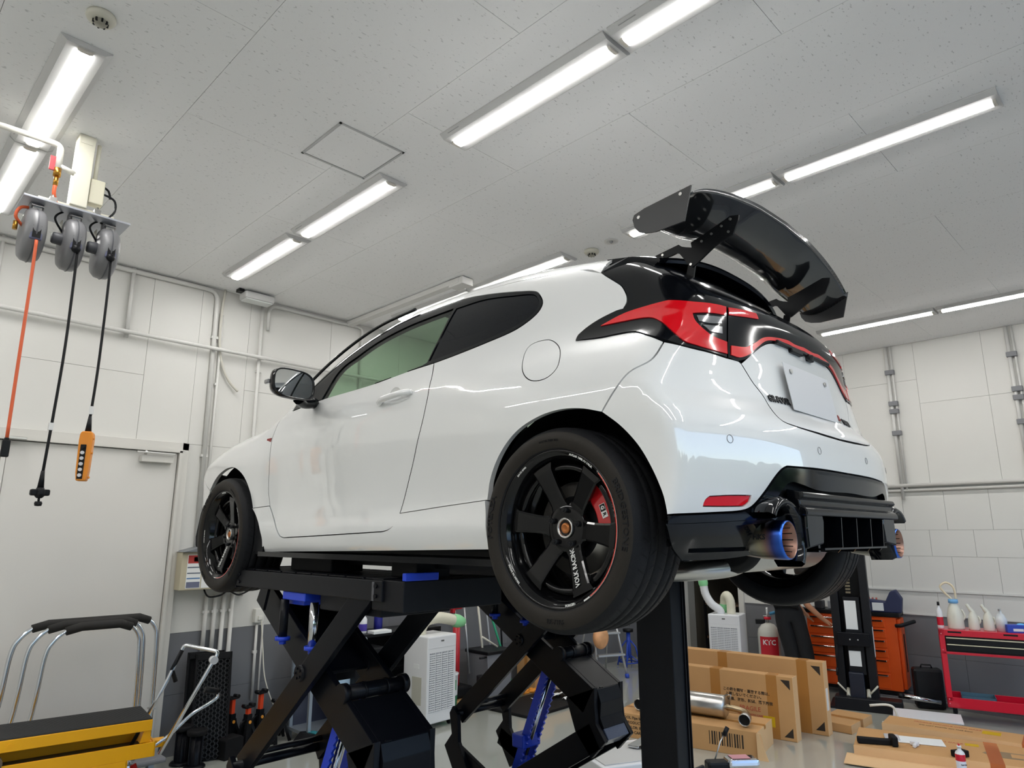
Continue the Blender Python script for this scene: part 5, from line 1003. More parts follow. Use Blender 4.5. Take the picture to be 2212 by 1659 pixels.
# ================================================================= SCISSOR LIFTS
LB = mat('lift_gloss_black', (.005, .0055, .008), .32, spec=.22, bump=(250, .10)); LBS = mat('lift_satin_black', (.007, .0075, .010), .42, spec=.28, bump=(400, .35)); BLUE = mat('lift_blue', '2444c8', .32)
CHR = mat('polished_rod', (.60, .60, .62), .12, 1.)
def c2w(x, y, z): return (CARX-y, CARY+x, HUBZ+z)
def lift(label, yn, yf, sgn=1, full=True, platy=None):
    """local frame of the car: x forward, y left, z from hub height; yn is the side facing the camera"""
    t = thing('scissor_lift', label, 'car lift', c2w(1.6, (yn+yf)/2, -HUBZ), math.pi/2); oy = (yn+yf)/2
    L = lambda x, y, z: (x-1.6, y-oy, z+HUBZ)
    def arm(name, poly, y0, y1, m=LB, par=t, bev=.003):
        return MB().prism([(p[0]-1.6, p[1]+HUBZ) for p in poly], y0-oy, y1-oy, 'y', bev=bev).build(name, m, par)
    def rod(name, x, z, y0, y1, r, m=LB, par=t, n=24): return MB().cyl(L(x, y0, z), L(x, y1, z), r, n=n).build(name, m, par)
    # upper outer arms, near and far
    up = [(2.16, -1.17), (2.20, -1.09), (1.30, -.33), (1.10, -.28), (1.12, -.36), (2.06, -1.21)]
    def bar(p, q, w): 
        p, q = Vector(p), Vector(q); d = (q-p).normalized(); n = Vector((-d.y, d.x))*w/2; return [tuple(p+n), tuple(q+n), tuple(q-n), tuple(p-n)]
    P = (1.62, -.645)
    arm('outer_arm', bar((2.17, -1.16), (1.10, -.24), .115), yn-.0, yn-.03); arm('outer_arm', bar((2.17, -1.16), (1.10, -.24), .115), yf+.0, yf+.03)
    # inner frame: two plates and a web
    yi, yj = yn-.065, yf+.065
    def offs(a, b): return [(a[0], a[1]), (b[0], b[1])]
    fr = bar((2.22, -.30), (1.14, -.93), .155)
    arm('inner_frame_plate', fr, yi, yi-.03); arm('inner_frame_plate', fr, yj, yj+.03)
    web = bar((2.1, -.37), (1.60, -.66), .02); arm('frame_web', web, yi-.03, yj+.03)
    box = bar((1.36, -.725), (1.12, -.865), .02); bx = MB()
    d = Vector((1.14-2.22, -.93+.30)).normalized(); n = Vector((-d.y, d.x)); n = -n if n.y < 0 else n
    def Q(s, h): p = Vector((1.14, -.93))-d*s+n*h; return (p.x, p.y)
    arm('frame_box', [Q(-.0, .077), Q(.26, .077), Q(.26, -.05), Q(.0, -.05)], yi-.03, yj+.03, LB)
    arm('weld_rib', [Q(0, .082), Q(.01, .082), Q(.01, -.07), Q(0, -.07)], yi-.06, yi-.09)
    sx, sz = Q(.30, .085)
    S = rod('cross_shaft', sx, sz, yi+.005, yj-.005, .034); 
    for yy in (yi-.10, yi-.22): MB().cyl(L(sx, yy, sz), L(sx, yy-.012, sz), .038, n=24).build('shaft_collar', LB, S)
    for yy in (yi, yj): rod('shaft_end', sx, sz, yy+.012, yy-.02, .043, LB, t)
    rod('pivot_pin', P[0], P[1], yn+.012, yn-.10, .036); rod('pivot_pin', P[0], P[1], yf-.012, yf+.10, .036)
    for k in range(5): a = 2*math.pi*k/5; rod('pin_bolt', P[0]+.022*math.cos(a), P[1]+.022*math.sin(a), yn+.012, yn+.018, .006, LB, t, 8)
    # lower section
    K = Q(-.02, 0); R = (2.14, -1.14)
    LX = 1.6
    rod('tie_rod', R[0], R[1], yn+.05, yf-.02, .022); rod('tie_rod', R[0]-.03, R[1]+.05, yn-.02, yf+.02, .014)
    for yy, s in ((yn+.03, 1), (yf-.0, -1)):
        arm('knee_link', [(2.16, -1.095), (2.19, -1.14), (2.165, -1.26), (2.235, -1.34), (2.10, -1.54), (1.99, -1.47), (2.10, -1.30), (2.11, -1.14)], yy, yy+.028*s)
        arm('lower_arm', bar((2.20, -1.36), (1.06, -HUBZ+.08), .115), yy-.0, yy-.028)
        lf = bar((1.10, -1.10), (2.24, -HUBZ+.09), .14); arm('lower_frame_plate', lf, (yi if s > 0 else yj+.03), (yi-.03 if s > 0 else yj))
    arm('knee_bracket', [Q(-.0, .077), Q(-.055, .03), (1.085, -1.01), (1.06, -1.06), (1.13, -1.12), Q(.10, -.10)], yi-.035, yj+.035, LB)
    arm('knee_cap', [(1.085, -1.035), (1.035, -1.115), (1.10, -1.165), (1.15, -1.08)], yi-.04, yj+.04, mat('blue_sheen_black', (.055, .075, .13), .28, coat=.5, bump=(200, .8)))  # bluish reflected light put into the black plate's colour
    for yy in (yi, yj+.03): arm('knee_plate', [Q(0, .09), Q(-.05, .0), (1.09, -1.04), (1.03, -1.12), (1.13, -1.22), (1.24, -1.10), Q(.14, -.085)], yy, yy-.03)
    # hydraulic ram and locking racks
    ym = (yn+yf)/2; a, b = Vector((1.52, -.80)), Vector((1.92, -1.72)); dd = (b-a).normalized(); nn = Vector((-dd.y, dd.x))
    for yy in (ym+.055, ym-.055):
        poly = []; N = 26
        for k in range(N+1):
            p = a+(b-a)*k/N; poly.append(tuple(p+nn*(.028)))
        q = []
        for k in range(N, -1, -1):
            p = a+(b-a)*k/N; q += [tuple(p-nn*.028), tuple(p-nn*.016-dd*.006)]
        arm('locking_rack', poly+q, yy, yy-.014, BLUE, bev=0)
    MB().cyl(L(a.x, ym, a.y), L(b.x, ym, b.y), .018, n=20).build('ram_rod', CHR, t)
    MB().cyl(L(*((a+(b-a)*.62).x, ym, (a+(b-a)*.62).y)), L(b.x, ym, b.y), .04, n=24).build('ram_cylinder', BLUE, t)
    MB().box(L(1.70, ym+.08, -1.30), L(1.80, ym-.08, -1.22), .01).build('lock_block', BLUE, t)
    # base plate on the floor
    MB().box((-1.0, -.30, 0), (1.0, .30, .055), .01).build('base_plate', LBS, t)
    for y in (-.25, .25): MB().box((-1.0, y-.03, .055), (1.0, y+.03, .12), .006).build('base_rail', LBS, t)
    # platform
    py0, py1 = platy
    pl_ = MB().box(L(.98, py0, -.205), L(2.36, py1, -.29), .004); PL = pl_.build('platform', LBS, t)
    MB().box(L(.85, py0-.015, -.203), L(1.07, py1-.08, -.325), .004).build('platform_rear_box', LBS, t)
    MB().box(L(1.035, py0+.002, -.212), L(1.05, py0-.004, -.288), .001).build('weld_seam', mat('weld_grey', (.10, .10, .11), .35), t)
    for k in range(9): MB().box(L(1.0+.15*k, py0-.02, -.205), L(1.135+.15*k, py1+.02, -.198), .003).build('platform_tread', LB, t)
    for x in (.99, 2.33):
        for z in (-.228, -.268): MB().cyl(L(x+(.03 if x < 1 else -.01), py0, z), L(x+(.03 if x < 1 else -.01), py0+sgn*.008, z), .009, n=10).build('platform_bolt', LB, t)
    MB().box(L(2.36, py0, -.195), L(2.375, py1, -.30), .003).build('end_flap', LB, t)
    MB().box(L(.845, py0-.02, -.203), L(.87, py0-.19, -.172), .003).build('blue_stop', BLUE, t)
    MB().box(L(1.62, py0-.01, -.29), L(1.84, py1+.1, -.33), .004).box(L(1.70, py0-.05, -.33), L(1.86, py1+.12, -.355), .004).build('carriage', BLUE, t)
    for x, y_, z in ((1.83, py0-.02, -.52), (1.58, py0-.04, -.54)):
        MB().cyl(L(x, y_, -.33), L(x, y_, z), .021, n=20).build('guide_post', CHR if x < 1.7 else LB, t)
        MB().cyl(L(x, y_, z+.015), L(x, y_, z-.002), .036, n=20).cyl(L(x, y_, z-.002), L(x, y_, z-.02), .018, n=6).build('post_foot', BLUE, t)
    MB().box(L(1.05, py0-.05, -.29), L(1.55, py1+.05, -.36), .006).build('under_bracket', LBS, t)
    MB().prism([(2.02-1.6, HUBZ-.29), (2.10-1.6, HUBZ-.29), (2.08-1.6, HUBZ-.38), (2.06-1.6, HUBZ-.40)], py0-.02-oy, py0-.035-oy, 'y').build('drop_bracket', LB, t)
    # rubber pads up to the sills
    for x0, x1 in ((.88, 1.06), (1.55, 1.95)): MB().box(L(x0, py0-.10, -.197), L(x1, py0-.28, -.118), .006).build('lifting_pad', MATTB, t)
    return t
lift('black scissor lift under the near side of the car with a blue carriage', .85, .40, 1, platy=(.86, .38))
lift('black scissor lift under the far side of the car with blue locking racks', -.60, -1.0, 1, platy=(-.58, -1.06))
# steel column behind the rear wheel
t = thing('steel_column', 'tall black steel column standing between the rear wheels', 'column', c2w(.30, -.34, -HUBZ), math.pi/2)
hz = HUBZ-.05
MB().box((.0, -.0, 0), (.19, .115, hz), .004).build('column_box', LBS, t)
MB().box((-.006, .02, 0), (.0, .028, hz-.1)).box((-.006, .0, 0), (.0, .006, hz-.1)).build('column_edge_bead', LB, t)
MB().box((-.014, .02, hz-.12), (.03, .10, hz-.03), .004).build('top_bracket', MATTB, t)
MB().box((-.12, -.14, 0), (.28, .26, .02), .004).build('foot_plate', LBS, t)
MB().box((-.018, -.075, .38+hz*.20), (.0, .0, .50+hz*.20), .008).build('lock_pad', SATB, t)
# ================================================================= THINGS ON THE FLOOR
CHROME = mat('chrome_tube', (.72, .74, .77), .14, 1.); FOAM = mat('black_foam', (.016, .015, .014), .75, bump=(200, .3))
YEL = mat('table_yellow', 'ffb70d', .38); RUBMAT = mat('ribbed_rubber', (.03, .029, .028), .55)
CARD = mat('cardboard', 'bd915f', .75, bump=(60, .15), var=(3., .05)); CARDL = mat('cardboard_edge', 'd9b487', .75, var=(3., .04)); TAPE = mat('brown_tape', 'a8743a', .3)
INK = mat('black_ink', '2c241c', .7); INKR = mat('red_ink', 'b0533c', .7); YLAB = mat('yellow_label', 'c9a312', .5)
REDP = mat('signal_red', 'c8102e', .3, coat=.3); ORC = mat('chest_orange', 'e2571c', .32); WHP = mat('white_plastic', 'dedfe2', .35); WHC = mat('cooler_white', 'dfe0e2', .38)
GREYP = mat('grey_plastic', '77787d', .5); GRN = mat('mint_green', '8fd69c', .4); JSR = mat('jack_red', 'e04a26', .35); STB = mat('stand_blue', '2a4bb8', .35); GALV = mat('galvanised', '9aa3ac', .4, .6)
# --- folding hand trolleys against the door
def trolley(label, x0, x1, y, ht, lean=.10, foam=True, feet=False, r=.0165, deck=True):
    t = thing('platform_trolley', label, 'trolley', (x0, y, 0), 0, 'folded trolleys against the door')
    W_ = x1-x0; h = ht
    Lp = smooth_pts([(.0+lean*-.6, 0, .20), (.02, .02, h*.55), (.05, .03, h-.20), (.09, .03, h-.09), (.17, .03, h-.02), (.26, .03, h)], 6)
    Rp = smooth_pts([(W_, 0, .20), (W_-.0, .02, h*.55), (W_-.01, .03, h-.20), (W_-.03, .03, h-.09), (W_-.09, .03, h-.02), (W_-.16, .03, h)], 6)
    MB().tube(Lp, r, 12).build('handle_tube', CHROME, t); MB().tube(Rp, r, 12).build('handle_tube', CHROME, t)
    if foam: MB().tube([(p.x, p.y, p.z) for p in (Vector((.16, .03, h-.025)), Vector((.26, .03, h)), Vector(((W_)/2, .03, h)), Vector((W_-.16, .03, h)), Vector((W_-.08, .03, h-.03)))], [.030, .032, .032, .032, .030], 14).build('foam_grip', FOAM, t)
    for x in (0+.005, W_): MB().box((x-.022, -.02, h*.42), (x+.022, .04, h*.42+.012)).build('tube_bolt', STEEL, t)
    if deck:
        MB().box((-.08, -.20, .15), (W_+.08, .34, .19), .015).build('deck', GREYP, t)
        for x in (.02, W_-.02):
            for y_ in (-.14, .26): MB().cyl((x-.015, y_, .06), (x+.015, y_, .06), .06, n=20).build('caster_wheel', RUBMAT, t); MB().box((x-.02, y_-.03, .06), (x+.02, y_+.03, .15)).build('caster_fork', GALV, t)
    return t
trolley('chrome-handled trolley with the long black foam grip, outermost of the folded set', 1.09, 2.13, 6.16, 1.22)
trolley('chrome trolley frame nested inside, its right leg beside the door edge', 1.17, 2.00, 6.06, 1.215, r=.015, deck=False)
trolley('chrome trolley frame nested innermost, nearest the yellow table', 1.26, 1.94, 5.96, 1.205, r=.014, deck=False)
for o in [x for x in bpy.data.objects if x.name.startswith('platform_trolley')][1:]:
    m_ = MB().box((-.02, -.02, .14), (.72, .02, .20), .01).build('bottom_bar', CHROME, o)
    for x in (-.01, .68): MB().cyl((x, 0, 0), (x, 0, .15), .014, n=12).cyl((x, 0, 0), (x, 0, .05), .02, n=12).build('rubber_foot', SATB, o)
# --- yellow lift table
t = thing('lift_table', 'yellow scissor lift table with a ribbed black rubber top at the lower left', 'lift table', (1.72, 4.93, 0), math.radians(-7.5))
MB().box((-1.35, 0, .655), (0, .40, .72), .004).build('table_top', YEL, t); MB().box((-1.345, .004, .72), (-.004, .396, .728)).build('rubber_mat', RUBMAT, t)
for k in range(22): MB().box((-1.34, .012+.0175*k, .728), (-.008, .020+.0175*k, .7305)).build('mat_rib', RUBMAT, t)
MB().cyl((-.74, .0, .688), (-.74, -.004, .688), .010, n=12).build('top_bolt', YEL, t)
fb_ = MB().box((-1.35, .0, .50), (.03, .012, .585), .003).box((-1.35, .388, .50), (.03, .40, .585), .003).box((.018, 0, .50), (.03, .40, .585), .003).box((-1.35, .012, .50), (.018, .388, .506))
fb_.build('middle_frame', YEL, t); MB().box((-1.35, .012, .506), (.015, .388, .512)).build('tray_floor', SATB, t)
MB().prism([(-.06, .585), (.0, .585), (.0, .655), (-.04, .655)], .02, .10, 'y').build('corner_bracket', YEL, t)
MB().box((-.02, .05, .535), (.10, .12, .58), .004).build('handle_socket', YEL, t)
MB().box((-1.35, .0, .40), (-.12, .012, .50), .003).box((-1.35, .388, .40), (-.12, .40, .50), .003).box((-.13, 0, .40), (-.12, .40, .50)).build('base_frame', YEL, t)
MB().cyl((-.80, -.012, .60), (-.80, .03, .60), .04, n=24).build('end_roller', mat('roller_tan', '6a5844', .5), t)
for x in (-1.2, -.16):
    for y in (.06, .34):
        MB().box((x-.03, y-.03, .13), (x+.03, y+.03, .40), .004).build('caster_leg', GALV, t); MB().cyl((x, y-.022, .10), (x, y+.022, .10), .10, n=28).build('caster_wheel', mat('caster_red', '9c1f26', .35), t)
MB().tube([(-.08, .05, .46), (-.05, .03, .38), (-.08, .02, .33)], .02, 10).build('foot_pedal', mat('pedal_red', 'a01c22', .35), t)
a, b = (.08, .10, .55), (.02, .38, .55)
MB().tube([(.06, .02, .50), (.34, .03, 1.02)]+bend((.34, .03, 1.02), (.375, .03, 1.085), (.19, .16, 1.13), .03)+[(.20, .15, 1.127)]+bend((.20, .15, 1.127), (.18, .165, 1.13), (.13, .165, 1.0), .02)+[(.10, .17, .92), (-.10, .17, .50)], .0125, 12).build('push_handle', CHROME, t)
MB().cyl((.345, .01, 1.035), (.345, .055, 1.035), .026, n=16).build('handle_joint', WHP, t)
MB().tube([(.17, .16, 1.10), (.12, .17, .98), (.15, .17, .90)], .014, 8).build('handle_strap', SATB, t)
MB().tube(smooth_pts([(.03, .05, .55), (.12, .05, .60), (.24, .06, .70), (.34, .06, .75), (.40, .06, .79), (.39, .06, .83)], 5), .0105, 10).build('lift_lever', CHROME, t)
MB().cyl((.40, .055, .825), (.31, .05, .85), .02, n=14).build('lever_grip', SATB, t)
# --- mesh ramps, pads, blocks
for k in range(2):
    t = thing('loading_ramp', ('black hexagon mesh ramp leaning on the grey dado', 'black ramp standing behind the hexagon mesh ramp')[k], 'ramp', (2.66-.03*k, 6.27+.12*k, 0), math.radians(-16))
    tilt = MB(); M = Matrix.Rotation(math.radians(-12+4*k), 4, 'X')
    MB().box((-.15, -.02, 0), (-.13, .03, .86), .004, M=M).box((.13, -.02, 0), (.15, .03, .86), .004, M=M).box((-.15, -.02, .80), (.15, .03, .86), .006, M=M).box((-.13, .02, 0), (.13, .03, .82), M=M).build('ramp_frame', MATTB, t)
    if k == 0:
        hx = MB()
        for i in range(9):
            for j in range(20):
                x = -.112+.028*i; z = .03+.0395*j+(.0195 if i % 2 else 0)
                for q in range(6):
                    a0, a1 = math.pi/3*q, math.pi/3*(q+1); r = .0175
                    hx.box((0, -.006, -.0016), (r, .002, .0016), M=M @ Matrix.Translation((x+r*math.cos(a0), -.012, z+r*math.sin(a0))) @ Matrix.Rotation(-(a0+2*math.pi/3), 4, 'Y'))
        o = hx.build('hex_mesh', mat('mesh_dark_grey', '2b2b2c', .5), t); o['kind'] = 'stuff'
def pad_stand(label, x, y, h=.30):
    t = thing('support_pad_stand', label, 'support stand', (x, y, 0)); MB().lathe([(0, 0), (.085, 0), (.085, .012), (.075, .022), (.045, .024)], 32).lathe([(.047, .02), (.047, h-.04), (.0, h-.04)], 28).build('column', LB, t)
    for k in range(6): a = k*math.pi/3; MB().box((.044, -.004, .03), (.056, .004, h-.05), M=Matrix.Rotation(a, 4, 'Z')).build('rib', LB, t)
    MB().lathe([(0, h-.04), (.075, h-.04), (.08, h-.03), (.08, h-.005), (.07, h), (0, h)], 32).build('rubber_top', MATTB, t)
pad_stand('short black pad stand at the back by the wall', 2.47, 6.36, .30); pad_stand('short black pad stand nearest the yellow table', 2.52, 6.19, .29)
t = pad_stand('short black pad stand at the front beside the blocks', 2.64, 6.11, .13) if False else None
for k, (x, y, z, lb) in enumerate(((2.83, 6.25, 0, 'larger matt black rubber block in front of the ramp'), (2.70, 6.37, 0, 'black rubber block behind the larger one'))):
    MB().prism([(-.09, 0), (.09, 0), (.09, .15), (.07, .17), (-.07, .17), (-.09, .15)], -.07, .07, 'y', bev=.006).build('rubber_block', MATTB, None, (x, y, z), (0, 0, math.radians(12)), label=lb, cat='block', group='rubber blocks')
def jack_stand(label, x, y, ext=.0, rz=.3):
    t = thing('jack_stand', label, 'jack stand', (x, y, 0), rz, 'red and black jack stands')
    for sx in (-1, 1):
        for sy in (-1, 1): MB().add([(sx*.015, sy*.015, .25), (sx*.03, sy*.0, .25), (sx*.095, sy*.075, 0), (sx*.065, sy*.095, 0), (sx*.03, sy*.03, .25), (sx*.10, sy*.10, 0)], [(0, 1, 2, 3), (1, 4, 5, 2), (0, 3, 5, 4), (0, 4, 1), (2, 5, 3)]).build('leg', SATB, t)
    MB().prism([(-.03, .27), (.03, .27), (.085, .03), (.06, .03), (0, .12), (-.06, .03), (-.085, .03)], -.03, -.022, 'y').prism([(-.03, .27), (.03, .27), (.085, .03), (.06, .03), (0, .12), (-.06, .03), (-.085, .03)], .022, .03, 'y').build('body_plate', SATB, t)
    MB().box((-.026, -.028, .22), (.026, .028, .31), .004).build('collar', SATB, t)
    MB().box((-.018, -.018, .30), (.018, .018, .42+ext), .004).build('ratchet_bar', JSR, t)
    MB().box((-.045, -.03, .42+ext), (.045, .03, .435+ext), .003).cyl((-.04, -.03, .44+ext), (-.04, .03, .44+ext), .016, n=14).cyl((.04, -.03, .44+ext), (.04, .03, .44+ext), .016, n=14).build('saddle', SATB, t)
    MB().cyl((0, -.036, .245), (0, -.03, .245), .014, n=14).build('pin_knob', mat('knob_orange', 'e89a3c', .4), t)
    MB().tube([(-.03, 0, .26), (-.08, -.01, .25), (-.09, -.01, .22)], .008, 8).build('release_handle', SATB, t)
jack_stand('red-necked jack stand closest to the black ramp', 2.90, 6.41, .01); jack_stand('shortest red-necked jack stand, in front of the others', 3.00, 6.30, -.06); jack_stand('tallest red-necked jack stand, third from the ramp', 3.16, 6.40, .02)
t = jack_stand('red and black jack stand half hidden behind the lift arm', 3.33, 6.40, -.08)
# --- steel trolley rack with testers
t = thing('equipment_cart', 'grey steel equipment cart behind the front lift arm', 'cart', (3.75, 6.22, 0), 0)
for x in (-.28, .28):
    for y in (-.16, .18): MB().box((x-.015, y-.015, 0), (x+.015, y+.015, .88)).build('post', GALV, t)
for z in (.84, .08): MB().box((-.30, -.18, z), (.30, .20, z+.03), .003).build('shelf', GALV, t)
MB().box((-.26, .17, .1), (.26, .175, .84)).build('back_panel', mat('dark_glass_panel', '3a3c4c', .25), t); MB().box((-.02, -.183, .25), (.12, -.178, .52)).build('notice_sheet', mat('paper_blue', 'b4cfe6', .5), t)
t = thing('tester_unit', 'grey electronic tester on top of the equipment cart', 'tester', (3.66, 6.15, .87)); MB().box((-.14, -.10, 0), (.17, .12, .15), .008).build('case', mat('case_slate', '5f6378', .4), t); MB().box((-.145, -.102, .02), (-.02, -.098, .13)).build('front_label', PAP, t); MB().box((.04, -.104, .0), (.12, -.098, .15)).build('dark_panel', SATB, t); MB().box((-.10, -.06, .15), (.15, .08, .19), .005).build('top_unit', mat('case_light', '9fa2a4', .4), t); MB().tube([(-.12, -.05, .15), (-.12, -.05, .22), (-.02, -.05, .22)], .006).build('wire_handle', SATB, t)
t = thing('battery_charger', 'black portable charger with a teal screen on the floor', 'charger', (3.50, 6.02, 0), math.radians(10)); MB().prism([(-.13, 0), (.15, 0), (.15, .05), (.10, .10), (-.06, .12), (-.13, .06)], -.12, .12, 'y', bev=.008).build('case', SATB, t); MB().box((-.05, -.07, .113), (.04, .06, .118), M=Matrix.Rotation(math.radians(7), 4, 'Y')).build('screen', mat('screen_teal', '3f8f9a', .2), t); MB().box((.04, -.09, .09), (.10, .09, .108), .004).build('top_pad', GREYP, t)
t = thing('tool_cabinet', 'low black cabinet with a white sheet on its side', 'cabinet', (4.05, 6.10, 0)); MB().box((-.18, -.15, .05), (.18, .2, .78), .01).build('body', SATB, t); MB().box((-.15, -.153, .15), (-.03, -.15, .38)).build('white_sheet', PAP, t)
for x in (-.14, .14): MB().cyl((x, -.12, 0.025), (x, -.10, .025), .025, n=14).build('caster_wheel', SATB, t)
# --- spot coolers
def cooler(label, x, y, rz, S=1., pipe=0):
    t = thing('spot_cooler', label, 'air cooler', (x, y, 0), rz)
    w_, d_, h_ = .40*S, .36*S, .82*S; HH = h_+.05
    MB().box((-w_/2, -d_/2, .05), (w_/2, d_/2, HH), .012).build('cabinet', WHC, t)
    MB().box((-w_/2+.01, -d_/2-.002, HH-.12), (w_/2-.01, -d_/2+.01, HH-.01), .004).build('top_band', WHP, t); MB().box((-.02, -d_/2-.004, HH-.06), (.02, -d_/2-.001, HH-.045)).build('maker_mark', mat('mark_grey', '5a5a5a', .5), t)
    for c in range(4):
        x0 = -w_/2+.03+c*(w_-.06)/4; m_ = MB(); n_ = 26
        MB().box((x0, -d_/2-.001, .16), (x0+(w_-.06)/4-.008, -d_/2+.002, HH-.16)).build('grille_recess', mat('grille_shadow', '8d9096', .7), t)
        for k in range(n_): z = .165+(HH-.33)*k/n_; m_.box((x0, -d_/2-.006, z), (x0+(w_-.06)/4-.008, -d_/2-.001, z+(HH-.33)/n_*.55))
        for k in range(3): xx = x0+(k+1)*(w_-.06)/16; m_.box((xx, -d_/2-.007, .16), (xx+.002, -d_/2-.001, HH-.16))
        o = m_.build('intake_grille', WHC, t); o['kind'] = 'stuff'
    for sx in (-1, 1):
        for sy in (-1, 1): MB().cyl((sx*(w_/2-.04)-.012, sy*(d_/2-.05), .025), (sx*(w_/2-.04)+.012, sy*(d_/2-.05), .025), .025, n=16).build('caster_wheel', SATB, t)
    MB().box((-w_/2-.003, -.06, .56), (-w_/2, .02, .60)).build('side_label', PAP, t); MB().box((-w_/2-.003, -.10, .22), (-w_/2, .04, .48)).build('spec_sheet', mat('spec_grey', 'b9b8ac', .5), t)
    return t, HH
CR = mat('hose_cream', 'dcd8c4', .5)
def duct(t, pts, r, nozzle_dir, par_name='air_duct', m=None):
    P = smooth_pts(pts, 8); n = len(P); rad = [r*(1+.05*(k % 2)) if 0 < k < n-1 else r for k in range(n)]
    D = MB().tube(P, rad, 18).build(par_name, m or CR, t); e = P[-1]; d = Vector(nozzle_dir).normalized()
    nz = MB(); M = mtx(e, d.orthogonal(), d); nz.lathe([(r*1.05, -.02), (r*1.25, .01), (r*1.22, .06), (r*.85, .13), (r*.72, .135), (r*.66, .12), (r*.66, .03), (0, .03)], 28, M=M); nz.build('nozzle', GRN, D)
t, HH = cooler('white portable spot cooler under the middle of the car, green nozzle pointing right', 4.70, 5.86, math.radians(4))
duct(t, [(-.12, .02, HH), (-.12, .02, HH+.05), (-.06, .01, HH+.13), (.08, .0, HH+.15), (.22, -.0, HH+.13), (.34, -.0, HH+.10)], .056, (1, -.05, -.22))
t, HH = cooler('white spot cooler by the far doorway with its green nozzle turned up', 8.62, 4.60, math.radians(-76), 1.0)
duct(t, [(-.06, -.04, HH), (-.08, -.06, HH+.05), (-.17, -.08, HH+.12), (-.24, -.08, HH+.24), (-.26, -.08, HH+.36)], .05, (-.12, 0, 1), m=WHP)
duct(t, [(.06, .0, HH), (.06, .0, HH+.14), (.02, .02, HH+.22), (-.03, .08, HH+.19), (-.05, .12, HH+.10)], .055, (0, .3, -1))
# --- back corner: shelf unit, mops, bins
t = thing('tool_shelf', 'black workbench shelf against the wall behind the spot cooler', 'shelf', (4.55, 6.38, 0))
for z in (.1, .50, .85): MB().box((-.55, -.20, z), (.55, .20, z+.03)).build('shelf_board', SATB, t)
for x in (-.55, .52): MB().box((x, -.2, 0), (x+.03, .2, .85)).build('side_panel', SATB, t)
MB().box((-.55, .17, 0), (.55, .20, .85)).build('back_panel', MATTB, t)
REDT = mat('tube_red', 'b3202a', .35)
def bottle(name, label, x, y, z, h, r, m, cap=None, cat='bottle', grp=None, neck=.35, lab=None, par=None, taper=None):
    t = thing(name, label, cat, (x, y, z), 0, grp); tt = taper if taper else r
    MB().lathe([(0, 0), (r*.95, 0), (r, h*.04), (tt, h*.62), (tt*.75, h*.72), (r*neck, h*.80), (r*neck, h*.86), (0, h*.86)], 20).build('bottle_body', m, t)
    MB().lathe([(0, h*.86), (r*neck*1.2, h*.86), (r*neck*1.1, h), (0, h)], 16).build('cap', cap or WHP, t)
    if lab: MB().lathe([(r*1.01, h*.12), (r*1.012, h*.13), ((r+tt)/2*1.02, h*.42), ((r+tt)/2*1.01, h*.43)], 20).build('bottle_label', lab, t)
    return t
bottle('detergent_bottle', 'white bottle with a violet label on the black shelf', 4.16, 6.30, .88, .22, .042, WHP, lab=mat('violet_label', '4a3a9a', .4))
MB().cyl((0, 0, 0), (0, 0, .34), .045, n=24).build('blue_tube', mat('tube_blue', '2c2f8c', .35), None, (4.36, 6.32, .88), label='dark blue cylinder standing on the black shelf', cat='cylinder')
MB().box((-.11, -.06, 0), (.11, .06, .03), .004).build('white_carton', PAP, None, (4.30, 6.20, .88), label='flat white box lying on the black shelf', cat='box')
for x, z0, z1, lb in ((4.93, .88, 1.30, 'red tube standing on the black workbench behind the cooler duct'), (5.38, .14, .86, 'thick red post standing in the black tray')):
    MB().cyl((x, 6.24, z0), (x, 6.24, z1), .026 if z0 > .5 else .042, n=20).build('red_tube', REDT, None, label=lb, cat='tube')
t = thing('oil_tray', 'black plastic tray holding the red post', 'tray', (5.36, 6.22, 0)); MB().box((-.16, -.12, .11), (.16, .12, .22), .02).build('tray', MATTB, t)
def carton(name, label, loc, size, rz=0., tape=True, par=None, cat='carton', grp=None, rx=0.):
    t = thing(name, label, cat, loc, rz, grp); sx, sy, sz = size
    if rx: t.rotation_euler = (rx, 0, rz)
    MB().box((-sx/2, -sy/2, 0), (sx/2, sy/2, sz), .004).build('box_body', CARD, t)
    if tape:
        if sx >= sy: MB().box((-sx/2-.0006, -.025, sz*.35), (sx/2+.0006, .025, sz+.0006)).build('tape_strip', TAPE, t)
        else: MB().box((-.025, -sy/2-.0006, sz*.35), (.025, sy/2+.0006, sz+.0006)).build('tape_strip', TAPE, t)
    return t
carton('small_carton', 'small cardboard box under the black tray', (5.38, 6.16, 0), (.32, .24, .10), .05)
t = thing('paint_pail', 'white and green pail beside the spot cooler', 'pail', (5.13, 6.10, 0)); MB().lathe([(0, 0), (.11, 0), (.118, .18), (0, .18)], 28).build('pail_lower', mat('pail_green', '2c6b4a', .4), t); MB().lathe([(.118, .18), (.125, .38), (.13, .385), (.13, .40), (0, .40)], 28).build('pail_upper', WHP, t); MB().box((-.03, -.126, .24), (.03, -.119, .34), .0).build('pail_mark', mat('mark_green', '3d8d5d', .5), t)
t = thing('waste_bin', 'grey square waste bin below the mop handles', 'bin', (5.88, 6.22, 0)); MB().prism([(-.17, 0), (.17, 0), (.20, .52), (-.20, .52)], -.18, .18, 'y').build('bin_body', GREYP, t); MB().box((-.21, -.20, .52), (.21, .20, .56), .01).build('bin_lid', SATB, t); MB().cyl((-.30, -.16, .50), (-.16, -.16, .50), .012).build('lid_handle', SATB, t)
MB().cyl((0, 0, 0), (0, 0, .34), .065, n=24).build('black_bucket', SATB, None, (5.52, 5.95, 0), label='tall narrow black bucket in front of the waste bin', cat='bucket')
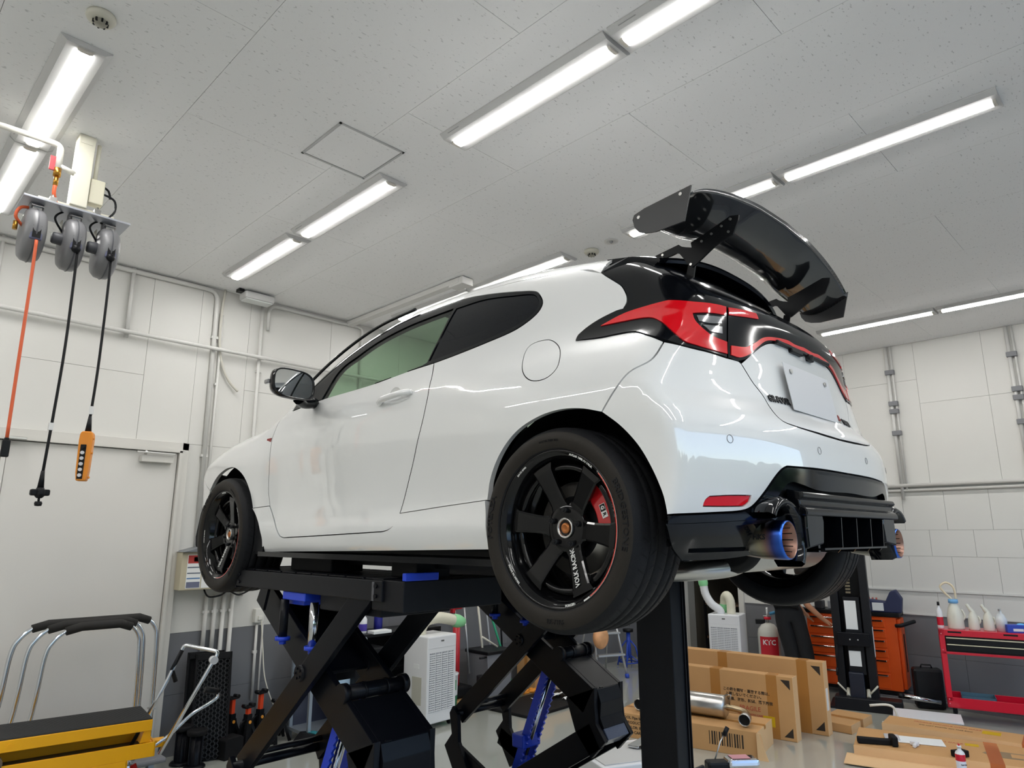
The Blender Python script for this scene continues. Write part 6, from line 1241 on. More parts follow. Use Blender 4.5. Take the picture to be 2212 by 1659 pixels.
def pole(label, p, q, r, m, name='broom_pole', head=None, cat='pole'):
    t = thing(name, label, cat, tuple(p), 0); q = Vector(q)-Vector(p); MB().cyl((0, 0, 0), tuple(q), r, n=12).build('pole', m, t)
    if head: MB().box((-.12, -.03, -.0), (.12, .03, .04), .01).build('broom_head', head, t)
    return t
pole('cream mop pole standing in the grey bin', (5.84, 6.22, .10), (5.88, 6.55, 1.75), .014, mat('pole_cream', 'd8d4c6', .4))
pole('green broom pole leaning on the wall right of the grey bin', (6.28, 6.2, .02), (6.02, 6.58, 1.40), .014, mat('pole_green', '2d9a72', .4), head=mat('pole_green', (0, 0, 0)))
pole('thin pale pole between the cream and green poles', (6.16, 6.42, .02), (6.12, 6.58, 1.25), .010, mat('pole_grey', 'a9aeb5', .4))
pole('thin black pole right of the green broom', (6.40, 6.50, .02), (6.38, 6.58, 1.3), .012, SATB)
pole('grey aluminium pole left of the mop', (5.64, 6.3, .3), (5.74, 6.55, 1.20), .012, ALU)
t = thing('hanging_mop', 'red clip mop hanging above the waste bin', 'mop', (5.58, 6.5, 1.02)); MB().box((-.09, -.03, -.02), (.09, .03, .03), .012).box((-.06, -.03, -.06), (-.02, .03, 0), .01).build('red_clip', REDT, t); MB().cyl((0, 0, -.5), (0, 0, 0), .01, n=10).build('mop_rod', ALU, t)
pole('cream short rod with a black knob leaning across the poles', (5.56, 6.0, .74), (5.84, 6.04, .60), .010, mat('pole_cream', (0, 0, 0)), 'short_rod')
carton('tall_carton', 'tall plain cardboard box behind the far lift arm', (6.78, 6.32, 0), (.36, .30, .60), .05); carton('tall_carton', 'second cardboard box right of the tall one', (7.16, 6.34, 0), (.32, .30, .48), -.06)
t = thing('drip_mat', 'black rectangular drip tray with orange rags on the floor', 'tray', (6.15, 5.62, 0), math.radians(4)); MB().box((-.62, -.33, 0), (.62, .33, .03), .01).build('tray', MATTB, t)
rg = MB(); rnd = random.Random(5)
for k in range(60): x = rnd.uniform(-.5, .55); rg.sphere((6.45+x*.8, 6.04+rnd.uniform(-.05, .05), .035+rnd.uniform(0, .02)), rnd.uniform(.015, .03), 8, 6, sc=(1.4, 1, .7))
rg.build('orange_shavings', mat('rag_orange', 'd98a2c', .8, bump=(40, .8)), None, label='orange oil-absorbing granules along the back of the drip tray', cat='granules', kind='stuff')
def crumple(name, label, x, y, z, s, m, seed, cat='paper'):
    r_ = random.Random(seed); mb = MB(); N = 5; v = []
    for i in range(N):
        for j in range(N): v.append(((i/(N-1)-.5)*s*1.6, (j/(N-1)-.5)*s, r_.uniform(0, s*.45)*(1-abs(i-2)/4)))
    mb.add(v, [(i*N+j, (i+1)*N+j, (i+1)*N+j+1, i*N+j+1) for i in range(N-1) for j in range(N-1)], False); mb.build(name, m, None, (x, y, z), label=label, cat=cat)
crumple('crumpled_tissue', 'white crumpled tissue on the left of the drip tray', 6.22, 5.70, .032, .14, PAP, 1); crumple('crumpled_tissue', 'white crumpled tissue in the middle of the drip tray', 6.42, 5.66, .032, .15, PAP, 2); crumple('crumpled_tissue', 'flat white paper scrap at the right of the drip tray', 6.46, 5.46, .032, .12, PAP, 8)
# --- step ladder with orange bag
t = thing('step_ladder', 'aluminium step ladder behind the rear tyre with blue feet', 'ladder', (7.95, 6.15, 0), math.radians(-25))
for sx in (-1, 1):
    MB().tube([(sx*.22, -.30, 0), (sx*.14, .0, 1.05)], .018, 8).build('front_rail', ALU, t); MB().tube([(sx*.22, .32, 0), (sx*.14, .02, 1.05)], .014, 8).build('rear_rail', ALU, t)
    MB().cyl((sx*.22, -.30, 0), (sx*.215, -.29, .05), .028, n=12).build('foot', STB, t)
for k in range(3): z = .28+.27*k; MB().box((-.2+.02*k, -.30+.08*k+.0, z), (.2-.02*k, -.20+.08*k, z+.025), .004).build('tread', ALU, t)
MB().box((-.16, -.06, 1.04), (.16, .10, 1.07), .005).build('top_step', ALU, t)
t = thing('orange_bag', 'peach and orange plastic bag hung on the step ladder', 'bag', (7.74, 6.0, .40)); MB().sphere((0, 0, .12), .13, 18, 12, sc=(1, .7, 1.15)).build('bag_body', mat('bag_peach', 'e2a878', .5, bump=(14, 1.), var=(8., .25)), t)
def axle_stand(label, x, y):
    t = thing('axle_stand', label, 'axle stand', (x, y, 0), .4); MB().cyl((0, 0, .12), (0, 0, .48), .03, n=18).build('column', STB, t); MB().lathe([(0, .48), (.075, .48), (.078, .52), (0, .52)], 24).build('rubber_pad', SATB, t)
    for k in range(4): a = math.pi/2*k; c, s = math.cos(a), math.sin(a); MB().tube([(c*.03, s*.03, .36), (c*.10, s*.10, .28), (c*.17, s*.17, .012)], .011, 8).build('leg', STB, t); MB().tube([(c*.03, s*.03, .15), (c*.16, s*.16, .06)], .008, 8).build('brace', STB, t)
    MB().tube([(.16*math.cos(math.pi/2*k), .16*math.sin(math.pi/2*k), .06) for k in range(4)], .009, 8, closed=True).build('base_ring', STB, t)
axle_stand('blue four-legged axle stand standing clear on the floor in the corner', 8.72, 6.25); axle_stand('blue four-legged axle stand half hidden behind the cardboard', 8.98, 5.95)
# --- big cartons on edge
def label_text(par, txt, M, size, m=INK, name='printed_text', bold=.0006, sx=1.):
    v, f = text_geo(txt, size, .0003, bold); return MB().add(v, f, M=M @ Matrix.Diagonal((sx, 1, 1, 1))).build(name, m, par)
def corner_mark(par, x, y, z, s=1, up=1):
    M = Matrix.Identity(4); MB().prism([(0, 0), (0, -.085*up), (-.085*s, 0)], y-.0006, y+.001, 'y', M=Matrix.Translation((x, 0, z))).build('corner_mark', INK, par)
def upright_carton(label, x0, x1, y, th, h, rz):
    """thin carton standing on its long edge; printed face towards -y local"""
    t = thing('upright_carton', label, 'carton', (x1, y, 0), rz, 'cartons standing on edge'); L = x1-x0
    MB().box((-L, 0, 0), (0, th, h), .006).build('box_body', CARD, t); MB().box((-.003, -.0008, 0), (.0008, th+.0008, h+.0005)).build('end_flap', CARDL, t)
    for x in (-.20, -L+.12, -L*.52): MB().box((x-.05, -.0009, 0), (x+.05, th+.0009, h+.0009)).build('tape_strip', TAPE, t)
    return t, L
# unprojected footprints: front one runs towards the door side, rear one behind it
t, L = upright_carton('long cardboard carton on edge in front, printed FRAGILE in red', 0, 1.45, 0, .13, .56, 0)
t.location = (6.70, 2.95, 0); t.rotation_euler = (0, 0, math.radians(-83)); fM = lambda x, z: Matrix.Translation((x, -.0012, z)) @ Matrix.Rotation(math.pi/2, 4, 'X')
label_text(t, 'FRAGILE', fM(-.42, .235), .055, INKR); label_text(t, 'HANDLE WITH CARE', fM(-.42, .18), .026, INKR); label_text(t, 'この箱を開封・運搬する際は、', fM(-.44, .385), .034); label_text(t, '上積しないでください。', fM(-.47, .345), .034); label_text(t, '破損、変形、転倒、落下厳禁', fM(-.42, .30), .034)
MB().box((-.30, -.0016, .10), (-.19, -.0008, .19)).build('yellow_sticker', YLAB, t); corner_mark(t, -.03, 0, .53); corner_mark(t, -.03, 0, .03, 1, -1)
t2_, L = upright_carton('longer cardboard carton on edge behind the FRAGILE one', 0, 1.93, 0, .13, .66, 0)
t2_.location = (7.11, 2.82, 0); t2_.rotation_euler = (0, 0, math.radians(-83.5))
corner_mark(t2_, -.03, 0, .62); corner_mark(t2_, -.03, 0, .04, 1, -1); MB().box((.0008, .02, .22), (.0016, .09, .42)).build('shipping_label', PAP, t2_)
label_text(t2_, '厳禁', fM(-.52, .40), .034); label_text(t2_, '取扱注意', fM(-.50, .33), .036)
v, f = text_geo('EXHAUST SYSTEM', .05, .0003, .0008); MB().add(v, f, M=Matrix.Translation((-1.72, -.0012, .34)) @ Matrix.Rotation(math.pi/2, 4, 'X') @ Matrix.Rotation(-math.pi/2, 4, 'Z')).build('printed_text', INK, t2_)
# --- opened carton carrying the silencer
t = thing('opened_carton', 'opened cardboard carton on the floor under the removed silencer', 'carton', (6.0, 2.99, 0), math.radians(-78))
Lc = 1.32; MB().box((-Lc, 0, 0), (0, .54, .21), .004).build('box_body', CARD, t)
MB().prism([(0, 0), (.0, .21), (.02, .21), (.09, .0), (.085, 0)], -.03, -.036, 'y').build('torn_flap', CARDL, t); MB().prism([(0, .0), (.0, .21), (.03, .20), (.05, .10), (.04, 0)], -.002, .004, 'y').build('torn_flap', CARDL, t); MB().box((0, 0, 0), (.0012, .54, .21)).build('end_face', CARDL, t); MB().box((-Lc, .24, .18), (.0018, .30, .2108)).build('tape_strip', TAPE, t)
fM2 = lambda x, z: Matrix.Translation((x, -.0012, z)) @ Matrix.Rotation(math.pi/2, 4, 'X')
for k, s_ in enumerate(('COOL Pipe for Sealant', 'PRODUCT: BMI', 'COLOR: BLACK', 'OUTER CARTON 1/1')): label_text(t, s_, fM2(-1.10, .175-.042*k), .034)
for k in range(14): MB().box((-.42+.022*k, -.0016, .06), (-.42+.022*k+(.012 if k % 3 else .006), -.0004, .17)).build('barcode_bar', INK, t)
t = thing('removed_silencer', 'stainless exhaust silencer with two tail pipes lying on the opened carton', 'silencer', (6.18, 3.66, .213+.10), math.radians(-80))
MB().lathe([(0, -.28), (.08, -.28), (.10, -.262), (.10, .262), (.08, .28), (0, .28)], 40, 'x', (0, 0, 0)).build('silencer_can', STEEL, t)
MB().tube([(.27, .0, .10), (.33, -.02, .115), (.30, .02, .02)], .006, 8).build('hanger_bracket', STEEL, t)
TAN = mat('tanned_steel', (.50, .40, .26), .3, 1.)
for s in (1, -1):
    P = smooth_pts([(s*.27, 0, .0), (s*.40, 0, -.01), (s*.47, -.04, -.02), (s*.50, -.16, -.03)], 7); MB().tube(P, .026, 16).build('tail_pipe', TAN, t)
    e = Vector((s*.50, -.15, -.03)); d = Vector((s*.05, -1, -.12)).normalized(); M = mtx(e, d.orthogonal(), d); MB().lathe([(.03, -.02), (.048, .0), (.052, .075), (.049, .078), (.046, .07), (.044, .01), (0, .01)], 30, M=M).build('pipe_tip', STEEL, t); MB().lathe([(0, .058), (.0455, .058)], 24, M=M).build('tip_bore', mat('bore_black', (0, 0, 0)), t)  # near-black disc closes each pipe tip
# --- white tray box on the floor in front
t = thing('white_tray_box', 'low white metal box on the floor between lift and column', 'box', (4.98, 3.62, 0), math.radians(-25))
MB().box((-.38, -.30, 0), (.42, .28, .14), .01).build('box_body', WHP, t); MB().box((-.34, -.26, .14), (.3, .2, .148), .003).build('box_lid', PAN_ if False else PANM, t)
t = thing('chrome_exhaust_part', 'flat chrome and black bracket lying on the white metal box', 'bracket', (5.06, 3.62, .155), math.radians(10)); MB().box((-.02, -.06, 0), (.34, .04, .02), .008).build('chrome_bar', CHROME, t); MB().box((.0, -.10, -.005), (.34, -.07, .02), .004).build('black_bar', SATB, t)
t = thing('air_tool', 'chrome air impact tool lying at the foot of the steel column', 'tool', (5.45, 2.98, .06), math.radians(-40)); MB().box((-.02, -.07, 0), (.24, .07, .07), .025).build('tool_body', CHROME, t); MB().box((.02, -.05, .071), (.17, .05, .074), .001).build('tool_label', mat('label_pink', 'c98f98', .4), t); MB().box((-.18, -.05, -.1), (.0, .06, .05), .02).build('tool_grip', SATB, t); MB().tube([(-.1, .03, .04), (-.02, .09, .16), (.03, .11, .22)], .006, 8).build('tool_rod', STEEL, t); MB().cyl((.02, .11, .20), (.06, .12, .26), .018, n=12).build('rod_grip', SATB, t)
# --- flat cartons on the floor, right
def flat_carton(label, loc, sx, sy, sz, rz):
    t = thing('flat_carton', label, 'carton', loc, rz, 'flat cartons on the floor'); MB().box((0, 0, 0), (sx, sy, sz), .006).build('box_body', CARD, t); MB().box((-.0008, -.0008, 0), (sx+.0008, 0, sz)).build('side_face', CARDL, t); return t
t = flat_carton('small flat cardboard box beside the far lift post', (7.33, 2.69, 0), .58, .34, .08, math.radians(0)); MB().box((.25, -.001, .0), (.32, .341, .0812)).build('tape_strip', TAPE, t)
t = flat_carton('large flat cardboard carton lying open with parts on top, lower right', (6.66, 2.44, 0), 1.9, .66, .09, math.radians(-75))
MB().box((-.06, -.30, .012), (2.0, .02, .018)).build('open_flap', CARDL, t)
topM = lambda x, y: Matrix.Translation((x, y, .0905))
label_text(t, 'FRAGILE HANDLE WITH CARE', topM(.52, .50), .045, INKR); label_text(t, 'TOP LOAD PROHIBITED', topM(.42, .36), .036); MB().box((.84, .46, .0902), (.94, .54, .0912)).build('yellow_sticker', YLAB, t)
MB().box((.98, -.001, .0), (1.08, .661, .0913)).build('tape_strip', mat('tape_orange', 'b0643a', .25), t)
MB().prism([(.95, .30), (1.02, .40), (1.5, .38), (1.65, .30), (1.6, .22), (1.02, .20)], .0903, .0909, 'z').build('printed_panel', mat('print_grey_brown', '8a7458', .7), t); MB().box((1.15, .25, .0909), (1.42, .36, .0914)).build('printed_window', CARD, t)
t = flat_carton('flat cardboard carton behind the open one at the right edge', (7.48, 2.46, 0), 1.75, .36, .12, math.radians(-84))
topM = lambda x, y: Matrix.Translation((x, y, .1205))
label_text(t, 'FRAGILE HANDLE WITH CARE', topM(.50, .26), .04, INKR); label_text(t, 'DO NOT STAND ON THIS BOX', topM(.50, .16), .03); MB().box((.78, .16, .1202), (.92, .28, .1212)).build('yellow_sticker', YLAB, t); MB().box((1.08, -.001, .0), (1.17, .361, .1212)).build('tape_strip', mat('tape_orange', (0, 0, 0)), t); MB().prism([(1.2, .18), (1.25, .26), (1.6, .26), (1.7, .2), (1.6, .12), (1.25, .10)], .1203, .1209, 'z').build('printed_panel', mat('print_grey_brown', (0, 0, 0)), t)
t = thing('parts_bag', 'clear parts bag with printed sheet on the open carton', 'bag', (7.10, 2.22, .092), math.radians(-68)); MB().box((0, -.1, 0), (.36, .12, .006), .002).build('sheet', PAP, t); MB().box((-.1, -.06, .004), (.02, .10, .018), .006).build('bag_edge', mat('bag_clear', 'c9ccd0', .2), t)
t = thing('black_bracket', 'black wing-shaped bracket on the near corner of the open carton', 'bracket', (6.84, 2.28, .092), math.radians(-60)); MB().prism([(-.18, 0), (.10, 0), (.14, .05), (.02, .045), (-.18, .05)], -.03, .03, 'y', bev=.008).build('bracket_body', MATTB, t); MB().box((.08, -.07, 0), (.13, .06, .08), .01).build('bracket_end', MATTB, t)
t = thing('white_fitting', 'small white fitting lying on the open carton', 'fitting', (6.97, 2.05, .092)); MB().box((-.05, -.025, 0), (.05, .0, .03), .008).box((.02, -.03, 0), (.05, .04, .035), .008).build('fitting', WHP, t)
MB().box((-.06, -.035, 0), (.06, .035, .05), .006).build('black_pad', MATTB, None, (6.93, 1.70, .092), (0, 0, -.5), label='small black block beside the spray can', cat='block')
t = thing('spray_can', 'white and red aerosol can on the open carton at the bottom edge', 'spray can', (6.52, 1.60, .0)); SCW = mat('can_white', 'dfe1ee', .3)
MB().lathe([(0, 0), (.033, 0), (.034, .01), (.034, .17)], 28).build('can_body', SCW, t); MB().lathe([(.0342, .17), (.0345, .172), (.0345, .215), (.034, .217)], 28).build('red_band', REDP, t); MB().lathe([(.034, .217), (.028, .232), (.014, .245), (.012, .262), (.016, .262), (.015, .275), (0, .275)], 24).build('valve_top', WHP, t); MB().box((-.008, -.006, .275), (.008, .006, .287), .002).build('nozzle_button', REDP, t)
M = mtx((-.0245, -.0245, .145), (.707, -.707, 0), (-.707, -.707, 0)) @ Matrix.Rotation(0, 4, 'Z')
label_text(t, 'Super Jet', mtx((-.0245, -.0245, .148), (.707, -.707, 0), (-.707, -.707, 0)), .012)
# --- second lift post with its foot, orange tool chest, case, cart
t = thing('lift_post', 'tall black two-post lift column with white notices in front of the orange chest', 'car lift', (8.44, 2.98, 0), math.radians(-74))
MB().box((-.20, .0, 0), (-.115, .26, 2.6), .004).build('column_side', LBS, t); MB().box((.115, .0, 0), (.20, .26, 2.6), .004).build('column_side', LBS, t); MB().box((-.20, .22, 0), (.20, .26, 2.6), .004).build('column_back', SATB, t)
MB().box((-.075, .02, .35), (.10, .14, 1.18), .01).build('carriage', LBS, t); MB().box((-.16, -.06, .66), (.17, .02, .80), .006).build('carriage_bar', LB, t)
for x in (-.03, .05): MB().cyl((x, -.062, .73), (x, -.066, .73), .008, n=10).build('carriage_bolt', ALU, t)
for z0, z1 in ((.83, 1.14), (.44, .60)): MB().box((-.06, .012, z0), (.06, .019, z1)).build('notice_plate', PAP, t)
for k in range(12): MB().box((-.03, .015, 1.22+.035*k), (.02, .06, 1.24+.035*k)).build('rack_tooth', mat('tooth_tan', '6e6450', .5), t)
MB().box((-.08, -.05, .12), (.07, .05, .38), .008).build('motor_cover', mat('cover_blue_black', '1c2230', .35), t)
MB().box((-.24, -.12, .0), (.42, .08, .13), .01).build('foot_beam', LBS, t); MB().box((-.30, -.10, .0), (.42, .40, .02)).build('foot_plate', LBS, t)
for s in (-1, 1): MB().tube([(s*.10, -.02, .15), (s*.20, -.04, .26)], .010, 8).cyl((s*.10, -.04, .13), (s*.10, .02, .20), .022, n=10).build('anchor_bolt', mat('bolt_cream', 'c9c5b4', .45), t)
MB().box((.201, .02, .55), (.205, .12, .86)).build('side_notice', PAP, t)
MB().tube([(-.17, -.03, .66), (-.19, -.05, .40)], .006, 6).cyl((-.19, -.05, .42), (-.195, -.05, .34), .012, n=8).build('hanging_cord', SATB, t)
t = thing('tool_chest', 'tall orange roller tool chest with chrome drawer handles and black top', 'tool chest', (9.10, 3.19, 0), math.radians(-82))
MB().box((-.54, 0, .10), (.46, .32, .92), .008).build('chest_body', ORC, t); MB().box((-.56, -.02, .92), (.50, .34, .97), .008).build('chest_top', SATB, t); MB().box((-.50, .02, .06), (.44, .30, .10)).build('chest_base', SATB, t)
for col, (x0, x1) in enumerate(((-.52, .10), (.12, .34))):
    for k, (z0, z1) in enumerate(((.80, .90), (.68, .79), (.57, .67), (.46, .56), (.30, .45), (.12, .29))):
        D = MB().box((x0, -.012, z0), (x1, .0, z1-.008), .004).build('drawer', ORC, t); MB().box((x0+.02, -.028, z1-.035), (x1-.02, -.010, z1-.018), .004).build('drawer_handle', CHROME, D)
MB().box((.46, .04, .12), (.50, .30, .90), .01).build('side_door', ORC, t); MB().box((.501, .14, .30), (.505, .20, .72)).build('door_slot', SATB, t)
MB().tube(smooth_pts([(.46, -.03, .83), (.52, -.05, .84), (.58, .02, .86), (.64, .10, .88)], 5), .022, 12).build('push_handle', SATB, t)
for x in (-.45, .45): MB().cyl((x, .05, .045), (x, .09, .045), .045, n=18).build('caster_wheel', SATB, t)
t = thing('tool_bag', 'navy tool bag full of papers on top of the orange chest', 'bag', (9.22, 2.86, .97), math.radians(-78)); MB().prism([(-.16, 0), (.18, 0), (.20, .16), (.14, .26), (.08, .24), (.02, .12), (-.16, .14)], -.08, .12, 'y', bev=.012).build('bag_body', mat('navy_cloth', '2a3050', .7, bump=(30, .6)), t); MB().box((-.12, -.09, .02), (.0, -.084, .11)).build('paper_sheet', PAP, t)
for k, (dx, c, lb) in enumerate(((-.30, '9a9da2', 'grey tin standing on the orange chest left of the lift post'), (-.14, '3a3b40', 'black box on the orange chest beside the tin'))):
    MB().box((-.05, -.05, 0), (.05, .05, .10), .01).build('storage_tin', mat('tin_'+c, c, .4), None, (9.06-dx*.3, 3.70+dx*.9, .97), label=lb, cat='tin')
t = thing('red_flags_box', 'red handled screwdriver rack at the back of the orange chest', 'rack', (9.34, 3.06, .97), math.radians(-82)); MB().box((-.10, -.03, 0), (.10, .03, .05), .004).build('rack_base', SATB, t)
for k in range(5): MB().cyl((-.08+.04*k, 0, .05), (-.08+.04*k, 0, .15), .010, n=10).build('handle', mat('handle_red', 'a8483c', .4), t)
t = thing('hard_case', 'black hard plastic case standing between the orange chest and the red cart', 'case', (9.02, 2.44, 0), math.radians(-66)); MB().box((-.14, -.07, .0), (.15, .09, .42), .03).build('case_shell', SATB, t); MB().box((-.145, .005, .03), (.155, .012, .40)).build('case_seam', MATTB, t); MB().tube([(-.05, .01, .42), (-.04, .01, .45), (.05, .01, .45), (.06, .01, .42)], .009, 8).build('case_handle', SATB, t)
t = thing('fluorescent_tube_box', 'silver tube light resting on the floor before the black case', 'tube light', (8.75, 2.62, .09), math.radians(-65)); MB().cyl((0, 0, .05), (.36, .05, .0), .025, n=16).build('tube', CHROME, t); MB().cyl((-.05, 0, .055), (0, 0, .05), .028, n=12).build('tube_end', SATB, t)
t = thing('white_board_panel', 'blank white board lying on the floor beside the far lift foot', 'panel', (7.95, 2.50, .0), math.radians(-74)); MB().box((0, -.03, .085), (.60, .36, .10), .003).build('panel_sheet', WHP, t); MB().box((0, .0, 0), (.58, .33, .085), .004).build('panel_base', WHP, t)
MB().tube(smooth_pts([(-.20, -.05, .18), (-.05, -.04, .20), (.02, -.03, .17), (.03, -.03, .06), (-.10, -.04, .03)], 5), .012, 8).build('panel_edge_cable', mat('cord_white', (0, 0, 0)), t)
# red tool cart
t = thing('red_tool_cart', 'bright red two-tier tool cart with black drawers near the right edge', 'tool cart', (8.52, 2.14, 0), math.radians(-75)); LW, DP = .78, .36
for x in (0, LW-.05):
    for y in (0, DP-.035): MB().box((x, y, .20), (x+.05, y+.035, .90), .004).build('upright', REDP, t)
MB().box((0, 0, .84), (LW, DP, .90), .004).build('top_tray', REDP, t); MB().box((.0, .0, .14), (LW, .012, .24), .002).box((0, DP-.012, .14), (LW, DP, .24), .002).box((0, 0, .14), (.012, DP, .24)).box((LW-.012, 0, .14), (LW, DP, .24)).box((0, 0, .14), (LW, DP, .15)).build('bottom_tray', REDP, t)
MB().box((.05, .01, .68), (LW-.05, DP-.02, .84), .003).build('drawer_case', SATB, t); MB().box((.0, .0, .66), (LW, DP, .685), .003).build('drawer_rail', REDP, t)
for k in range(2):
    D = MB().box((.055, -.006, .70+.065*k), (LW-.055, .01, .76+.065*k), .003).build('drawer', SATB, t); MB().box((.06, -.020, .752+.065*k), (LW-.06, -.004, .762+.065*k), .002).build('drawer_handle', mat('handle_cream', 'cfcab0', .35, .4), D)
for x in (.02, LW-.03):
    for z in (.22, .18, .70, .86): MB().cyl((x, -.004, z), (x, .002, z), .007, n=10).build('rivet', mat('rivet_pink', 'd9707e', .4), t)
for x in (.06, LW-.06):
    for y in (.05, DP-.05): MB().box((x-.02, y-.02, .09), (x+.02, y+.02, .14)).build('caster_fork', SATB, t); MB().cyl((x-.016, y, .05), (x+.016, y, .05), .05, n=20).build('caster_wheel', SATB, t)
for x in (.08, .56): MB().box((x, -.001, .872), (x+.12, .002, .888)).build('side_grip', SATB, t)
t = thing('blue_tray', 'slate blue plastic tray in the bottom of the red cart', 'tray', (8.66, 2.04, .152), math.radians(-75)); MB().box((0, 0, 0), (.30, .24, .006)).box((0, 0, 0), (.30, .006, .09)).box((0, .234, 0), (.30, .24, .09)).box((0, 0, 0), (.006, .24, .09)).box((.294, 0, 0), (.30, .24, .09)).build('tray', mat('tray_slate', '4c6d7e', .4), t)
MLK = mat('milky_plastic', 'd5d4c8', .35)
def cartpt(u, v): a = math.radians(-75); return (8.52+u*math.cos(a)-v*math.sin(a), 2.14+u*math.sin(a)+v*math.cos(a))
def jug(label, u, v, h, r, spout=True, kind=0):
    x, y = cartpt(u, v); t = thing('oil_jug', label, 'jug', (x, y, .90), math.radians(-75), 'oil jugs on the red cart')
    MB().lathe([(0, 0), (r, 0), (r*1.02, h*.05), (r*.98, h*.45), (r*.72, h*.72), (r*.45, h*.86), (r*.42, h*.9), (0, h*.9)], 24).build('jug_body', MLK, t)
    if kind == 1:
        MB().lathe([(r*.45, h*.86), (r*.62, h*.88), (r*.6, h*1.0), (0, h*1.0)], 20).build('blue_lid', mat('lid_blue', '6fa8d8', .4), t); MB().tube(smooth_pts([(-.01, 0, h), (-.07, 0, h+.07), (-.10, 0, h+.13), (-.04, 0, h+.17), (.02, 0, h+.12), (.03, 0, h)], 6), .011, 10).build('pour_tube', mat('tube_cream', 'd9cbb0', .4), t)
    else: MB().tube(smooth_pts([(-.0, 0, h*.85), (-.02, 0, h*1.0), (-.045, 0, h*1.22)], 5), [.022]*6+[.016]*4+[.010], 12).build('spout', MLK, t)
    MB().tube(smooth_pts([(r*.9, 0, h*.30), (r*1.2, 0, h*.45), (r*.9, 0, h*.66)], 5), .010, 8).build('jug_handle', MLK, t); return t
jug('tall white jug with a light blue lid and curved tube on the red cart', .17, .14, .30, .075, kind=1); jug('white long-spouted jug right of the blue-lidded one on the red cart', .33, .14, .21, .05); jug('white long-spouted jug third from the left on the red cart', .46, .14, .21, .05)
x, y = cartpt(.03, .12); bottle('spray_bottle', 'slim red, white and black can at the left end of the red cart', x, y, .90, .27, .030, WHP, SATB, 'can', lab=REDP)
x, y = cartpt(.57, .14); t = thing('pump_bottle', 'clear pump bottle right of the spouted jugs on the red cart', 'bottle', (x, y, .90)); MB().lathe([(0, 0), (.05, 0), (.052, .12), (.03, .17), (.014, .18), (.014, .20), (0, .20)], 24).build('bottle_body', mat('clear_plastic', 'cfd3d6', .15), t); MB().box((-.04, -.01, .205), (.02, .01, .225), .004).cyl((0, 0, .19), (0, 0, .21), .012).build('pump_head', CHROME, t)
x, y = cartpt(.70, .12); t = thing('glove_box', 'blue glove carton at the right end of the red cart', 'carton', (x, y, .90), math.radians(-60)); MB().box((-.11, -.05, 0), (.11, .06, .075), .003).build('box_body', mat('box_blue', '2c46b0', .45), t); MB().box((-.06, -.0515, .015), (.03, -.05, .04)).build('printed_mark', PAP, t); MB().sphere((.03, 0, .075), .03, 10, 8, sc=(1.3, .8, .5)).build('glove', mat('glove_blue', '6ab4ea', .5), t)
# --- refrigerant cylinder
t = thing('gas_cylinder', 'white refrigerant cylinder with a red KTC label beside the far cooler', 'gas cylinder', (8.94, 4.20, 0), math.radians(-64)); CW = mat('cylinder_white', 'c6c5bc', .4)
MB().lathe([(0, .02), (.12, .02), (.135, .05), (.135, .62), (.125, .68), (.08, .74), (.03, .76), (0, .76)], 36).build('cylinder_body', CW, t)
m_ = MB(); v = []
for k in range(13): a = math.radians(-90-52+104*k/12); v += [(.1365*math.cos(a), .1365*math.sin(a), .36), (.1365*math.cos(a), .1365*math.sin(a), .60)]
m_.add(v, [(2*k, 2*k+2, 2*k+3, 2*k+1) for k in range(12)], True); m_.build('red_label', mat('label_red', 'bf2330', .4), t)
v, f = text_geo('KTC', .085, .0, .002); MB().add([(.138*math.cos(math.radians(-90)+x_/.138), .138*math.sin(math.radians(-90)+x_/.138), .53+y_) for x_, y_, z_ in v], f).build('label_text', PAP, t)
MB().cyl((0, 0, .76), (0, 0, .95), .014, n=14).cyl((-.05, 0, .84), (.05, 0, .84), .010, n=10).build('valve', ALU, t); MB().lathe([(0, .80), (.045, .80), (.045, .83), (0, .83)], 20).build('hand_wheel', REDP, t); MB().cyl((.03, 0, .87), (.10, 0, .89), .02, n=12).build('blue_coupler', mat('coupler_blue', '3a7fa6', .4), t); MB().box((-.15, -.02, .74), (-.03, .05, .80), .01).build('black_regulator', SATB, t)
# ================================================================= THE MECHANIC
def skin_mesh(name, verts, edges, radii, root=0, sub=2, m=None):
    me = bpy.data.meshes.new(name); me.from_pydata([tuple(v) for v in verts], edges, []); ob = bpy.data.objects.new(name, me); COL.objects.link(ob)
    md = ob.modifiers.new('skin', 'SKIN'); md.use_smooth_shade = True; sv = me.skin_vertices[0].data
    for i, r in enumerate(radii): sv[i].radius = (r, r) if not hasattr(r, '__len__') else r
    for i in range(len(radii)): sv[i].use_root = (i == root)
    sb = ob.modifiers.new('sub', 'SUBSURF'); sb.levels = sub; sb.render_levels = sub
    dg = bpy.context.evaluated_depsgraph_get(); out = bpy.data.meshes.new_from_object(ob.evaluated_get(dg)); out.name = name
    bpy.data.objects.remove(ob); out.polygons.foreach_set('use_smooth', [True]*len(out.polygons)); out.materials.clear(); out.materials.append(m); return out
SKN = mat('skin_tone', 'd49a78', .5); CLOTH = mat('black_workwear', '17181b', .85, bump=(60, .4)); HAIR = mat('dark_hair', '1a1512', .7)
E_ = Vector((.40, -.917, 0)); D_ = Vector((.917, .40, 0)); B_ = Vector((8.60, 3.70, 0))
def PV(s, t, z): return E_*s+D_*t+Vector((0, 0, z))
SK = {}; order = []; ed = []; rd = []
def node(n, s, t, z, r, par=None):
    SK[n] = len(order); order.append(PV(s, t, z)); rd.append(r)
    if par: ed.append((SK[par], SK[n]))
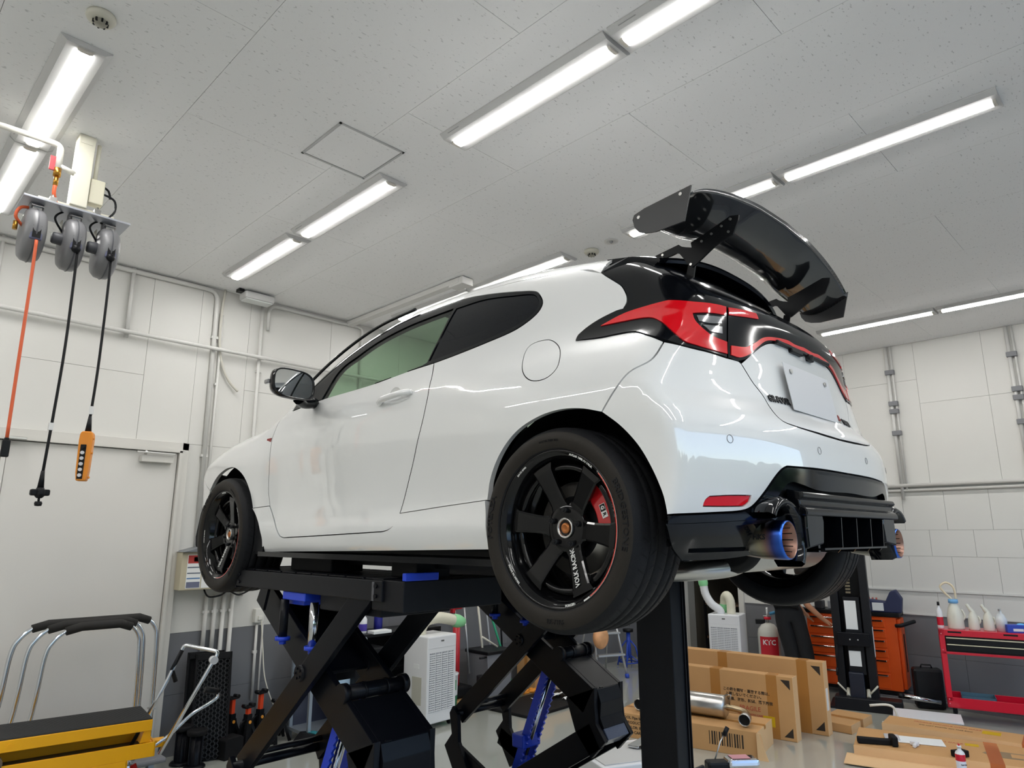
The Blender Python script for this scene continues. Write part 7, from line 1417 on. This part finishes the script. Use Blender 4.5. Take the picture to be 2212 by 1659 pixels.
node('pelvis', -.07, 0, .97, .105); node('waist', -.06, .06, 1.08, .10, 'pelvis'); node('chest', -.01, .16, 1.20, .115, 'waist'); node('upper', .04, .24, 1.28, .11, 'chest'); node('neck', .09, .29, 1.33, .052, 'upper'); node('jaw', .13, .33, 1.355, .06, 'neck'); node('head', .155, .35, 1.40, .088, 'jaw'); node('crown', .15, .345, 1.455, .068, 'head')
for sd, a in (('l', (-.10, .26)), ('r', (.13, .18))):
    node('sh'+sd, a[0], a[1], 1.25, .062, 'upper')
node('elbr', .15, .10, 1.04, .040, 'shr'); node('wrr', .33, .14, .865, .027, 'elbr'); node('palmr', .375, .15, .835, .030, 'wrr')
node('elbl', -.0, .38, 1.05, .042, 'shl'); node('wrl', .16, .40, .88, .027, 'elbl'); node('palml', .20, .40, .85, .030, 'wrl')
for h, (s, t, z) in (('r', (.375, .15, .835)), ('l', (.20, .40, .85))):
    for k, (ds, dt, ln) in enumerate(((.030, -.022, .040), (.036, -.008, .046), (.036, .008, .043), (.030, .022, .034))):
        node('f%s%d' % (h, k), s+ds, t+dt, z-.014, .0085, 'palm'+h); node('g%s%d' % (h, k), s+ds+ln*.6, t+dt*1.2, z-.030, .0075, 'f%s%d' % (h, k)); node('e%s%d' % (h, k), s+ds+ln*.75, t+dt*1.2, z-.052, .0065, 'g%s%d' % (h, k))
    node('t%s' % h, s+.005, t-.030, z-.020, .0095, 'palm'+h); node('u%s' % h, s+.028, t-.038, z-.040, .008, 't%s' % h)
for sd, o in (('l', -.14), ('r', .02)):
    node('hip'+sd, o, .02+.03*(sd == 'r'), .90, .072, 'pelvis'); node('knee'+sd, o+.08, .04, .50, .062, 'hip'+sd); node('ank'+sd, o+.12, -.02, .09, .042, 'knee'+sd); node('toe'+sd, o+.17, .12, .04, .036, 'ank'+sd)
pb = skin_mesh('person', order, ed, rd, 0, 2, SKN)
per = link('person', pb, None, tuple(B_), None, label='person in black T-shirt and trousers bending over the orange tool chest, reaching with one arm', cat='person')
def clothes(name, chain, grow, m, cuts=()):
    idx = []; vs = []; rs = []; es = []
    for n in chain: idx.append(SK[n]); vs.append(order[SK[n]].copy()); rs.append(rd[SK[n]]+grow)
    mp = {a: i for i, a in enumerate(idx)}
    for a, b in ed:
        if a in mp and b in mp: es.append((mp[a], mp[b]))
    for (a, b, f, r) in cuts:
        vs.append(order[SK[a]].lerp(order[SK[b]], f)); rs.append(r); es.append((mp[SK[a]], len(vs)-1))
    return link(name, skin_mesh(name, vs, es, rs, 0, 2, m), per)
clothes('t_shirt', ['waist', 'pelvis', 'chest', 'upper', 'shl', 'shr'], .036, CLOTH, (('shr', 'elbr', .55, .060), ('shl', 'elbl', .55, .060), ('upper', 'neck', .45, .072)))
clothes('trousers', ['pelvis', 'hipl', 'kneel', 'hipr', 'kneer', 'waist'], .034, CLOTH, (('kneel', 'ankl', .93, .065), ('kneer', 'ankr', .93, .065)))
for sd in 'lr':
    a, b = order[SK['ank'+sd]], order[SK['toe'+sd]]; link('shoe', skin_mesh('shoe', [a+Vector((0, 0, -.035)), a.lerp(b, .5), b+(b-a)*.25, a-(b-a)*.25+Vector((0, 0, -.03))], [(0, 1), (1, 2), (0, 3)], [.05, .046, .040, .045], 0, 2, SATB), per)
hc = order[SK['head']]; hm = MB(); hm.sphere(tuple(hc+PV(-.012, -.01, .030)), .098, 20, 14, sc=(1, 1, .95)); hm.build('hair', HAIR, per)
fd = (PV(.75, .6, -.35)).normalized(); rt_ = fd.cross(Vector((0, 0, 1))).normalized(); up_ = rt_.cross(fd)
for s in (-1, 1):
    MB().sphere(tuple(hc+fd*.082+rt_*s*.032+up_*-.01), .011, 10, 8).build('eye', mat('eye_dark', '20160f', .3), per)
    MB().sphere(tuple(hc+rt_*s*.090+up_*-.02), .026, 12, 8, sc=(.6, .6, 1)).build('ear', SKN, per)
MB().sphere(tuple(hc+fd*.10+up_*-.03), .018, 10, 8).build('nose', SKN, per); MB().sphere(tuple(hc+fd*.088+up_*-.062), .018, 10, 8, sc=(1, 1, .35)).build('mouth', mat('lip_tone', 'b06a58', .5), per)
